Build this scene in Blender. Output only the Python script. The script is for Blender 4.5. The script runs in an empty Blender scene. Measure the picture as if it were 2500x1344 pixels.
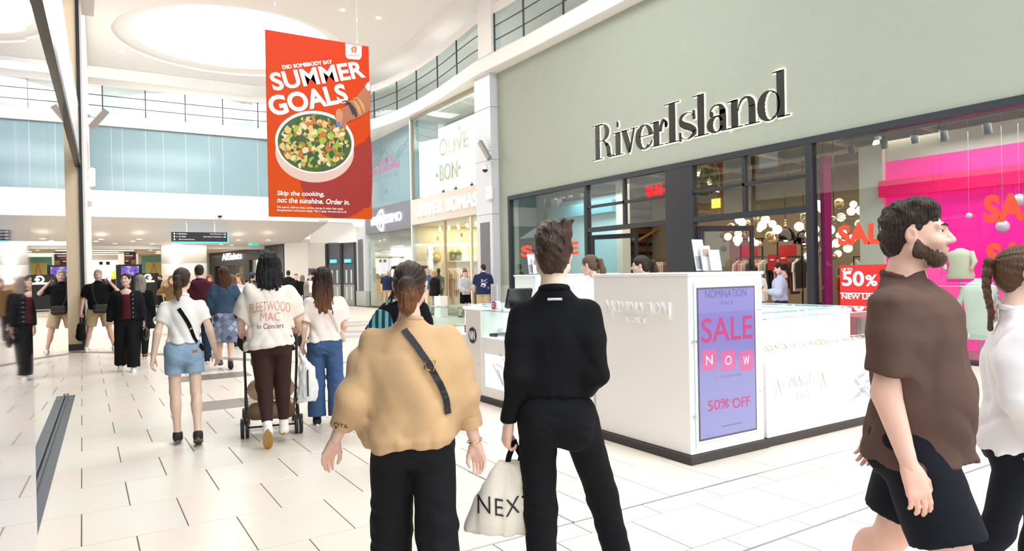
import bpy, bmesh, math, random
import numpy as np
from mathutils import Vector, Matrix
from mathutils.bvhtree import BVHTree

# ---------------------------------------------------------------- camera, world, exposure
SC = bpy.context.scene
COL = SC.collection
F, CXP, CYP, EYE = 1667.0, 1250.0, 672.0, 1.56
YAW, PITCH, ROLL = math.radians(32.2), math.radians(-.285), math.atan(.0193)
_f = Vector((math.sin(YAW)*math.cos(PITCH), math.cos(YAW)*math.cos(PITCH), math.sin(PITCH)))
_r0 = Vector((math.cos(YAW), -math.sin(YAW), 0)); _u0 = _r0.cross(_f)
CR = _r0*math.cos(ROLL) - _u0*math.sin(ROLL); CU = CR.cross(_f); CF = _f
cam_d = bpy.data.cameras.new('camera'); cam = bpy.data.objects.new('camera', cam_d); COL.objects.link(cam)
cam_d.sensor_width = 36; cam_d.lens = 36*F/2500; cam_d.clip_start = .05; cam_d.clip_end = 300
cam.matrix_world = Matrix(((CR.x, CU.x, -CF.x, 0), (CR.y, CU.y, -CF.y, 0), (CR.z, CU.z, -CF.z, EYE), (0, 0, 0, 1)))
SC.camera = cam
vs = SC.view_settings
vs.view_transform = 'Standard'; vs.look = 'None'; vs.gamma = 1; vs.use_curve_mapping = False
vs.exposure = 0.62
SC.cycles.max_bounces = 10; SC.cycles.diffuse_bounces = 5; SC.cycles.glossy_bounces = 4
SC.cycles.transparent_max_bounces = 16; SC.cycles.caustics_reflective = False; SC.cycles.caustics_refractive = False
SC.cycles.sample_clamp_indirect = 6; SC.cycles.use_denoising = True
W = bpy.data.worlds.new('daylight'); SC.world = W; W.use_nodes = True
W.node_tree.nodes['Background'].inputs[0].default_value = (.93, .97, 1.0, 1)
W.node_tree.nodes['Background'].inputs[1].default_value = 1.25

SKY_E = 4.0      # skylight emission
def area(name, loc, sx, sy, power, color=(.95, .978, 1), rot=(0, 0, 0), shape='RECTANGLE'):
    l = bpy.data.lights.new(name, 'AREA'); l.shape = shape; l.size = sx; l.size_y = sy; l.energy = power; l.color = color
    o = bpy.data.objects.new(name, l); o.location = loc; o.rotation_euler = rot; COL.objects.link(o)
    return o
def spot(name, loc, power, color=(1, .9, .75), size=2.2, rot=(0, 0, 0), soft=.15):
    l = bpy.data.lights.new(name, 'SPOT'); l.energy = power; l.color = color; l.spot_size = size; l.spot_blend = .8; l.shadow_soft_size = soft
    o = bpy.data.objects.new(name, l); o.location = loc; o.rotation_euler = rot; COL.objects.link(o)
    return o
# hall lamps: one in the visible skylight ring, two added fill lights without skylights
area('skylight_and_fill_lamp', (5.0, 27.0, 10.6), 6.4, 6.4, 300, shape='DISK')
area('skylight_and_fill_lamp', (5.2, 11.5, 10.1), 7.0, 7.0, 560, shape='DISK')
area('skylight_and_fill_lamp', (5.2, -2.5, 10.1), 7.0, 7.0, 900, shape='DISK')
for _p in ((2.5, 34.6), (6.5, 34.6), (12.6, 27.5), (12.6, 22.5), (12.6, 15)): area('gallery_fill', (_p[0], _p[1], 10.35), 2.2, 2.2, 30)  # added fill lights that brighten the gallery, no fittings modelled
area('arcade_lamp', (4.5, 39, 3.34), 6, 4, 120, (1, .93, .84))
area('arcade_lamp', (4.5, 49, 3.1), 8, 7, 120, (1, .9, .78))

# ---------------------------------------------------------------- helpers
rnd = random.Random(7)
def ray(x, y):
    return CF + CR*((x-CXP)/F) - CU*((y-CYP)/F)
def on_floor(x, y, z=0.):
    d = ray(x, y); return Vector((0, 0, EYE)) + d*((z-EYE)/d.z)
def on_x(x, y, X):
    d = ray(x, y); return Vector((0, 0, EYE)) + d*(X/d.x)
def on_y(x, y, Y):
    d = ray(x, y); return Vector((0, 0, EYE)) + d*(Y/d.y)
def lin(c):
    if isinstance(c, str):
        c = [int(c[i:i+2], 16) for i in (0, 2, 4)]
    return tuple(((v/255)/12.92 if v/255 <= .04045 else ((v/255+.055)/1.055)**2.4) for v in c[:3]) + (1,)
MATS = {}
def M(name, col='ffffff', rough=.5, metal=0., var=.06, vscale=3., bump=0., bscale=40., emit=None, estr=1., spec=.5, sheen=0., stretch=None, sss=0.):
    """procedural surface: base colour with a noise variation and an optional noise relief"""
    if name in MATS: return MATS[name]
    m = bpy.data.materials.new(name); m.use_nodes = True; nt = m.node_tree; N = nt.nodes; L = nt.links
    b = N['Principled BSDF']; c = lin(col)
    b.inputs['Roughness'].default_value = rough; b.inputs['Metallic'].default_value = metal
    b.inputs['Specular IOR Level'].default_value = spec
    if sheen: b.inputs['Sheen Weight'].default_value = sheen
    tc = N.new('ShaderNodeTexCoord'); src = tc.outputs['Object']
    if stretch:
        mp = N.new('ShaderNodeMapping'); mp.inputs['Scale'].default_value = stretch; L.new(src, mp.inputs[0]); src = mp.outputs[0]
    if var:
        n = N.new('ShaderNodeTexNoise'); n.inputs['Scale'].default_value = vscale; n.inputs['Detail'].default_value = 4
        L.new(src, n.inputs['Vector'])
        mx = N.new('ShaderNodeMix'); mx.data_type = 'RGBA'
        mx.inputs[6].default_value = tuple(max(0, v*(1-var)) for v in c[:3]) + (1,)
        mx.inputs[7].default_value = tuple(min(1, v*(1+var)) for v in c[:3]) + (1,)
        L.new(n.outputs['Fac'], mx.inputs[0]); L.new(mx.outputs[2], b.inputs['Base Color'])
    else:
        b.inputs['Base Color'].default_value = c
    if bump:
        n2 = N.new('ShaderNodeTexNoise'); n2.inputs['Scale'].default_value = bscale; n2.inputs['Detail'].default_value = 3
        L.new(src, n2.inputs['Vector'])
        bp = N.new('ShaderNodeBump'); bp.inputs['Strength'].default_value = bump; bp.inputs['Distance'].default_value = .01
        L.new(n2.outputs['Fac'], bp.inputs['Height']); L.new(bp.outputs[0], b.inputs['Normal'])
    if emit:
        b.inputs['Emission Color'].default_value = lin(emit); b.inputs['Emission Strength'].default_value = estr
    if sss:
        b.inputs['Subsurface Weight'].default_value = sss; b.inputs['Subsurface Radius'].default_value = (.012, .005, .003)
    MATS[name] = m
    return m
def glass(name, tint='f4faf8', ior=1.5, gain=1.0, add=0., rough=0., gcol='ffffff'):
    """clear sheet glass: see-through with a Fresnel reflection"""
    if name in MATS: return MATS[name]
    m = bpy.data.materials.new(name); m.use_nodes = True; nt = m.node_tree; N = nt.nodes; L = nt.links
    N.remove(N['Principled BSDF']); out = N['Material Output']
    t = N.new('ShaderNodeBsdfTransparent'); t.inputs[0].default_value = lin(tint)
    g = N.new('ShaderNodeBsdfGlossy'); g.inputs['Roughness'].default_value = rough; g.inputs['Color'].default_value = lin(gcol)
    fr = N.new('ShaderNodeFresnel'); ge = N.new('ShaderNodeNewGeometry'); ir = N.new('ShaderNodeMapRange'); ir.inputs[3].default_value = ior; ir.inputs[4].default_value = 1/ior   # a thin sheet reflects alike from both faces
    L.new(ge.outputs['Backfacing'], ir.inputs[0]); L.new(ir.outputs[0], fr.inputs[0])
    ma = N.new('ShaderNodeMath'); ma.operation = 'MULTIPLY_ADD'; ma.use_clamp = True
    ma.inputs[1].default_value = gain; ma.inputs[2].default_value = add
    L.new(fr.outputs[0], ma.inputs[0])
    mx = N.new('ShaderNodeMixShader'); L.new(ma.outputs[0], mx.inputs[0]); L.new(t.outputs[0], mx.inputs[1]); L.new(g.outputs[0], mx.inputs[2])
    L.new(mx.outputs[0], out.inputs[0])
    MATS[name] = m
    return m
def EM(name, col, strength=1.):
    if name in MATS: return MATS[name]
    m = bpy.data.materials.new(name); m.use_nodes = True; b = m.node_tree.nodes['Principled BSDF']
    b.inputs['Base Color'].default_value = lin(col); b.inputs['Roughness'].default_value = .6
    b.inputs['Emission Color'].default_value = lin(col); b.inputs['Emission Strength'].default_value = strength
    MATS[name] = m
    return m
def VC(name, rough=.5, sss=0., bump=0., bscale=200., spec=.4):
    """surface coloured by the mesh's own colour layer (skin and lips, printed panels)"""
    if name in MATS: return MATS[name]
    m = bpy.data.materials.new(name); m.use_nodes = True; nt = m.node_tree; b = nt.nodes['Principled BSDF']
    a = nt.nodes.new('ShaderNodeVertexColor'); a.layer_name = 'Col'
    nz = nt.nodes.new('ShaderNodeTexNoise'); nz.inputs['Scale'].default_value = 24
    tc = nt.nodes.new('ShaderNodeTexCoord'); nt.links.new(tc.outputs['Object'], nz.inputs['Vector'])
    hs = nt.nodes.new('ShaderNodeHueSaturation'); mr = nt.nodes.new('ShaderNodeMapRange')
    mr.inputs[3].default_value = .93; mr.inputs[4].default_value = 1.07
    nt.links.new(nz.outputs['Fac'], mr.inputs[0]); nt.links.new(mr.outputs[0], hs.inputs['Value']); nt.links.new(a.outputs[0], hs.inputs['Color'])
    nt.links.new(hs.outputs[0], b.inputs['Base Color'])
    b.inputs['Roughness'].default_value = rough; b.inputs['Specular IOR Level'].default_value = spec
    if sss:
        b.inputs['Subsurface Weight'].default_value = sss; b.inputs['Subsurface Radius'].default_value = (.012, .005, .003); b.inputs['Subsurface Scale'].default_value = .6
    if bump:
        n2 = nt.nodes.new('ShaderNodeTexNoise'); n2.inputs['Scale'].default_value = bscale
        bp = nt.nodes.new('ShaderNodeBump'); bp.inputs['Strength'].default_value = bump; bp.inputs['Distance'].default_value = .002
        nt.links.new(tc.outputs['Object'], n2.inputs['Vector']); nt.links.new(n2.outputs['Fac'], bp.inputs['Height']); nt.links.new(bp.outputs[0], b.inputs['Normal'])
    MATS[name] = m
    return m

ROOT = {}        # object -> world position of its root (all roots built from world coordinates are unrotated)
def props(o, label=None, cat=None, group=None, kind=None):
    if label: o['label'] = label
    if cat: o['category'] = cat
    if group: o['group'] = group
    if kind: o['kind'] = kind
    return o
def thing(name, label, cat, loc=(0, 0, 0), rz=0., group=None):
    o = bpy.data.objects.new(name, None); COL.objects.link(o); o.location = loc; o.rotation_euler = (0, 0, rz); o.empty_display_size = .1
    ROOT[o] = Vector(loc)
    return props(o, label, cat, group)
def link(name, me, parent=None):
    o = bpy.data.objects.new(name, me); COL.objects.link(o)
    if parent is not None: o.parent = parent
    return o
def np_mesh(name, V, faces, mat=None, smooth=False, col=None, mi=None):
    """mesh from arrays; faces: list of index lists or (n,4)/(n,3) array"""
    me = bpy.data.meshes.new(name); V = np.asarray(V, np.float32)
    me.vertices.add(len(V)); me.vertices.foreach_set('co', V.ravel())
    if isinstance(faces, np.ndarray):
        n, k = faces.shape; me.loops.add(n*k); me.loops.foreach_set('vertex_index', faces.astype(np.int32).ravel())
        me.polygons.add(n); me.polygons.foreach_set('loop_start', np.arange(0, n*k, k, dtype=np.int32))
    else:
        ln = np.array([len(f) for f in faces], np.int32); idx = np.fromiter((i for f in faces for i in f), np.int32)
        n = len(ln); me.loops.add(len(idx)); me.loops.foreach_set('vertex_index', idx)
        me.polygons.add(n); st = np.zeros(n, np.int32); st[1:] = np.cumsum(ln)[:-1]; me.polygons.foreach_set('loop_start', st)
    me.polygons.foreach_set('use_smooth', np.full(n, bool(smooth)))
    if mat is not None:
        for m in (mat if isinstance(mat, (list, tuple)) else [mat]): me.materials.append(m)
    if mi is not None: me.polygons.foreach_set('material_index', np.asarray(mi, np.int32))
    me.update(calc_edges=True); me.validate()
    if col is not None and len(me.vertices) == len(V):
        at = me.color_attributes.new('Col', 'FLOAT_COLOR', 'POINT'); at.data.foreach_set('color', np.asarray(col, np.float32).ravel())
    return me
def frame(d, up=(0, 0, 1)):
    d = Vector(d).normalized(); up = Vector(up)
    if abs(d.dot(up)) > .98: up = Vector((1, 0, 0))
    s = d.cross(up).normalized(); return s, s.cross(d).normalized(), d
class MB:
    """collects simple solids and links them as ONE mesh object"""
    def __init__(s): s.v = []; s.f = []; s.m = []; s.cur = 0; s.sm = []
    def add(s, V, Fc, smooth=False):
        b = len(s.v); s.v += [tuple(p) for p in V]; s.f += [[i+b for i in f] for f in Fc]; s.m += [s.cur]*len(Fc); s.sm += [smooth]*len(Fc); return s
    def mat(s, i): s.cur = i; return s
    def box(s, a, b):
        x0, y0, z0 = (min(a[i], b[i]) for i in range(3)); x1, y1, z1 = (max(a[i], b[i]) for i in range(3))
        return s.add([(x0, y0, z0), (x1, y0, z0), (x1, y1, z0), (x0, y1, z0), (x0, y0, z1), (x1, y0, z1), (x1, y1, z1), (x0, y1, z1)],
                     [(0, 3, 2, 1), (4, 5, 6, 7), (0, 1, 5, 4), (1, 2, 6, 5), (2, 3, 7, 6), (3, 0, 4, 7)])
    def bbox(s, a, b, r=.01):
        """box with chamfered edges"""
        x0, y0, z0 = (min(a[i], b[i]) for i in range(3)); x1, y1, z1 = (max(a[i], b[i]) for i in range(3))
        r = min(r, (x1-x0)*.45, (y1-y0)*.45, (z1-z0)*.45)
        V = []; 
        for z, i in ((z0, r), (z0+r, 0), (z1-r, 0), (z1, r)):
            for (x, y, sx, sy) in ((x0, y0, 1, 1), (x1, y0, -1, 1), (x1, y1, -1, -1), (x0, y1, 1, -1)):
                V += [(x+sx*(i+r) if (sx*sy > 0) else x+sx*i, y+sy*i if (sx*sy > 0) else y+sy*(i+r), z), (x+sx*i if (sx*sy > 0) else x+sx*(i+r), y+sy*(i+r) if (sx*sy > 0) else y+sy*i, z)]
        # order each ring anticlockwise
        R = []
        for k in range(4):
            ring = V[k*8:k*8+8]; c = ((x0+x1)/2, (y0+y1)/2); R += sorted(ring, key=lambda p: math.atan2((p[1]-c[1])/(y1-y0), (p[0]-c[0])/(x1-x0)))
        Fc = [list(range(7, -1, -1)), list(range(24, 32))]
        for k in range(3):
            for j in range(8): Fc.append((k*8+j, k*8+(j+1) % 8, k*8+8+(j+1) % 8, k*8+8+j))
        return s.add(R, Fc)
    def obox(s, c, ax, ay, az, hx, hy, hz):
        c = Vector(c); V = []
        for k in (-1, 1):
            for (i, j) in ((-1, -1), (1, -1), (1, 1), (-1, 1)): V.append(c + Vector(ax)*hx*i + Vector(ay)*hy*j + Vector(az)*hz*k)
        return s.add(V, [(0, 3, 2, 1), (4, 5, 6, 7), (0, 1, 5, 4), (1, 2, 6, 5), (2, 3, 7, 6), (3, 0, 4, 7)])
    def cyl(s, p0, p1, r0, r1=None, n=12, smooth=True, caps=True):
        r1 = r0 if r1 is None else r1; p0 = Vector(p0); p1 = Vector(p1); a, b, d = frame(p1-p0); V = []
        for p, r in ((p0, r0), (p1, r1)):
            for i in range(n): t = 2*math.pi*i/n; V.append(p + a*(r*math.cos(t)) + b*(r*math.sin(t)))
        s.add(V, [(i, (i+1) % n, n+(i+1) % n, n+i)[::-1] for i in range(n)], smooth)
        if caps: s.add(V, [list(range(n)), list(range(2*n-1, n-1, -1))])
        return s
    def tube(s, pts, r, n=8, flat=1., closed=False, up=(0, 0, 1), caps=True):
        """swept round (or flattened) section; r may be a list"""
        pts = [Vector(p) for p in pts]; m = len(pts); V = []
        for i, p in enumerate(pts):
            a = pts[(i-1) % m] if (i > 0 or closed) else p; b = pts[(i+1) % m] if (i < m-1 or closed) else p
            sx, sy, d = frame(b-a, up); rr = r[i] if isinstance(r, (list, tuple)) else r
            for k in range(n): t = 2*math.pi*k/n; V.append(p + sx*(rr*math.cos(t)) + sy*(rr*flat*math.sin(t)))
        Fc = []
        for i in range(m if closed else m-1):
            for k in range(n): Fc.append((i*n+k, i*n+(k+1) % n, ((i+1) % m)*n+(k+1) % n, ((i+1) % m)*n+k)[::-1])
        s.add(V, Fc, True)
        if caps and not closed: s.add(V, [list(range(n)), list(range(m*n-1, m*n-n-1, -1))])
        return s
    def ell(s, c, rx, ry=None, rz=None, nu=16, nv=10, R=None):
        ry = rx if ry is None else ry; rz = rx if rz is None else rz; c = Vector(c); V = [(0, 0, -rz)]
        for i in range(1, nv):
            ph = -math.pi/2 + math.pi*i/nv
            for j in range(nu): th = 2*math.pi*j/nu; V.append((rx*math.cos(ph)*math.cos(th), ry*math.cos(ph)*math.sin(th), rz*math.sin(ph)))
        V.append((0, 0, rz)); Fc = []
        for j in range(nu): Fc.append((0, 1+(j+1) % nu, 1+j))
        for i in range(nv-2):
            for j in range(nu): a = 1+i*nu; Fc.append((a+j, a+(j+1) % nu, a+nu+(j+1) % nu, a+nu+j))
        a = 1+(nv-2)*nu
        for j in range(nu): Fc.append((a+j, a+(j+1) % nu, len(V)-1))
        V = [Vector(v) for v in V]
        if R is not None: V = [R @ v for v in V]
        return s.add([c+v for v in V], Fc, True)
    def lathe(s, c, prof, n=20, axis=(0, 0, 1), smooth=True, scale=(1, 1)):
        """prof: list of (radius, height)"""
        c = Vector(c); a, b, d = frame(axis); V = []
        for r, h in prof:
            for j in range(n): t = 2*math.pi*j/n; V.append(c + d*h + a*(r*math.cos(t)*scale[0]) + b*(r*math.sin(t)*scale[1]))
        Fc = []
        for i in range(len(prof)-1):
            for j in range(n): Fc.append((i*n+j, i*n+(j+1) % n, (i+1)*n+(j+1) % n, (i+1)*n+j)[::-1])
        return s.add(V, Fc, smooth)
    def prism(s, poly, o, ax, ay, an, depth):
        """flat outline poly [(u,v)] at o along ax, ay, extruded by depth along an"""
        o = Vector(o); ax = Vector(ax); ay = Vector(ay); an = Vector(an); n = len(poly)
        A = [o + ax*u + ay*v for u, v in poly]; B = [p + an*depth for p in A]
        return s.add(A+B, [list(range(n)), list(range(2*n-1, n-1, -1))] + [(i, n+i, n+(i+1) % n, (i+1) % n) for i in range(n)])
    def quad(s, a, b, c, d): return s.add([a, b, c, d], [(0, 1, 2, 3)])
    def build(s, name, mat, parent=None, local=False, normals=True):
        V = np.array([tuple(p) for p in s.v], np.float32)
        root = parent
        while root is not None and root.parent is not None: root = root.parent
        if root is not None and not local: V = V - np.array(ROOT.get(root, Vector((0, 0, 0))), np.float32)
        me = np_mesh(name, V, s.f, mat, mi=s.m); me.polygons.foreach_set('use_smooth', np.array(s.sm, bool))
        if normals:
            bm = bmesh.new(); bm.from_mesh(me); bmesh.ops.recalc_face_normals(bm, faces=bm.faces); bm.to_mesh(me); bm.free()
        o = link(name, me, parent)
        return o
def S(name, mb, mat, **k):
    """a piece of the setting"""
    o = mb.build(name, mat); props(o, kind='structure', **k); return o
def single(name, mb, mat, label, cat, group=None):
    o = mb.build(name, mat); return props(o, label, cat, group)
def copy_tree(o, parent=None):
    c = o.copy(); COL.objects.link(c); c.parent = parent
    for ch in list(o.children): copy_tree(ch, c)
    return c
def text_mesh(body, bold=0., spacing=1., shear=0., res=4, extrude=0.):
    cu = bpy.data.curves.new('t', 'FONT'); cu.body = body; cu.offset = bold; cu.space_character = spacing; cu.shear = shear; cu.resolution_u = res
    cu.align_x = 'LEFT'; cu.extrude = extrude
    o = bpy.data.objects.new('t', cu); COL.objects.link(o); bpy.context.view_layer.update()
    dg = bpy.context.evaluated_depsgraph_get(); me = bpy.data.meshes.new_from_object(o.evaluated_get(dg))
    bpy.data.objects.remove(o); bpy.data.curves.remove(cu)
    V = np.empty(len(me.vertices)*3, np.float32); me.vertices.foreach_get('co', V); V = V.reshape(-1, 3)
    return me, V
def text(name, body, origin, right, up, width, height, mat, parent=None, depth=.004, bold=0., spacing=1., shear=0., local=False, bvh=None, push=None, res=4, warp=None):
    """lettering fitted into width x height from its lower left corner; front faces right x up; bvh: laid onto that surface"""
    if ' ' in body and width > .9 and bvh is None and warp is None:         # each word of a large sign is a piece of its own
        ms = lambda t: (lambda V_: (V_[:, 0].min(), V_[:, 0].max(), V_[:, 1].min(), V_[:, 1].max()))(text_mesh(t, bold, spacing, shear, res)[1])
        A = ms(body); ws_ = body.split(' '); r_ = Vector(right).normalized(); u_ = Vector(up).normalized(); out = None
        for i, w_ in enumerate(ws_):
            e = ms(' '.join(ws_[:i+1])); b_ = ms(w_); kx = width/(A[1]-A[0]); ky = height/(A[3]-A[2])
            out = text(name, w_, Vector(origin)+r_*((e[1]-(b_[1]-b_[0])-A[0])*kx)+u_*((b_[2]-A[2])*ky), right, up, (b_[1]-b_[0])*kx, (b_[3]-b_[2])*ky, mat, parent, depth, bold, spacing, shear, local, res=res)
        return out
    me, V = text_mesh(body, bold, spacing, shear, res, extrude=.05 if depth else 0.)
    right = Vector(right).normalized(); up = Vector(up).normalized(); n = right.cross(up); o = Vector(origin)
    lo = V.min(0); hi = V.max(0); sx = width/(hi[0]-lo[0]); sy = height/(hi[1]-lo[1])
    u = (V[:, 0]-lo[0])*sx; v = (V[:, 1]-lo[1])*sy; w = (V[:, 2]-lo[2])/max(1e-6, hi[2]-lo[2])*depth if depth else V[:, 2]*0
    if warp: u, v = warp(u, v)
    P = np.array(o)[None] + u[:, None]*np.array(right)[None] + v[:, None]*np.array(up)[None] + w[:, None]*np.array(n)[None]
    if bvh is not None:
        bm = bmesh.new(); me.vertices.foreach_set('co', P.astype(np.float32).ravel()); bm.from_mesh(me); bmesh.ops.triangulate(bm, faces=bm.faces)
        for _ in range(3):
            le = [e for e in bm.edges if e.calc_length() > .02]
            if not le: break
            bmesh.ops.subdivide_edges(bm, edges=le, cuts=1); bmesh.ops.triangulate(bm, faces=bm.faces)
        bm.to_mesh(me); bm.free(); P = np.array([v.co for v in me.vertices], float)
        for i in range(len(P)):
            h = bvh.ray_cast(Vector(P[i]) + n*.5, -n)
            if h[0] is not None: P[i] = np.array(h[0] + n*(push or .003))
    root = parent
    while root is not None and root.parent is not None: root = root.parent
    if root is not None and not local: P = P - np.array(ROOT.get(root, Vector((0, 0, 0))))
    me.vertices.foreach_set('co', P.astype(np.float32).ravel()); me.materials.clear(); me.materials.append(mat); me.update()
    me.name = name
    return link(name, me, parent)
def crom(pts, n=8, closed=False):
    """Catmull-Rom through points (any dimension)"""
    P = [np.array(p, float) for p in pts]; out = []; m = len(P)
    for i in range(m if closed else m-1):
        g = lambda k: P[k % m] if closed else P[min(max(k, 0), m-1)]
        a, b, c, d = g(i-1), g(i), g(i+1), g(i+2)
        for k in range(n):
            t = k/n; out.append(.5*(2*b + (c-a)*t + (2*a-5*b+4*c-d)*t*t + (3*b-a-3*c+d)*t**3))
    if not closed: out.append(P[-1])
    return out
X_, Y_, Z_ = Vector((1, 0, 0)), Vector((0, 1, 0)), Vector((0, 0, 1))
# ---------------------------------------------------------------- materials of the setting
m_white = M('white_plaster', 'f1efec', .6, var=.015, vscale=1.2)
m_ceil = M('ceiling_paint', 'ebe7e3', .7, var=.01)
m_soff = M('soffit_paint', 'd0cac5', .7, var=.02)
m_sage = M('sage_render', '9ea598', .85, var=.035, vscale=5, bump=.25, bscale=60)
m_conc = M('grey_stone', 'b9bdb4', .7, var=.08, vscale=9, bump=.1)
m_anth = M('anthracite_metal', '30353b', .4, .3, var=.05)
m_black = M('black_paint', '141416', .35, var=.05)
m_grout = M('grout', '6a625b', .9, var=.08, vscale=20)
m_steel = M('brushed_steel', 'b9bcc0', .35, .9, var=.05, vscale=30)
m_dsteel = M('dark_track_steel', '4a505a', .4, .7, var=.12, vscale=14)
m_beige = M('beige_panel', 'e8d3b4', .55, var=.03)
m_silver = M('pale_column_cladding', 'd3d8de', .45, .1, var=.02)
m_stone = M('limestone_block', 'd8d4cd', .6, var=.06, vscale=8, bump=.05)
m_glass = glass('clear_glass', 'f2faf8', 1.45)
m_rail_glass = glass('rail_glass', 'dcebea', 1.5, 1.0, .05)
m_shop_glass = glass('shop_glass', 'eef6f4', 1.5, 1.)
m_store_glass = glass('store_front_glass', 'c9d8d0', 1.6, 1.25, .06)
m_near_glass = glass('hazed_door_glass', 'b8c0cc', 1.7, 1.25, .16, .03, 'f2f1f6')
m_blue_glass = M('back_painted_blue_glass', '8aa5ad', .1, var=.05, vscale=.5, spec=.45)
m_dark_rail = M('dark_rail_paint', '4b4e54', .4, .5, var=.03)
m_sky = EM('skylight_diffuser', 'fffdfa', SKY_E)
m_downlight = EM('downlight_glow', 'fff6e6', 7.)
m_brown = M('brown_granite', '84756d', .4, var=.14, vscale=60)
m_greyfl = M('grey_granite', 'bdb9b5', .35, var=.08, vscale=60)

def tile_mat(name, per_island):
    m = M(name, 'f0ebe3', .3, var=.02, vscale=2.2, spec=.45); nt = m.node_tree; N = nt.nodes; L = nt.links
    b = N['Principled BSDF']; src = b.inputs['Base Color'].links[0].from_socket
    if per_island: g = N.new('ShaderNodeNewGeometry'); r = g.outputs['Random Per Island']
    else: g = N.new('ShaderNodeObjectInfo'); r = g.outputs['Random']
    cr = N.new('ShaderNodeValToRGB'); cr.color_ramp.elements[0].color = lin('fdf3ec'); cr.color_ramp.elements[1].color = lin('fbf8f2')
    e = cr.color_ramp.elements.new(.5); e.color = lin('f7f4ee')
    L.new(r, cr.inputs[0]); mx = N.new('ShaderNodeMix'); mx.data_type = 'RGBA'; mx.blend_type = 'MULTIPLY'; mx.inputs[0].default_value = 1
    L.new(src, mx.inputs[6]); L.new(cr.outputs[0], mx.inputs[7]); L.new(mx.outputs[2], b.inputs['Base Color'])
    return m
m_tile = tile_mat('cream_floor_tile', False); m_tile_rest = tile_mat('cream_floor_tile_far', True)

# ---------------------------------------------------------------- floor: grout bed, tiles, inlays, metal joints
bed = MB().box((-7, -9, -.3), (24, 62, -.004)); floor = S('floor', bed, m_grout)
TW = .573
rows = []      # (y0, y1, first joint x)
y = 3.39; k = 0
rows.append((3.39, 4.09, .54)); yy = 4.09
while yy < 35.8:
    rows.append((yy, yy+.66, .825 if k % 2 == 0 else .54)); yy += .66; k += 1
rows += [(3.20, 3.39, .25), (2.70, 3.20, .565), (2.51, 2.70, .25), (1.85, 2.51, .54), (1.19, 1.85, .825), (.53, 1.19, .54), (-.13, .53, .825)]
tiles = []
for (y0, y1, xo) in rows:
    x = xo - TW*math.ceil((xo+.35)/TW)
    while x < 11.5:
        xa, xb = max(x, -.5), min(x+TW, 11.52)
        if xb-xa > .05: tiles.append((xa, xb, y0, y1))
        x += TW
INLAY = []
def inlay_at(px, py):
    p = on_floor(px, py)
    for i, (a, b, c, d) in enumerate(tiles):
        if a <= p.x < b and c <= p.y < d: INLAY.append(i)
for p in ((520, 985), (560, 982), (600, 982), (480, 922), (512, 917)): inlay_at(*p)
def shown(t):
    c = Vector(((t[0]+t[1])/2, (t[2]+t[3])/2, -EYE)); z = c.dot(CF)
    if z < .8: return 0
    u = c.dot(CR)/z*F; v = -c.dot(CU)/z*F
    if abs(u) > 1330 or abs(v) > 760: return 0
    if 4.1 < (t[0]+t[1])/2 < 7.3 and 3.85 < (t[2]+t[3])/2: return 0
    return (t[1]-t[0])*(t[3]-t[2])/z**3
order = sorted(range(len(tiles)), key=lambda i: -shown(tiles[i]))
near = set(order[:300]) | set(INLAY)
rest = MB(); cache = {}
def tile_mesh(w, d):
    key = (round(w, 3), round(d, 3))
    if key not in cache:
        g = .0033; e = .003
        cache[key] = np_mesh('tile', [(-w/2+g, -d/2+g, -.02), (w/2-g, -d/2+g, -.02), (w/2-g, d/2-g, -.02), (-w/2+g, d/2-g, -.02),
            (-w/2+g, -d/2+g, -.0015), (w/2-g, -d/2+g, -.0015), (w/2-g, d/2-g, -.0015), (-w/2+g, d/2-g, -.0015),
            (-w/2+g+e, -d/2+g+e, 0), (w/2-g-e, -d/2+g+e, 0), (w/2-g-e, d/2-g-e, 0), (-w/2+g+e, d/2-g-e, 0)],
            [(0, 1, 5, 4), (1, 2, 6, 5), (2, 3, 7, 6), (3, 0, 4, 7), (4, 5, 9, 8), (5, 6, 10, 9), (6, 7, 11, 10), (7, 4, 8, 11), (8, 9, 10, 11)], m_tile)
    return cache[key]
brown_mesh = {}
for i, (a, b, c, d) in enumerate(tiles):
    if i in near:
        me = tile_mesh(b-a, d-c)
        if i in INLAY:
            me = me.copy(); me.materials[0] = m_brown
        o = link('tile', me, floor); o.location = ((a+b)/2, (c+d)/2, 0)
    else:
        rest.box((a+.002, c+.002, -.02), (b-.002, d-.002, 0))
o = rest.build('tile_field', m_tile_rest, floor, normals=False); o['kind'] = 'stuff'
far = MB().box((-.4, 36.2, -.02), (13, 60, 0)); props(far.build('far_paving', m_tile_rest, floor), kind='stuff')
# metal movement joints
for nm, a, b in (('joint_strip', (2.545, 3.39), (2.563, 13)), ('joint_strip', (-.4, 3.382), (11.5, 3.400)), ('joint_strip', (-.4, 2.502), (11.5, 2.518))):
    MB().box((a[0], a[1], -.01), (b[0], b[1], .0012)).build(nm, m_steel, floor)
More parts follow.
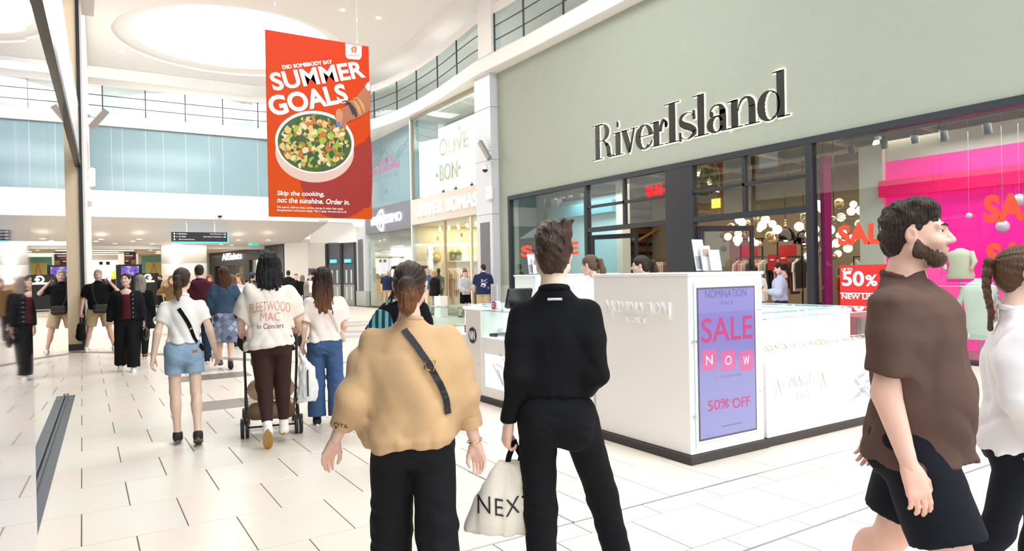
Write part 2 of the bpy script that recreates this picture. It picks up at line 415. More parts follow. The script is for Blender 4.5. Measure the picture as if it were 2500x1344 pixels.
# brown curved band and pale grey fans in the paving
bandp = [(-.2, 17.75), (.95, 16.45), (1.9, 14.9), (2.69, 13.5), (3.4, 12.5), (4.18, 11.8), (5.4, 11.0)]
bp = crom(bandp, 5)
for i in range(len(bp)-1):
    a, b = bp[i], bp[i+1]; d = (b-a)/np.linalg.norm(b-a); n = np.array((-d[1], d[0]))*.14; g = d*.004
    q = [(a+g-n), (b-g-n), (b-g+n), (a+g+n)]
    MB().add([(p[0], p[1], z) for z in (-.01, .0015) for p in q], [(0, 3, 2, 1), (4, 5, 6, 7), (0, 1, 5, 4), (1, 2, 6, 5), (2, 3, 7, 6), (3, 0, 4, 7)]).build('band_stone', m_brown if i < 18 else m_greyfl, floor)
for cx, cy, r0, r1, a0, a1 in ((7.2, 19.2, .9, 1.7, .3, 2.7), (7.2, 19.2, 2.3, 3.1, .5, 3.0), (7.2, 19.2, .9, 1.7, 3.5, 5.8), (7.2, 19.2, 2.3, 3.1, 3.6, 5.9)):
    n = 16; A = [(cx+r0*math.cos(a0+(a1-a0)*i/n), cy+r0*math.sin(a0+(a1-a0)*i/n)) for i in range(n+1)]; B = [(cx+r1*math.cos(a0+(a1-a0)*i/n), cy+r1*math.sin(a0+(a1-a0)*i/n)) for i in range(n+1)]
    V = [(p[0], p[1], .0015) for p in A+B]
    MB().add(V, [(i, i+1, n+2+i, n+1+i) for i in range(n)]).build('fan_stone', m_greyfl, floor)

# ---------------------------------------------------------------- gallery edge path (plan) and sweeps
PATH = crom([(-.6, 33.1), (.35, 33.1), (2.4, 33.1), (5.5, 33.1), (7.4, 33.0), (9.2, 32.0), (10.45, 30.3), (11.08, 28.6), (11.36, 26.5), (11.4, 24.9), (11.33, 22.9), (11.15, 21), (11.02, 19.4), (11.05, 18.2), (11.1, 16.5), (11.1, 12), (11.1, 4), (11.1, -8)], 6)
def path_normals(P):
    out = []
    for i in range(len(P)):
        a = P[max(i-1, 0)]; b = P[min(i+1, len(P)-1)]; d = (b-a)/np.linalg.norm(b-a); out.append(np.array((d[1]*-1, d[0]))*-1)
    return out                                 # towards the hall
PN = path_normals(PATH)
# orient: hall centre is (5, 20)
PN = [n if np.dot(np.array((5, 20))-p, n) > 0 or True else n for p, n in zip(PATH, PN)]
if np.dot(np.array((5., 25.))-PATH[10], PN[10]) < 0: PN = [-n for n in PN]
def sweep(mb, prof, i0=0, i1=None, close=True):
    """prof: (d towards the hall, z) outline"""
    i1 = len(PATH) if i1 is None else i1; n = len(prof); V = []
    for i in range(i0, i1):
        for d, z in prof: q = PATH[i]+PN[i]*d; V.append((q[0], q[1], z))
    m = i1-i0; Fc = []
    for i in range(m-1):
        for j in range(n if close else n-1): Fc.append((i*n+j, i*n+(j+1) % n, (i+1)*n+(j+1) % n, (i+1)*n+j))
    if close: Fc += [list(range(n)), list(range((m-1)*n, m*n))]
    return mb.add(V, Fc)
def idx_near(x, y): return min(range(len(PATH)), key=lambda i: (PATH[i][0]-x)**2+(PATH[i][1]-y)**2)
def along(x, y):
    i = idx_near(x, y); return PATH[i], PN[i]
mb = MB(); sweep(mb, [(0, 8.0), (0.02, 8.02), (.02, 8.43), (0, 8.46), (-3.5, 8.46), (-3.5, 8.0)]); S('trim_1', mb, m_white)                      # slab edge
mb = MB(); sweep(mb, [(0, 9.66), (0, 9.95), (-.25, 9.95), (-.25, 9.66)]); S('trim_2', mb, m_white)                                                # band over the glass
mb = MB(); sweep(mb, [(-3.2, 8.4), (-3.2, 10.6), (-3.4, 10.6), (-3.4, 8.4)]); S('wall_gallery', mb, m_white)
mb = MB(); sweep(mb, [(.9, 10.18), (.9, 10.5), (-3.4, 10.5), (-3.4, 10.62), (.95, 10.62), (.95, 10.18)]); S('trim_3', mb, m_ceil)                    # raised cove ceiling
# glass railing with posts and two rails
rail = thing('glass_railing', 'glass balustrade with thin dark rails along the curved upper gallery', 'railing', (5, 33, 8.46))
for z in (8.80, 9.24):
    mb = MB(); pts = [(p[0]+n[0]*.0, p[1]+n[1]*.0, z) for p, n in zip(PATH, PN) if p[1] > 19.0]; mb.tube(pts, .018, 6); mb.build('rail', m_dark_rail, rail)
    mb = MB(); pts = [(p[0], p[1], z) for p, n in zip(PATH, PN) if p[1] < 18.7]; mb.tube(pts, .018, 6); mb.build('rail', m_dark_rail, rail)
posts = [(.86, 33.1), (2.44, 33.1), (3.99, 33.1), (5.53, 33.1), (7.05, 33.05), (8.5, 32.5), (9.6, 31.6), (10.5, 30.2), (11.05, 28.7), (11.3, 26.8), (11.4, 24.96), (11.33, 22.94), (11.15, 21.06), (10.99, 19.2), (11.06, 18.3), (11.1, 16.72), (11.1, 14.78), (11.1, 12.8), (11.1, 10.8)]
def path_pt(x, y):
    # closest point on the polyline
    best = None
    for i in range(len(PATH)-1):
        a, b = PATH[i], PATH[i+1]; t = np.clip(np.dot(np.array((x, y))-a, b-a)/np.dot(b-a, b-a), 0, 1); q = a+(b-a)*t; dd = np.linalg.norm(q-np.array((x, y)))
        if best is None or dd < best[0]: best = (dd, q, i+t)
    return best[1], best[2]
PP = [path_pt(*p) for p in posts]
for q, t in PP:
    MB().box((q[0]-.022, q[1]-.022, 8.46), (q[0]+.022, q[1]+.022, 9.64)).build('post', m_dark_rail, rail)
for (q0, t0), (q1, t1) in zip(PP[:-1], PP[1:]):
    if 19.3 > q0[1] > 18.9: continue
    pts = [q0] + [PATH[i] for i in range(int(t0)+1, int(t1)+1)] + [q1]; V = []; 
    for p in pts: V += [(p[0], p[1], 8.48), (p[0], p[1], 9.63)]
    MB().add(V, [(2*i, 2*i+2, 2*i+3, 2*i+1) for i in range(len(pts)-1)]).build('glass_pane', m_rail_glass, rail, normals=False)
i0, i1 = idx_near(11.0, 19.2), idx_near(11.05, 18.3)
mb = MB().box((10.93, 18.32, 8.44), (11.3, 19.15, 10.22)); S('wall_pier', mb, m_white)
# ---------------------------------------------------------------- ceiling with the round skylight
SKC = (5.0, 27.0)
bm = bmesh.new()
outer = [(PATH[i][0]+PN[i][0]*.92, PATH[i][1]+PN[i][1]*.92) for i in range(2, len(PATH))] + [(-1.0, -8)] + [(-1.0, 32.18)]
vo = [bm.verts.new((x, y, 10.2)) for x, y in outer]; eo = [bm.edges.new((vo[i], vo[(i+1) % len(vo)])) for i in range(len(vo))]
vi = [bm.verts.new((SKC[0]+4.0*math.cos(2*math.pi*i/72), SKC[1]+4.0*math.sin(2*math.pi*i/72), 10.2)) for i in range(72)]; ei = [bm.edges.new((vi[i], vi[(i+1) % 72])) for i in range(72)]
bmesh.ops.triangle_fill(bm, use_beauty=True, use_dissolve=False, edges=eo+ei)
me = bpy.data.meshes.new('ceiling'); bm.to_mesh(me); bm.free(); me.materials.append(m_ceil)
ceil = link('ceiling', me); props(ceil, kind='structure')
mb = MB().lathe((SKC[0], SKC[1], 0), [(4.0, 10.2), (4.0, 10.32), (3.55, 10.34), (3.45, 10.36), (3.4, 10.62), (3.4, 10.7)], 72); S('trim_4', mb, m_ceil)
mb = MB().lathe((SKC[0], SKC[1], 0), [(3.42, 10.64), (.01, 10.64)], 72, smooth=False); o = mb.build('window_1', m_sky); props(o, kind='structure')
for p in ((836, 25), (924, 44), (298, 127)):
    q = on_floor(*p, 10.19); d = thing('ceiling_downlight', 'small round downlight set into the white ceiling beside the skylight', 'downlight', (q.x, q.y, 10.19), group='downlights of the hall ceiling')
    MB().lathe((q.x, q.y, 10.17), [(.07, .02), (.1, .01), (.12, .0), (.13, .02)], 16).build('rim', m_white, d)
    MB().cyl((q.x, q.y, 10.185), (q.x, q.y, 10.2), .075, n=16).build('lens', m_downlight, d)

# ---------------------------------------------------------------- right wall, river store facade
FX = 11.5
S('wall_right', MB().box((FX, -8, 3.95), (FX+.35, 18.93, 8.2)), m_sage)
S('wall_right_end', MB().box((FX, 18.36, 1.15), (FX+.35, 18.93, 3.95)), m_sage)
S('trim_5', MB().box((FX-.01, 18.36, 0), (FX+.36, 18.93, 1.15)), m_conc)
# column between the two stores: pale cladding panels with a dark inset
colm = thing('clad_column', 'pale metal clad column with dark lower panel between sage wall and cream store', 'column', (11.35, 19.45, 0))
for z0, z1 in ((0.0, 3.45), (3.46, 5.2), (5.21, 6.9), (6.91, 8.0)):
    MB().bbox((11.22, 18.95, z0), (11.7, 19.98, z1), .008).build('cladding_panel', m_silver, colm)
MB().box((11.205, 19.12, .25), (11.25, 19.72, 3.2)).build('inset_panel', M('dark_grey_panel', '77777a', .5, .3, var=.06, vscale=20), colm)
# window_2: anthracite frame of the sage store
w2 = bpy.data.objects.new('window_2', None); COL.objects.link(w2); ROOT[w2] = Vector((FX, 11, 0)); w2.location = (FX, 11, 0); props(w2, kind='structure')
def bar(a, b, nm='frame_bar', mat=m_anth): return MB().bbox(a, b, .006).build(nm, mat, w2)
bar((FX-.06, -2, 3.83), (FX+.12, 18.36, 3.96), 'head_bar')
for y0, y1 in ((18.26, 18.37), (14.38, 14.50), (7.72, 7.86)): bar((FX-.05, y0, 0), (FX+.12, y1, 3.85), 'post')
bar((FX-.05, 10.64, 0), (FX+.12, 11.47, 3.85), 'pier_panel')
for y0, y1 in ((11.47, 14.38), (7.86, 10.64)):
    bar((FX-.04, y0, 2.58), (FX+.10, y1, 2.70), 'transom'); bar((FX-.03, y0, 3.22), (FX+.08, y1, 3.29), 'transom')
    ym = 12.93 if y0 > 11 else 9.28
    bar((FX-.03, ym-.035, 2.70), (FX+.08, ym+.035, 3.84), 'mullion')
    for a, b in ((y0, ym-.035), (ym+.035, y1)):
        for z0, z1 in ((2.70, 3.22), (3.29, 3.83)): MB().box((FX+.02, a, z0), (FX+.03, b, z1)).build('pane', m_shop_glass, w2)
for a, b in ((16.42, 18.26), (14.50, 16.41), (5.53, 7.72), (3.2, 5.52), (.5, 3.19)):
    MB().box((FX+.02, a, .06), (FX+.032, b, 3.83)).build('pane', m_shop_glass, w2)
bar((FX-.05, 14.5, 0), (FX+.12, 18.26, .07), 'sill'); bar((FX-.05, -2, 0), (FX+.12, 7.72, .07), 'sill')
# open door leaves of the store
for (ya, yb, xa, xb) in ((14.33, 13.05, FX+.05, FX+.55), (10.6, 10.1, FX+.1, FX+1.3)):
    dd = Vector((xb-xa, yb-ya, 0)); L_ = dd.length; dd.normalize(); nn = Vector((-dd.y, dd.x, 0)); o_ = Vector((xa, ya, 0))
    d1 = bpy.data.objects.new('door_1' if ya > 12 else 'door_2', None); COL.objects.link(d1); d1.location = (xa, ya, 0); ROOT[d1] = Vector((xa, ya, 0)); props(d1, kind='structure')
    mb = MB()
    for u0, u1, z0, z1 in ((0, .09, .03, 2.5), (L_-.09, L_, .03, 2.5), (.09, L_-.09, 2.38, 2.5), (.09, L_-.09, .03, .2)):
        mb.obox(o_+dd*((u0+u1)/2)+Z_*((z0+z1)/2), dd, nn, Z_, (u1-u0)/2, .025, (z1-z0)/2)
    mb.build('door_frame', m_anth, d1)
    MB().obox(o_+dd*(L_/2)+Z_*1.3, dd, nn, Z_, L_/2-.09, .005, 1.1).build('pane', m_shop_glass, d1)
    MB().cyl(o_+dd*(L_-.14)-nn*.06+Z_*.8, o_+dd*(L_-.14)-nn*.06+Z_*1.75, .016).build('door_handle', m_black, d1)

# serif lettering of the store name, each letter a part
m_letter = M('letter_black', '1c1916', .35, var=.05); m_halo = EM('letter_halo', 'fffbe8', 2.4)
def ring_poly(cx, cy, ro, so, ri, si, a0, a1, dx=0., n=14, dy=0.):
    A = [(cx+ro*math.cos(a0+(a1-a0)*i/n), cy+so*math.sin(a0+(a1-a0)*i/n)) for i in range(n+1)]
    B = [(cx+dx+ri*math.cos(a0+(a1-a0)*i/n), cy+dy+si*math.sin(a0+(a1-a0)*i/n)) for i in range(n+1)]
    return [[A[i], A[i+1], B[i+1], B[i]] for i in range(n)]
def rect(a, b, c, d): return [[(a, b), (c, b), (c, d), (a, d)]]
PI = math.pi; TH = .16; th = .03; XH = .64
def serif(u0, u1, v): return rect(u0, v-th/2, u1, v+th/2)
def disc(cx, cy, r, n=14): return [[(cx+r*math.cos(2*PI*i/n), cy+r*math.sin(2*PI*i/n)) for i in range(n)]]
def G(ch):
    """unit-height serif glyphs (width about 1 before fitting)"""
    if ch == 'R':
        return (serif(0, .42, .985) + serif(0, .42, .015) + rect(.11, .015, .28, .985) + rect(.25, .955, .45, .985) + rect(.25, .5, .45, .53)
                + ring_poly(.42, .742, .3, .243, .13, .213, -PI/2, PI/2) + [[(.42, .53), (.52, .50), (.66, .40), (.60, .30), (.5, .44), (.42, .50)], [(.66, .42), (.74, .3), (.76, .1), (.62, .05), (.6, .3), (.56, .42)], [(.62, .08), (.76, .12), (.80, .045), (.92, .06), (.92, .02), (.74, -.01), (.66, .02)]])
    if ch == 'i': return serif(.0, .7, XH-.02) + serif(.0, 1., .015) + rect(.28, .015, .72, XH-.01) + disc(.48, .85, .09)
    if ch == 'v': return serif(.0, .5, XH-.02) + serif(.6, 1., XH-.02) + [[(.1, XH), (.36, XH), (.6, .16), (.52, 0), (.44, 0)], [(.76, XH), (.83, XH), (.56, .0), (.5, .0), (.5, .05)]]
    if ch == 'e': return ring_poly(.5, XH/2, .5, XH/2+.015, .24, XH/2-.03, .05, 1.75*PI, .02) + rect(.2, XH*.52, .92, XH*.52+th) + ring_poly(.5, XH/2, .5, XH/2+.015, .45, XH/2-.02, 1.72*PI, 1.88*PI)
    if ch == 'r': return serif(0, .4, XH-.02) + serif(0, .68, .015) + rect(.15, .015, .45, XH) + ring_poly(.74, .35, .28, XH-.335, .18, XH-.4, .5*PI, PI, .06) + ring_poly(.74, .35, .2, XH-.335, .1, XH-.42, .1*PI, .5*PI) + disc(.86, XH-.13, .085)
    if ch == 'I': return serif(0, 1, .985) + serif(0, 1, .015) + rect(.3, .015, .7, .985)
    if ch == 's':
        sp = [(.82, XH-.11), (.70, XH-.02), (.48, XH), (.2, XH-.06), (.12, XH-.18), (.3, XH*.56), (.65, XH*.42), (.9, XH*.24), (.75, .06), (.5, 0), (.22, .04), (.12, .13)]; w = [.03, .03, .03, .09, .17, .19, .19, .17, .09, .03, .03, .03]
        C = crom([(*p, ww) for p, ww in zip(sp, w)], 4); out = []
        L_ = []; R_ = []
        for i, c in enumerate(C):
            a = C[max(i-1, 0)][:2]; b = C[min(i+1, len(C)-1)][:2]; d = (b-a)/np.linalg.norm(b-a); n = np.array((-d[1], d[0]))*c[2]/2; L_.append(tuple(c[:2]+n)); R_.append(tuple(c[:2]-n))
        for i in range(len(C)-1): out.append([L_[i], L_[i+1], R_[i+1], R_[i]])
        return out + [[(.78, XH+.03), (.9, XH+.03), (.92, XH-.2), (.8, XH-.2)], [(.04, .2), (.14, .2), (.16, -.03), (.05, -.03)]]
    if ch == 'l': return serif(0, .5, .985) + serif(.05, 1, .015) + rect(.3, .015, .7, 1.)
    if ch == 'a': return ring_poly(.36, .19, .36, .205, .17, .165, .1*PI, 1.9*PI, .06) + rect(.55, .03, .8, .5) + ring_poly(.5, .4, .3, XH-.385, .06, XH-.43, 0, .62*PI) + ring_poly(.42, .46, .3, XH-.45, .26, XH-.49, .5*PI, .95*PI) + disc(.2, .44, .075) + serif(.6, 1., .015) + rect(.36, .36, .6, .39)
    if ch == 'n': return serif(0, .3, XH-.02) + serif(.0, .47, .015) + serif(.55, 1., .015) + rect(.11, .015, .32, XH) + rect(.68, .015, .88, .42) + ring_poly(.6, .4, .28, XH-.385, .08, XH-.44, 0, .5*PI) + ring_poly(.6, .36, .28, XH-.345, .25, XH-.40, .5*PI, PI)
    if ch == 'd': return serif(.5, .8, .985) + serif(.7, 1., .02) + rect(.62, .0, .84, 1.) + ring_poly(.36, .31, .36, .335, .17, .3, .3*PI, 1.7*PI, .05) + ring_poly(.36, .31, .36, .335, .31, .3, -.32*PI, .32*PI)
sign = thing('shop_sign', 'large black serif shop name with white glowing edges on the sage wall', 'sign', (FX, 11.2, 4.4))
for ch, a, b in (('R', 1446.6, 1497), ('i', 1495, 1519), ('v', 1512, 1556), ('e', 1550, 1593), ('r', 1588, 1629), ('I', 1622, 1658), ('s', 1657, 1699), ('l', 1692, 1729), ('a', 1725, 1783), ('n', 1777, 1853), ('d', 1848, 1928)):
    ya = on_x(a, 330, FX-.06).y; yb = on_x(b, 330, FX-.06).y; zb = 4.44; hh = .91; g = G(ch)
    us = [p[0] for q in g for p in q]; lo, hi = min(us), max(us); wd = ya-yb
    mb = MB(); mh = MB()
    for q in g:
        poly = [((u-lo)/(hi-lo)*wd, v*hh) for u, v in q]
        mb.prism(poly, (FX-.020, ya, zb), (0, -1, 0), Z_, (-1, 0, 0), .03)
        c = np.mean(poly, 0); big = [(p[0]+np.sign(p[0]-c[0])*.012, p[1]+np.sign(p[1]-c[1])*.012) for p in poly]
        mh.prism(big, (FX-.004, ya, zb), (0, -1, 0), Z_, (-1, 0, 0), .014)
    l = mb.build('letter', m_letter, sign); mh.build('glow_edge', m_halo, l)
# ---------------------------------------------------------------- left: glazed store front seen at a grazing angle
def gx(y): return -.50 + .0262*y            # line of the sheet glass
GD = Vector((.0262, 1, 0)).normalized(); GN = Vector((1, -.0262, 0)).normalized()
def gbox(mb, y0, y1, d0, d1, z0, z1):
    """box along the store front line: y range, distance range towards the hall, height range"""
    V = []
    for z in (z0, z1):
        for y, d in ((y0, d0), (y0, d1), (y1, d1), (y1, d0)): V.append((gx(y)+d, y, z))
    return mb.add(V, [(0, 3, 2, 1), (4, 5, 6, 7), (0, 1, 5, 4), (1, 2, 6, 5), (2, 3, 7, 6), (3, 0, 4, 7)])
w3 = bpy.data.objects.new('window_3', None); COL.objects.link(w3); w3.location = (-.3, 10, 0); ROOT[w3] = Vector((-.3, 10, 0)); props(w3, kind='structure')
for y0, y1 in ((4.6, 8.55), (8.56, 11.95)):
    gbox(MB(), y0, y1, -.012, 0, .03, 4.1).build('pane', m_store_glass, w3)
gbox(MB(), .6, 18.1, -.06, .05, 4.1, 4.24).build('head_bar', m_black, w3)
gbox(MB(), 1.2, 4.95, .105, .117, .0, 4.6).build('pane', m_near_glass, w3)
gbox(MB(), 4.4, 11.0, -.09, .105, 0, .012).build('floor_track', m_dsteel, w3)
for d0, d1, h in ((-.035, -.02, .03), (.008, .03, .03)): gbox(MB(), 4.4, 11.08, d0, d1, .012, h).build('track_rail', m_dsteel, w3)
for d in (-.06, .07): gbox(MB(), 10.72, 10.75, d-.012, d+.012, .012, .02).build('bolt', m_steel, w3)
for y0, y1 in ((.6, 11.35), (11.37, 18.1)): gbox(MB(), y0, y1, -.05, .03, 4.24, 5.45).build('fascia_panel', M('gloss_fascia', 'ece6e4', .2, var=.02), w3)
gbox(MB(), 11.37, 18.1, -.055, .035, 5.45, 5.475).build('fascia_trim', m_silver, w3)
S('wall_left_pillar', MB().box((-.31, 18.1, .14), (-.02, 18.7, 8.9)), m_beige)
S('baseboard_left', MB().box((-.33, 18.08, 0), (.02, 18.72, .14)), m_black)
S('trim_6', MB().box((-.02, 18.05, 0), (.045, 18.2, 8.9)), m_black)
V = [(.05, 18.2), (.09, 18.2), (.37, 33.2), (-.4, 33.2), (-.4, 18.7), (-.02, 18.7)]
mb = MB().add([(x, y, z) for z in (0, 10.2) for x, y in V], [list(range(5, -1, -1)), list(range(6, 12))] + [(i, (i+1) % 6, 6+(i+1) % 6, 6+i) for i in range(6)]); S('wall_left', mb, m_white)
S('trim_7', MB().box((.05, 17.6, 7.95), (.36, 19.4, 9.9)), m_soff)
# red lit sign on the left wall: the store glass opposite mirrors it
q = on_x(1600, 470, 2*11.52-.30); hm = thing('red_sign', 'red glowing store sign on the white left wall mirrored in the panes opposite', 'sign', (.28, q.y, q.z-.3))
text('lettering', 'H&M', (.09+.0187*(q.y-18.2)+.03, q.y-.75, q.z-.32), (0, 1, 0), Z_, 1.5, .75, EM('neon_red', 'f0142a', 9.), hm, depth=.004, bold=.03, shear=.2)
MB().box((.05, q.y-.9, q.z-.42), (.09+.0187*(q.y-18.2)+.02, q.y+.9, q.z+.55)).build('backing', m_white, hm)
# the dim store behind the glass
S('wall_shop_back', MB().box((-5.2, .3, 0), (-5, 18.8, 4.6)), M('shop_wall_grey', '8f918c', .8, var=.05))
S('wall_shop_end', MB().box((-5, 18.2, 0), (-.31, 18.5, 4.6)), M('shop_wall_end', 'b9b2a4', .8, var=.05))
S('ceiling_shop', MB().box((-5.2, .3, 4.3), (-.62, 18.2, 4.6)), M('shop_ceiling', '9b9a96', .8))
S('wall_left_upper', MB().box((-.9, -8, 5.5), (-.72, 17.5, 10.2)), m_white)
# wall fittings beyond the pillar
p = on_floor(240, 291, 7.3); 
def fit(px, py, Y): return on_y(px, py, Y)
sp = thing('column_speaker', 'slim grey column loudspeaker tilted on bracket high on the white left wall', 'speaker', tuple(fit(240, 291, 21)))
a, b = fit(222, 312, 21), fit(260, 270, 21); MB().obox((a+b)/2, (b-a).normalized(), Y_, (b-a).normalized().cross(Y_), (b-a).length/2, .06, .075).build('cabinet', M('speaker_grey', '9b948e', .5, var=.04), sp)
c = fit(219, 283, 21); MB().cyl(c, (a+b)/2, .012).build('bracket', m_steel, sp); MB().cyl(c-X_*.05, c+X_*.02, .04).build('wall_plate', m_steel, sp)
lp = thing('tube_lamp', 'warm lit tubular wall lamp on the white left wall', 'lamp', tuple(fit(222, 432, 22)))
a, b = fit(225, 455, 22), fit(225, 411, 22); MB().cyl(a, b, .075, n=14).build('lamp_shade', EM('warm_shade', 'fff0c4', 2.2), lp)
MB().cyl(a-Z_*.03, a, .085, n=14).build('end_cap', m_steel, lp); MB().cyl(b, b+Z_*.03, .085, n=14).build('end_cap', m_steel, lp); MB().box((a.x-.14, a.y-.03, a.z+.2), (a.x-.05, a.y+.03, a.z+.3)).build('wall_bracket', m_steel, lp)
q = fit(219, 497, 23); single('sensor_box', MB().bbox((q.x-.12, q.y-.1, q.z-.08), (q.x+.05, q.y+.1, q.z+.08), .02), m_soff, 'small pale sensor box low on the white left wall', 'sensor')

# ---------------------------------------------------------------- end wall: blue glazing over a white band, sloped soffit, arcade behind
low = [(.3, 33.25), (2.0, 33.25), (4.5, 33.25), (7.0, 33.25), (8.8, 33.25), (10.2, 33.45), (12.1, 33.5)]
LP = crom(low, 4)
def upsweep(mb, P, d0, d1, z0, z1):
    V = [];
    for p in P:
        V += [(p[0], p[1]+d0, z0), (p[0], p[1]+d1, z0), (p[0], p[1]+d1, z1), (p[0], p[1]+d0, z1)]
    n = len(P); Fc = [(0, 1, 2, 3), (4*n-4, 4*n-3, 4*n-2, 4*n-1)]
    for i in range(n-1):
        for j in range(4): Fc.append((i*4+j, i*4+(j+1) % 4, i*4+4+(j+1) % 4, i*4+4+j))
    return mb.add(V, Fc)
S('wall_end', upsweep(MB(), LP, -.02, .25, 4.2, 5.3), m_white)
w4 = bpy.data.objects.new('window_4', None); COL.objects.link(w4); w4.location = (5, 33.2, 5.3); ROOT[w4] = Vector((5, 33.2, 5.3)); props(w4, kind='structure')
xs = [.3]+[on_y(px, 400, 33.2).x for px in (273, 300, 357, 400, 455, 512, 545, 630)]+[8.4, 9.3, 10.2, 10.9]
for a, b in zip(xs[:-1], xs[1:]):
    ya, yb = np.interp([a, b], [p[0] for p in LP], [p[1] for p in LP])
    MB().add([(a+.006, ya, 5.3), (b-.006, yb, 5.3), (b-.006, yb+.03, 5.3), (a+.006, ya+.03, 5.3), (a+.006, ya, 7.98), (b-.006, yb, 7.98), (b-.006, yb+.03, 7.98), (a+.006, ya+.03, 7.98)],
             [(0, 3, 2, 1), (4, 5, 6, 7), (0, 1, 5, 4), (1, 2, 6, 5), (2, 3, 7, 6), (3, 0, 4, 7)]).build('blue_pane', m_blue_glass, w4)
    MB().box((b-.006, yb+.0, 5.3), (b+.006, yb+.04, 7.98)).build('joint_bead', m_silver, w4)
S('wall_end_backing', MB().box((.3, 33.6, 4.2), (11.5, 33.7, 8)), m_white)
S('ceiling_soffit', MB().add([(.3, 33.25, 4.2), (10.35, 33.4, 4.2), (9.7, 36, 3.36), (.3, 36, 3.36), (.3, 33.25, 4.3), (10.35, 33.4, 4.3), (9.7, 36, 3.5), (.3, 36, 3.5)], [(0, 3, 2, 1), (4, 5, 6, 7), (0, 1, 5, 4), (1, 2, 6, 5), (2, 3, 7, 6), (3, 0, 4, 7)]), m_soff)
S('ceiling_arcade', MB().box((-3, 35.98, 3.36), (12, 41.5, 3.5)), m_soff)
S('ceiling_arcade_beam', MB().box((-6, 41.5, 3.18), (12, 42.0, 3.5)), m_white)
S('ceiling_arcade_far', MB().box((-8, 42.0, 3.3), (14, 62, 3.5)), M('arcade_ceiling', 'c9b89f', .7, var=.04))
S('wall_arcade_left', MB().box((-.3, 33.2, 0), (.18, 36.5, 3.6)), m_white)
S('wall_arcade_end', MB().box((-8, 60, 0), (14, 60.3, 3.6)), M('arcade_end', 'd9cdbb', .8))
# downlights of the arcade, each a thing
for i, (px, py) in enumerate(((247, 584), (234, 588.5), (281, 594), (340, 584), (324, 588.5), (372, 594.5), (294, 610.5), (367, 610.5), (387, 616), (540, 596), (582, 586), (552, 603), (655, 586), (566, 598))):
    z = 3.355 if py < 603 else 3.295
    q = on_floor(px, py, z); d = thing('ceiling_downlight', 'round recessed downlight glowing in the low arcade ceiling', 'downlight', tuple(q), group='downlights of the low arcade')
    MB().lathe((q.x, q.y, q.z-.01), [(.10, .012), (.14, .0), (.16, .01)], 14).build('rim', m_white, d); MB().cyl((q.x, q.y, q.z-.004), (q.x, q.y, q.z+.01), .1, n=14).build('lens', m_downlight, d)
for i, (xa, xb, ya, yb) in enumerate(((-.5, 2.6, 49, 49.5), (-.5, 2.6, 52.5, 53), (-.5, 2.6, 45.6, 46.0), (3.9, 5.4, 47, 47.4), (4.2, 5.6, 51, 51.4))):
    d = thing('strip_light', 'long warm strip light in the ceiling over the far food counters', 'light', ((xa+xb)/2, ya, 3.29), group='strip lights over the food counters')
    MB().box((xa, ya, 3.255), (xb, yb, 3.27)).build('diffuser', EM('strip_glow', 'ffeccb', 4.), d); MB().box((xa-.04, ya-.04, 3.27), (xb+.04, yb+.04, 3.294)).build('housing', m_white, d)
# round stone column with a vertical light strip
rc = thing('round_column', 'round pale stone column with a vertical white light strip in the arcade', 'column', (4.76, 41.2, 0))
for z0, z1 in ((0, 1.0), (1.01, 2.38), (2.39, 3.36)): MB().lathe((4.76, 41.2, 0), [(0, z0), (1.12, z0), (1.13, z0+.005), (1.13, z1-.005), (1.12, z1), (0, z1)], 40).build('stone_drum', m_stone, rc)
dcam = Vector((0-4.76, 0-41.2, 0)).normalized(); sd = Vector((-dcam.y, dcam.x, 0))
cc = Vector((4.76, 41.2, 0))+dcam*1.09+sd*-.42
MB().obox(cc+Z_*1.75-dcam*.05, sd, dcam, Z_, .13, .12, 1.55).build('light_strip', EM('column_strip', 'ffffff', 3.), rc)
# hanging direction sign
m_signb = M('sign_navy', '1d222c', .4, var=.04)
a = Vector((3.37, 33.5, 3.2)); b = Vector((5.68, 33.5, 3.2)); dx = (b-a).normalized(); dn = Vector((dx.y, -dx.x, 0)); L_ = (b-a).length
if dn.y > 0: dn = -dn
ds = thing('direction_sign', 'dark hanging direction sign with white arrows and cyan lower edge', 'sign', tuple((a+b)/2))
MB().obox((a+b)/2+Z_*.21, dx, dn, Z_, L_/2, .05, .21).build('panel', m_signb, ds)
MB().obox((a+b)/2+Z_*.17+dx*.06-dn*.10, dx, dn, Z_, L_/2, .03, .22).build('backlight', EM('cyan_glow', '35b7ec', 1.6), ds)
for t in (.27, .77):
    q = a+dx*L_*t+Z_*.42; zt = 4.2-(q.y-33.25)/2.75*.84
    MB().cyl(q, (q.x, q.y, zt+.02), .022, n=8).build('hanger_rod', m_white, ds)
m_wt = M('print_white', 'f6f6f4', .5, var=.01); m_bt = M('print_cyan', '6fc3ea', .5)
for t, r, lw, v in (('Bus Station', .12, .145, .315), ('Car Parks', .12, .125, .19), ('John Lewis & Partners', .12, .28, .06)):
    text('lettering', t, a+dx*(L_*.125)+dn*.052+Z_*(v), dx, Z_, L_*lw, .06, m_wt, ds, depth=.003, bold=.02)
    q = a+dx*(L_*.05)+dn*.053+Z_*(v+.03); MB().prism([(-.045, 0), (0, .05), (.045, 0), (.018, 0), (.018, -.045), (-.018, -.045), (-.018, 0)], q, dx, Z_, dn, .003).build('arrow', m_wt, ds)
for t, lw, v in (("Grey's Monument", .21, .315), ("Grey's Quarter Restaurants", .33, .19)):
    text('lettering', t, a+dx*(L_*(.89-lw))+dn*.052+Z_*v, dx, Z_, L_*lw, .06, m_wt, ds, depth=.003, bold=.02)
    q = a+dx*(L_*.955)+dn*.053+Z_*(v+.03); MB().prism([(0, -.045), (.05, 0), (0, .045), (0, .018), (-.045, .018), (-.045, -.018), (0, -.018)], q, dx, Z_, dn, .003).build('arrow', m_wt, ds)
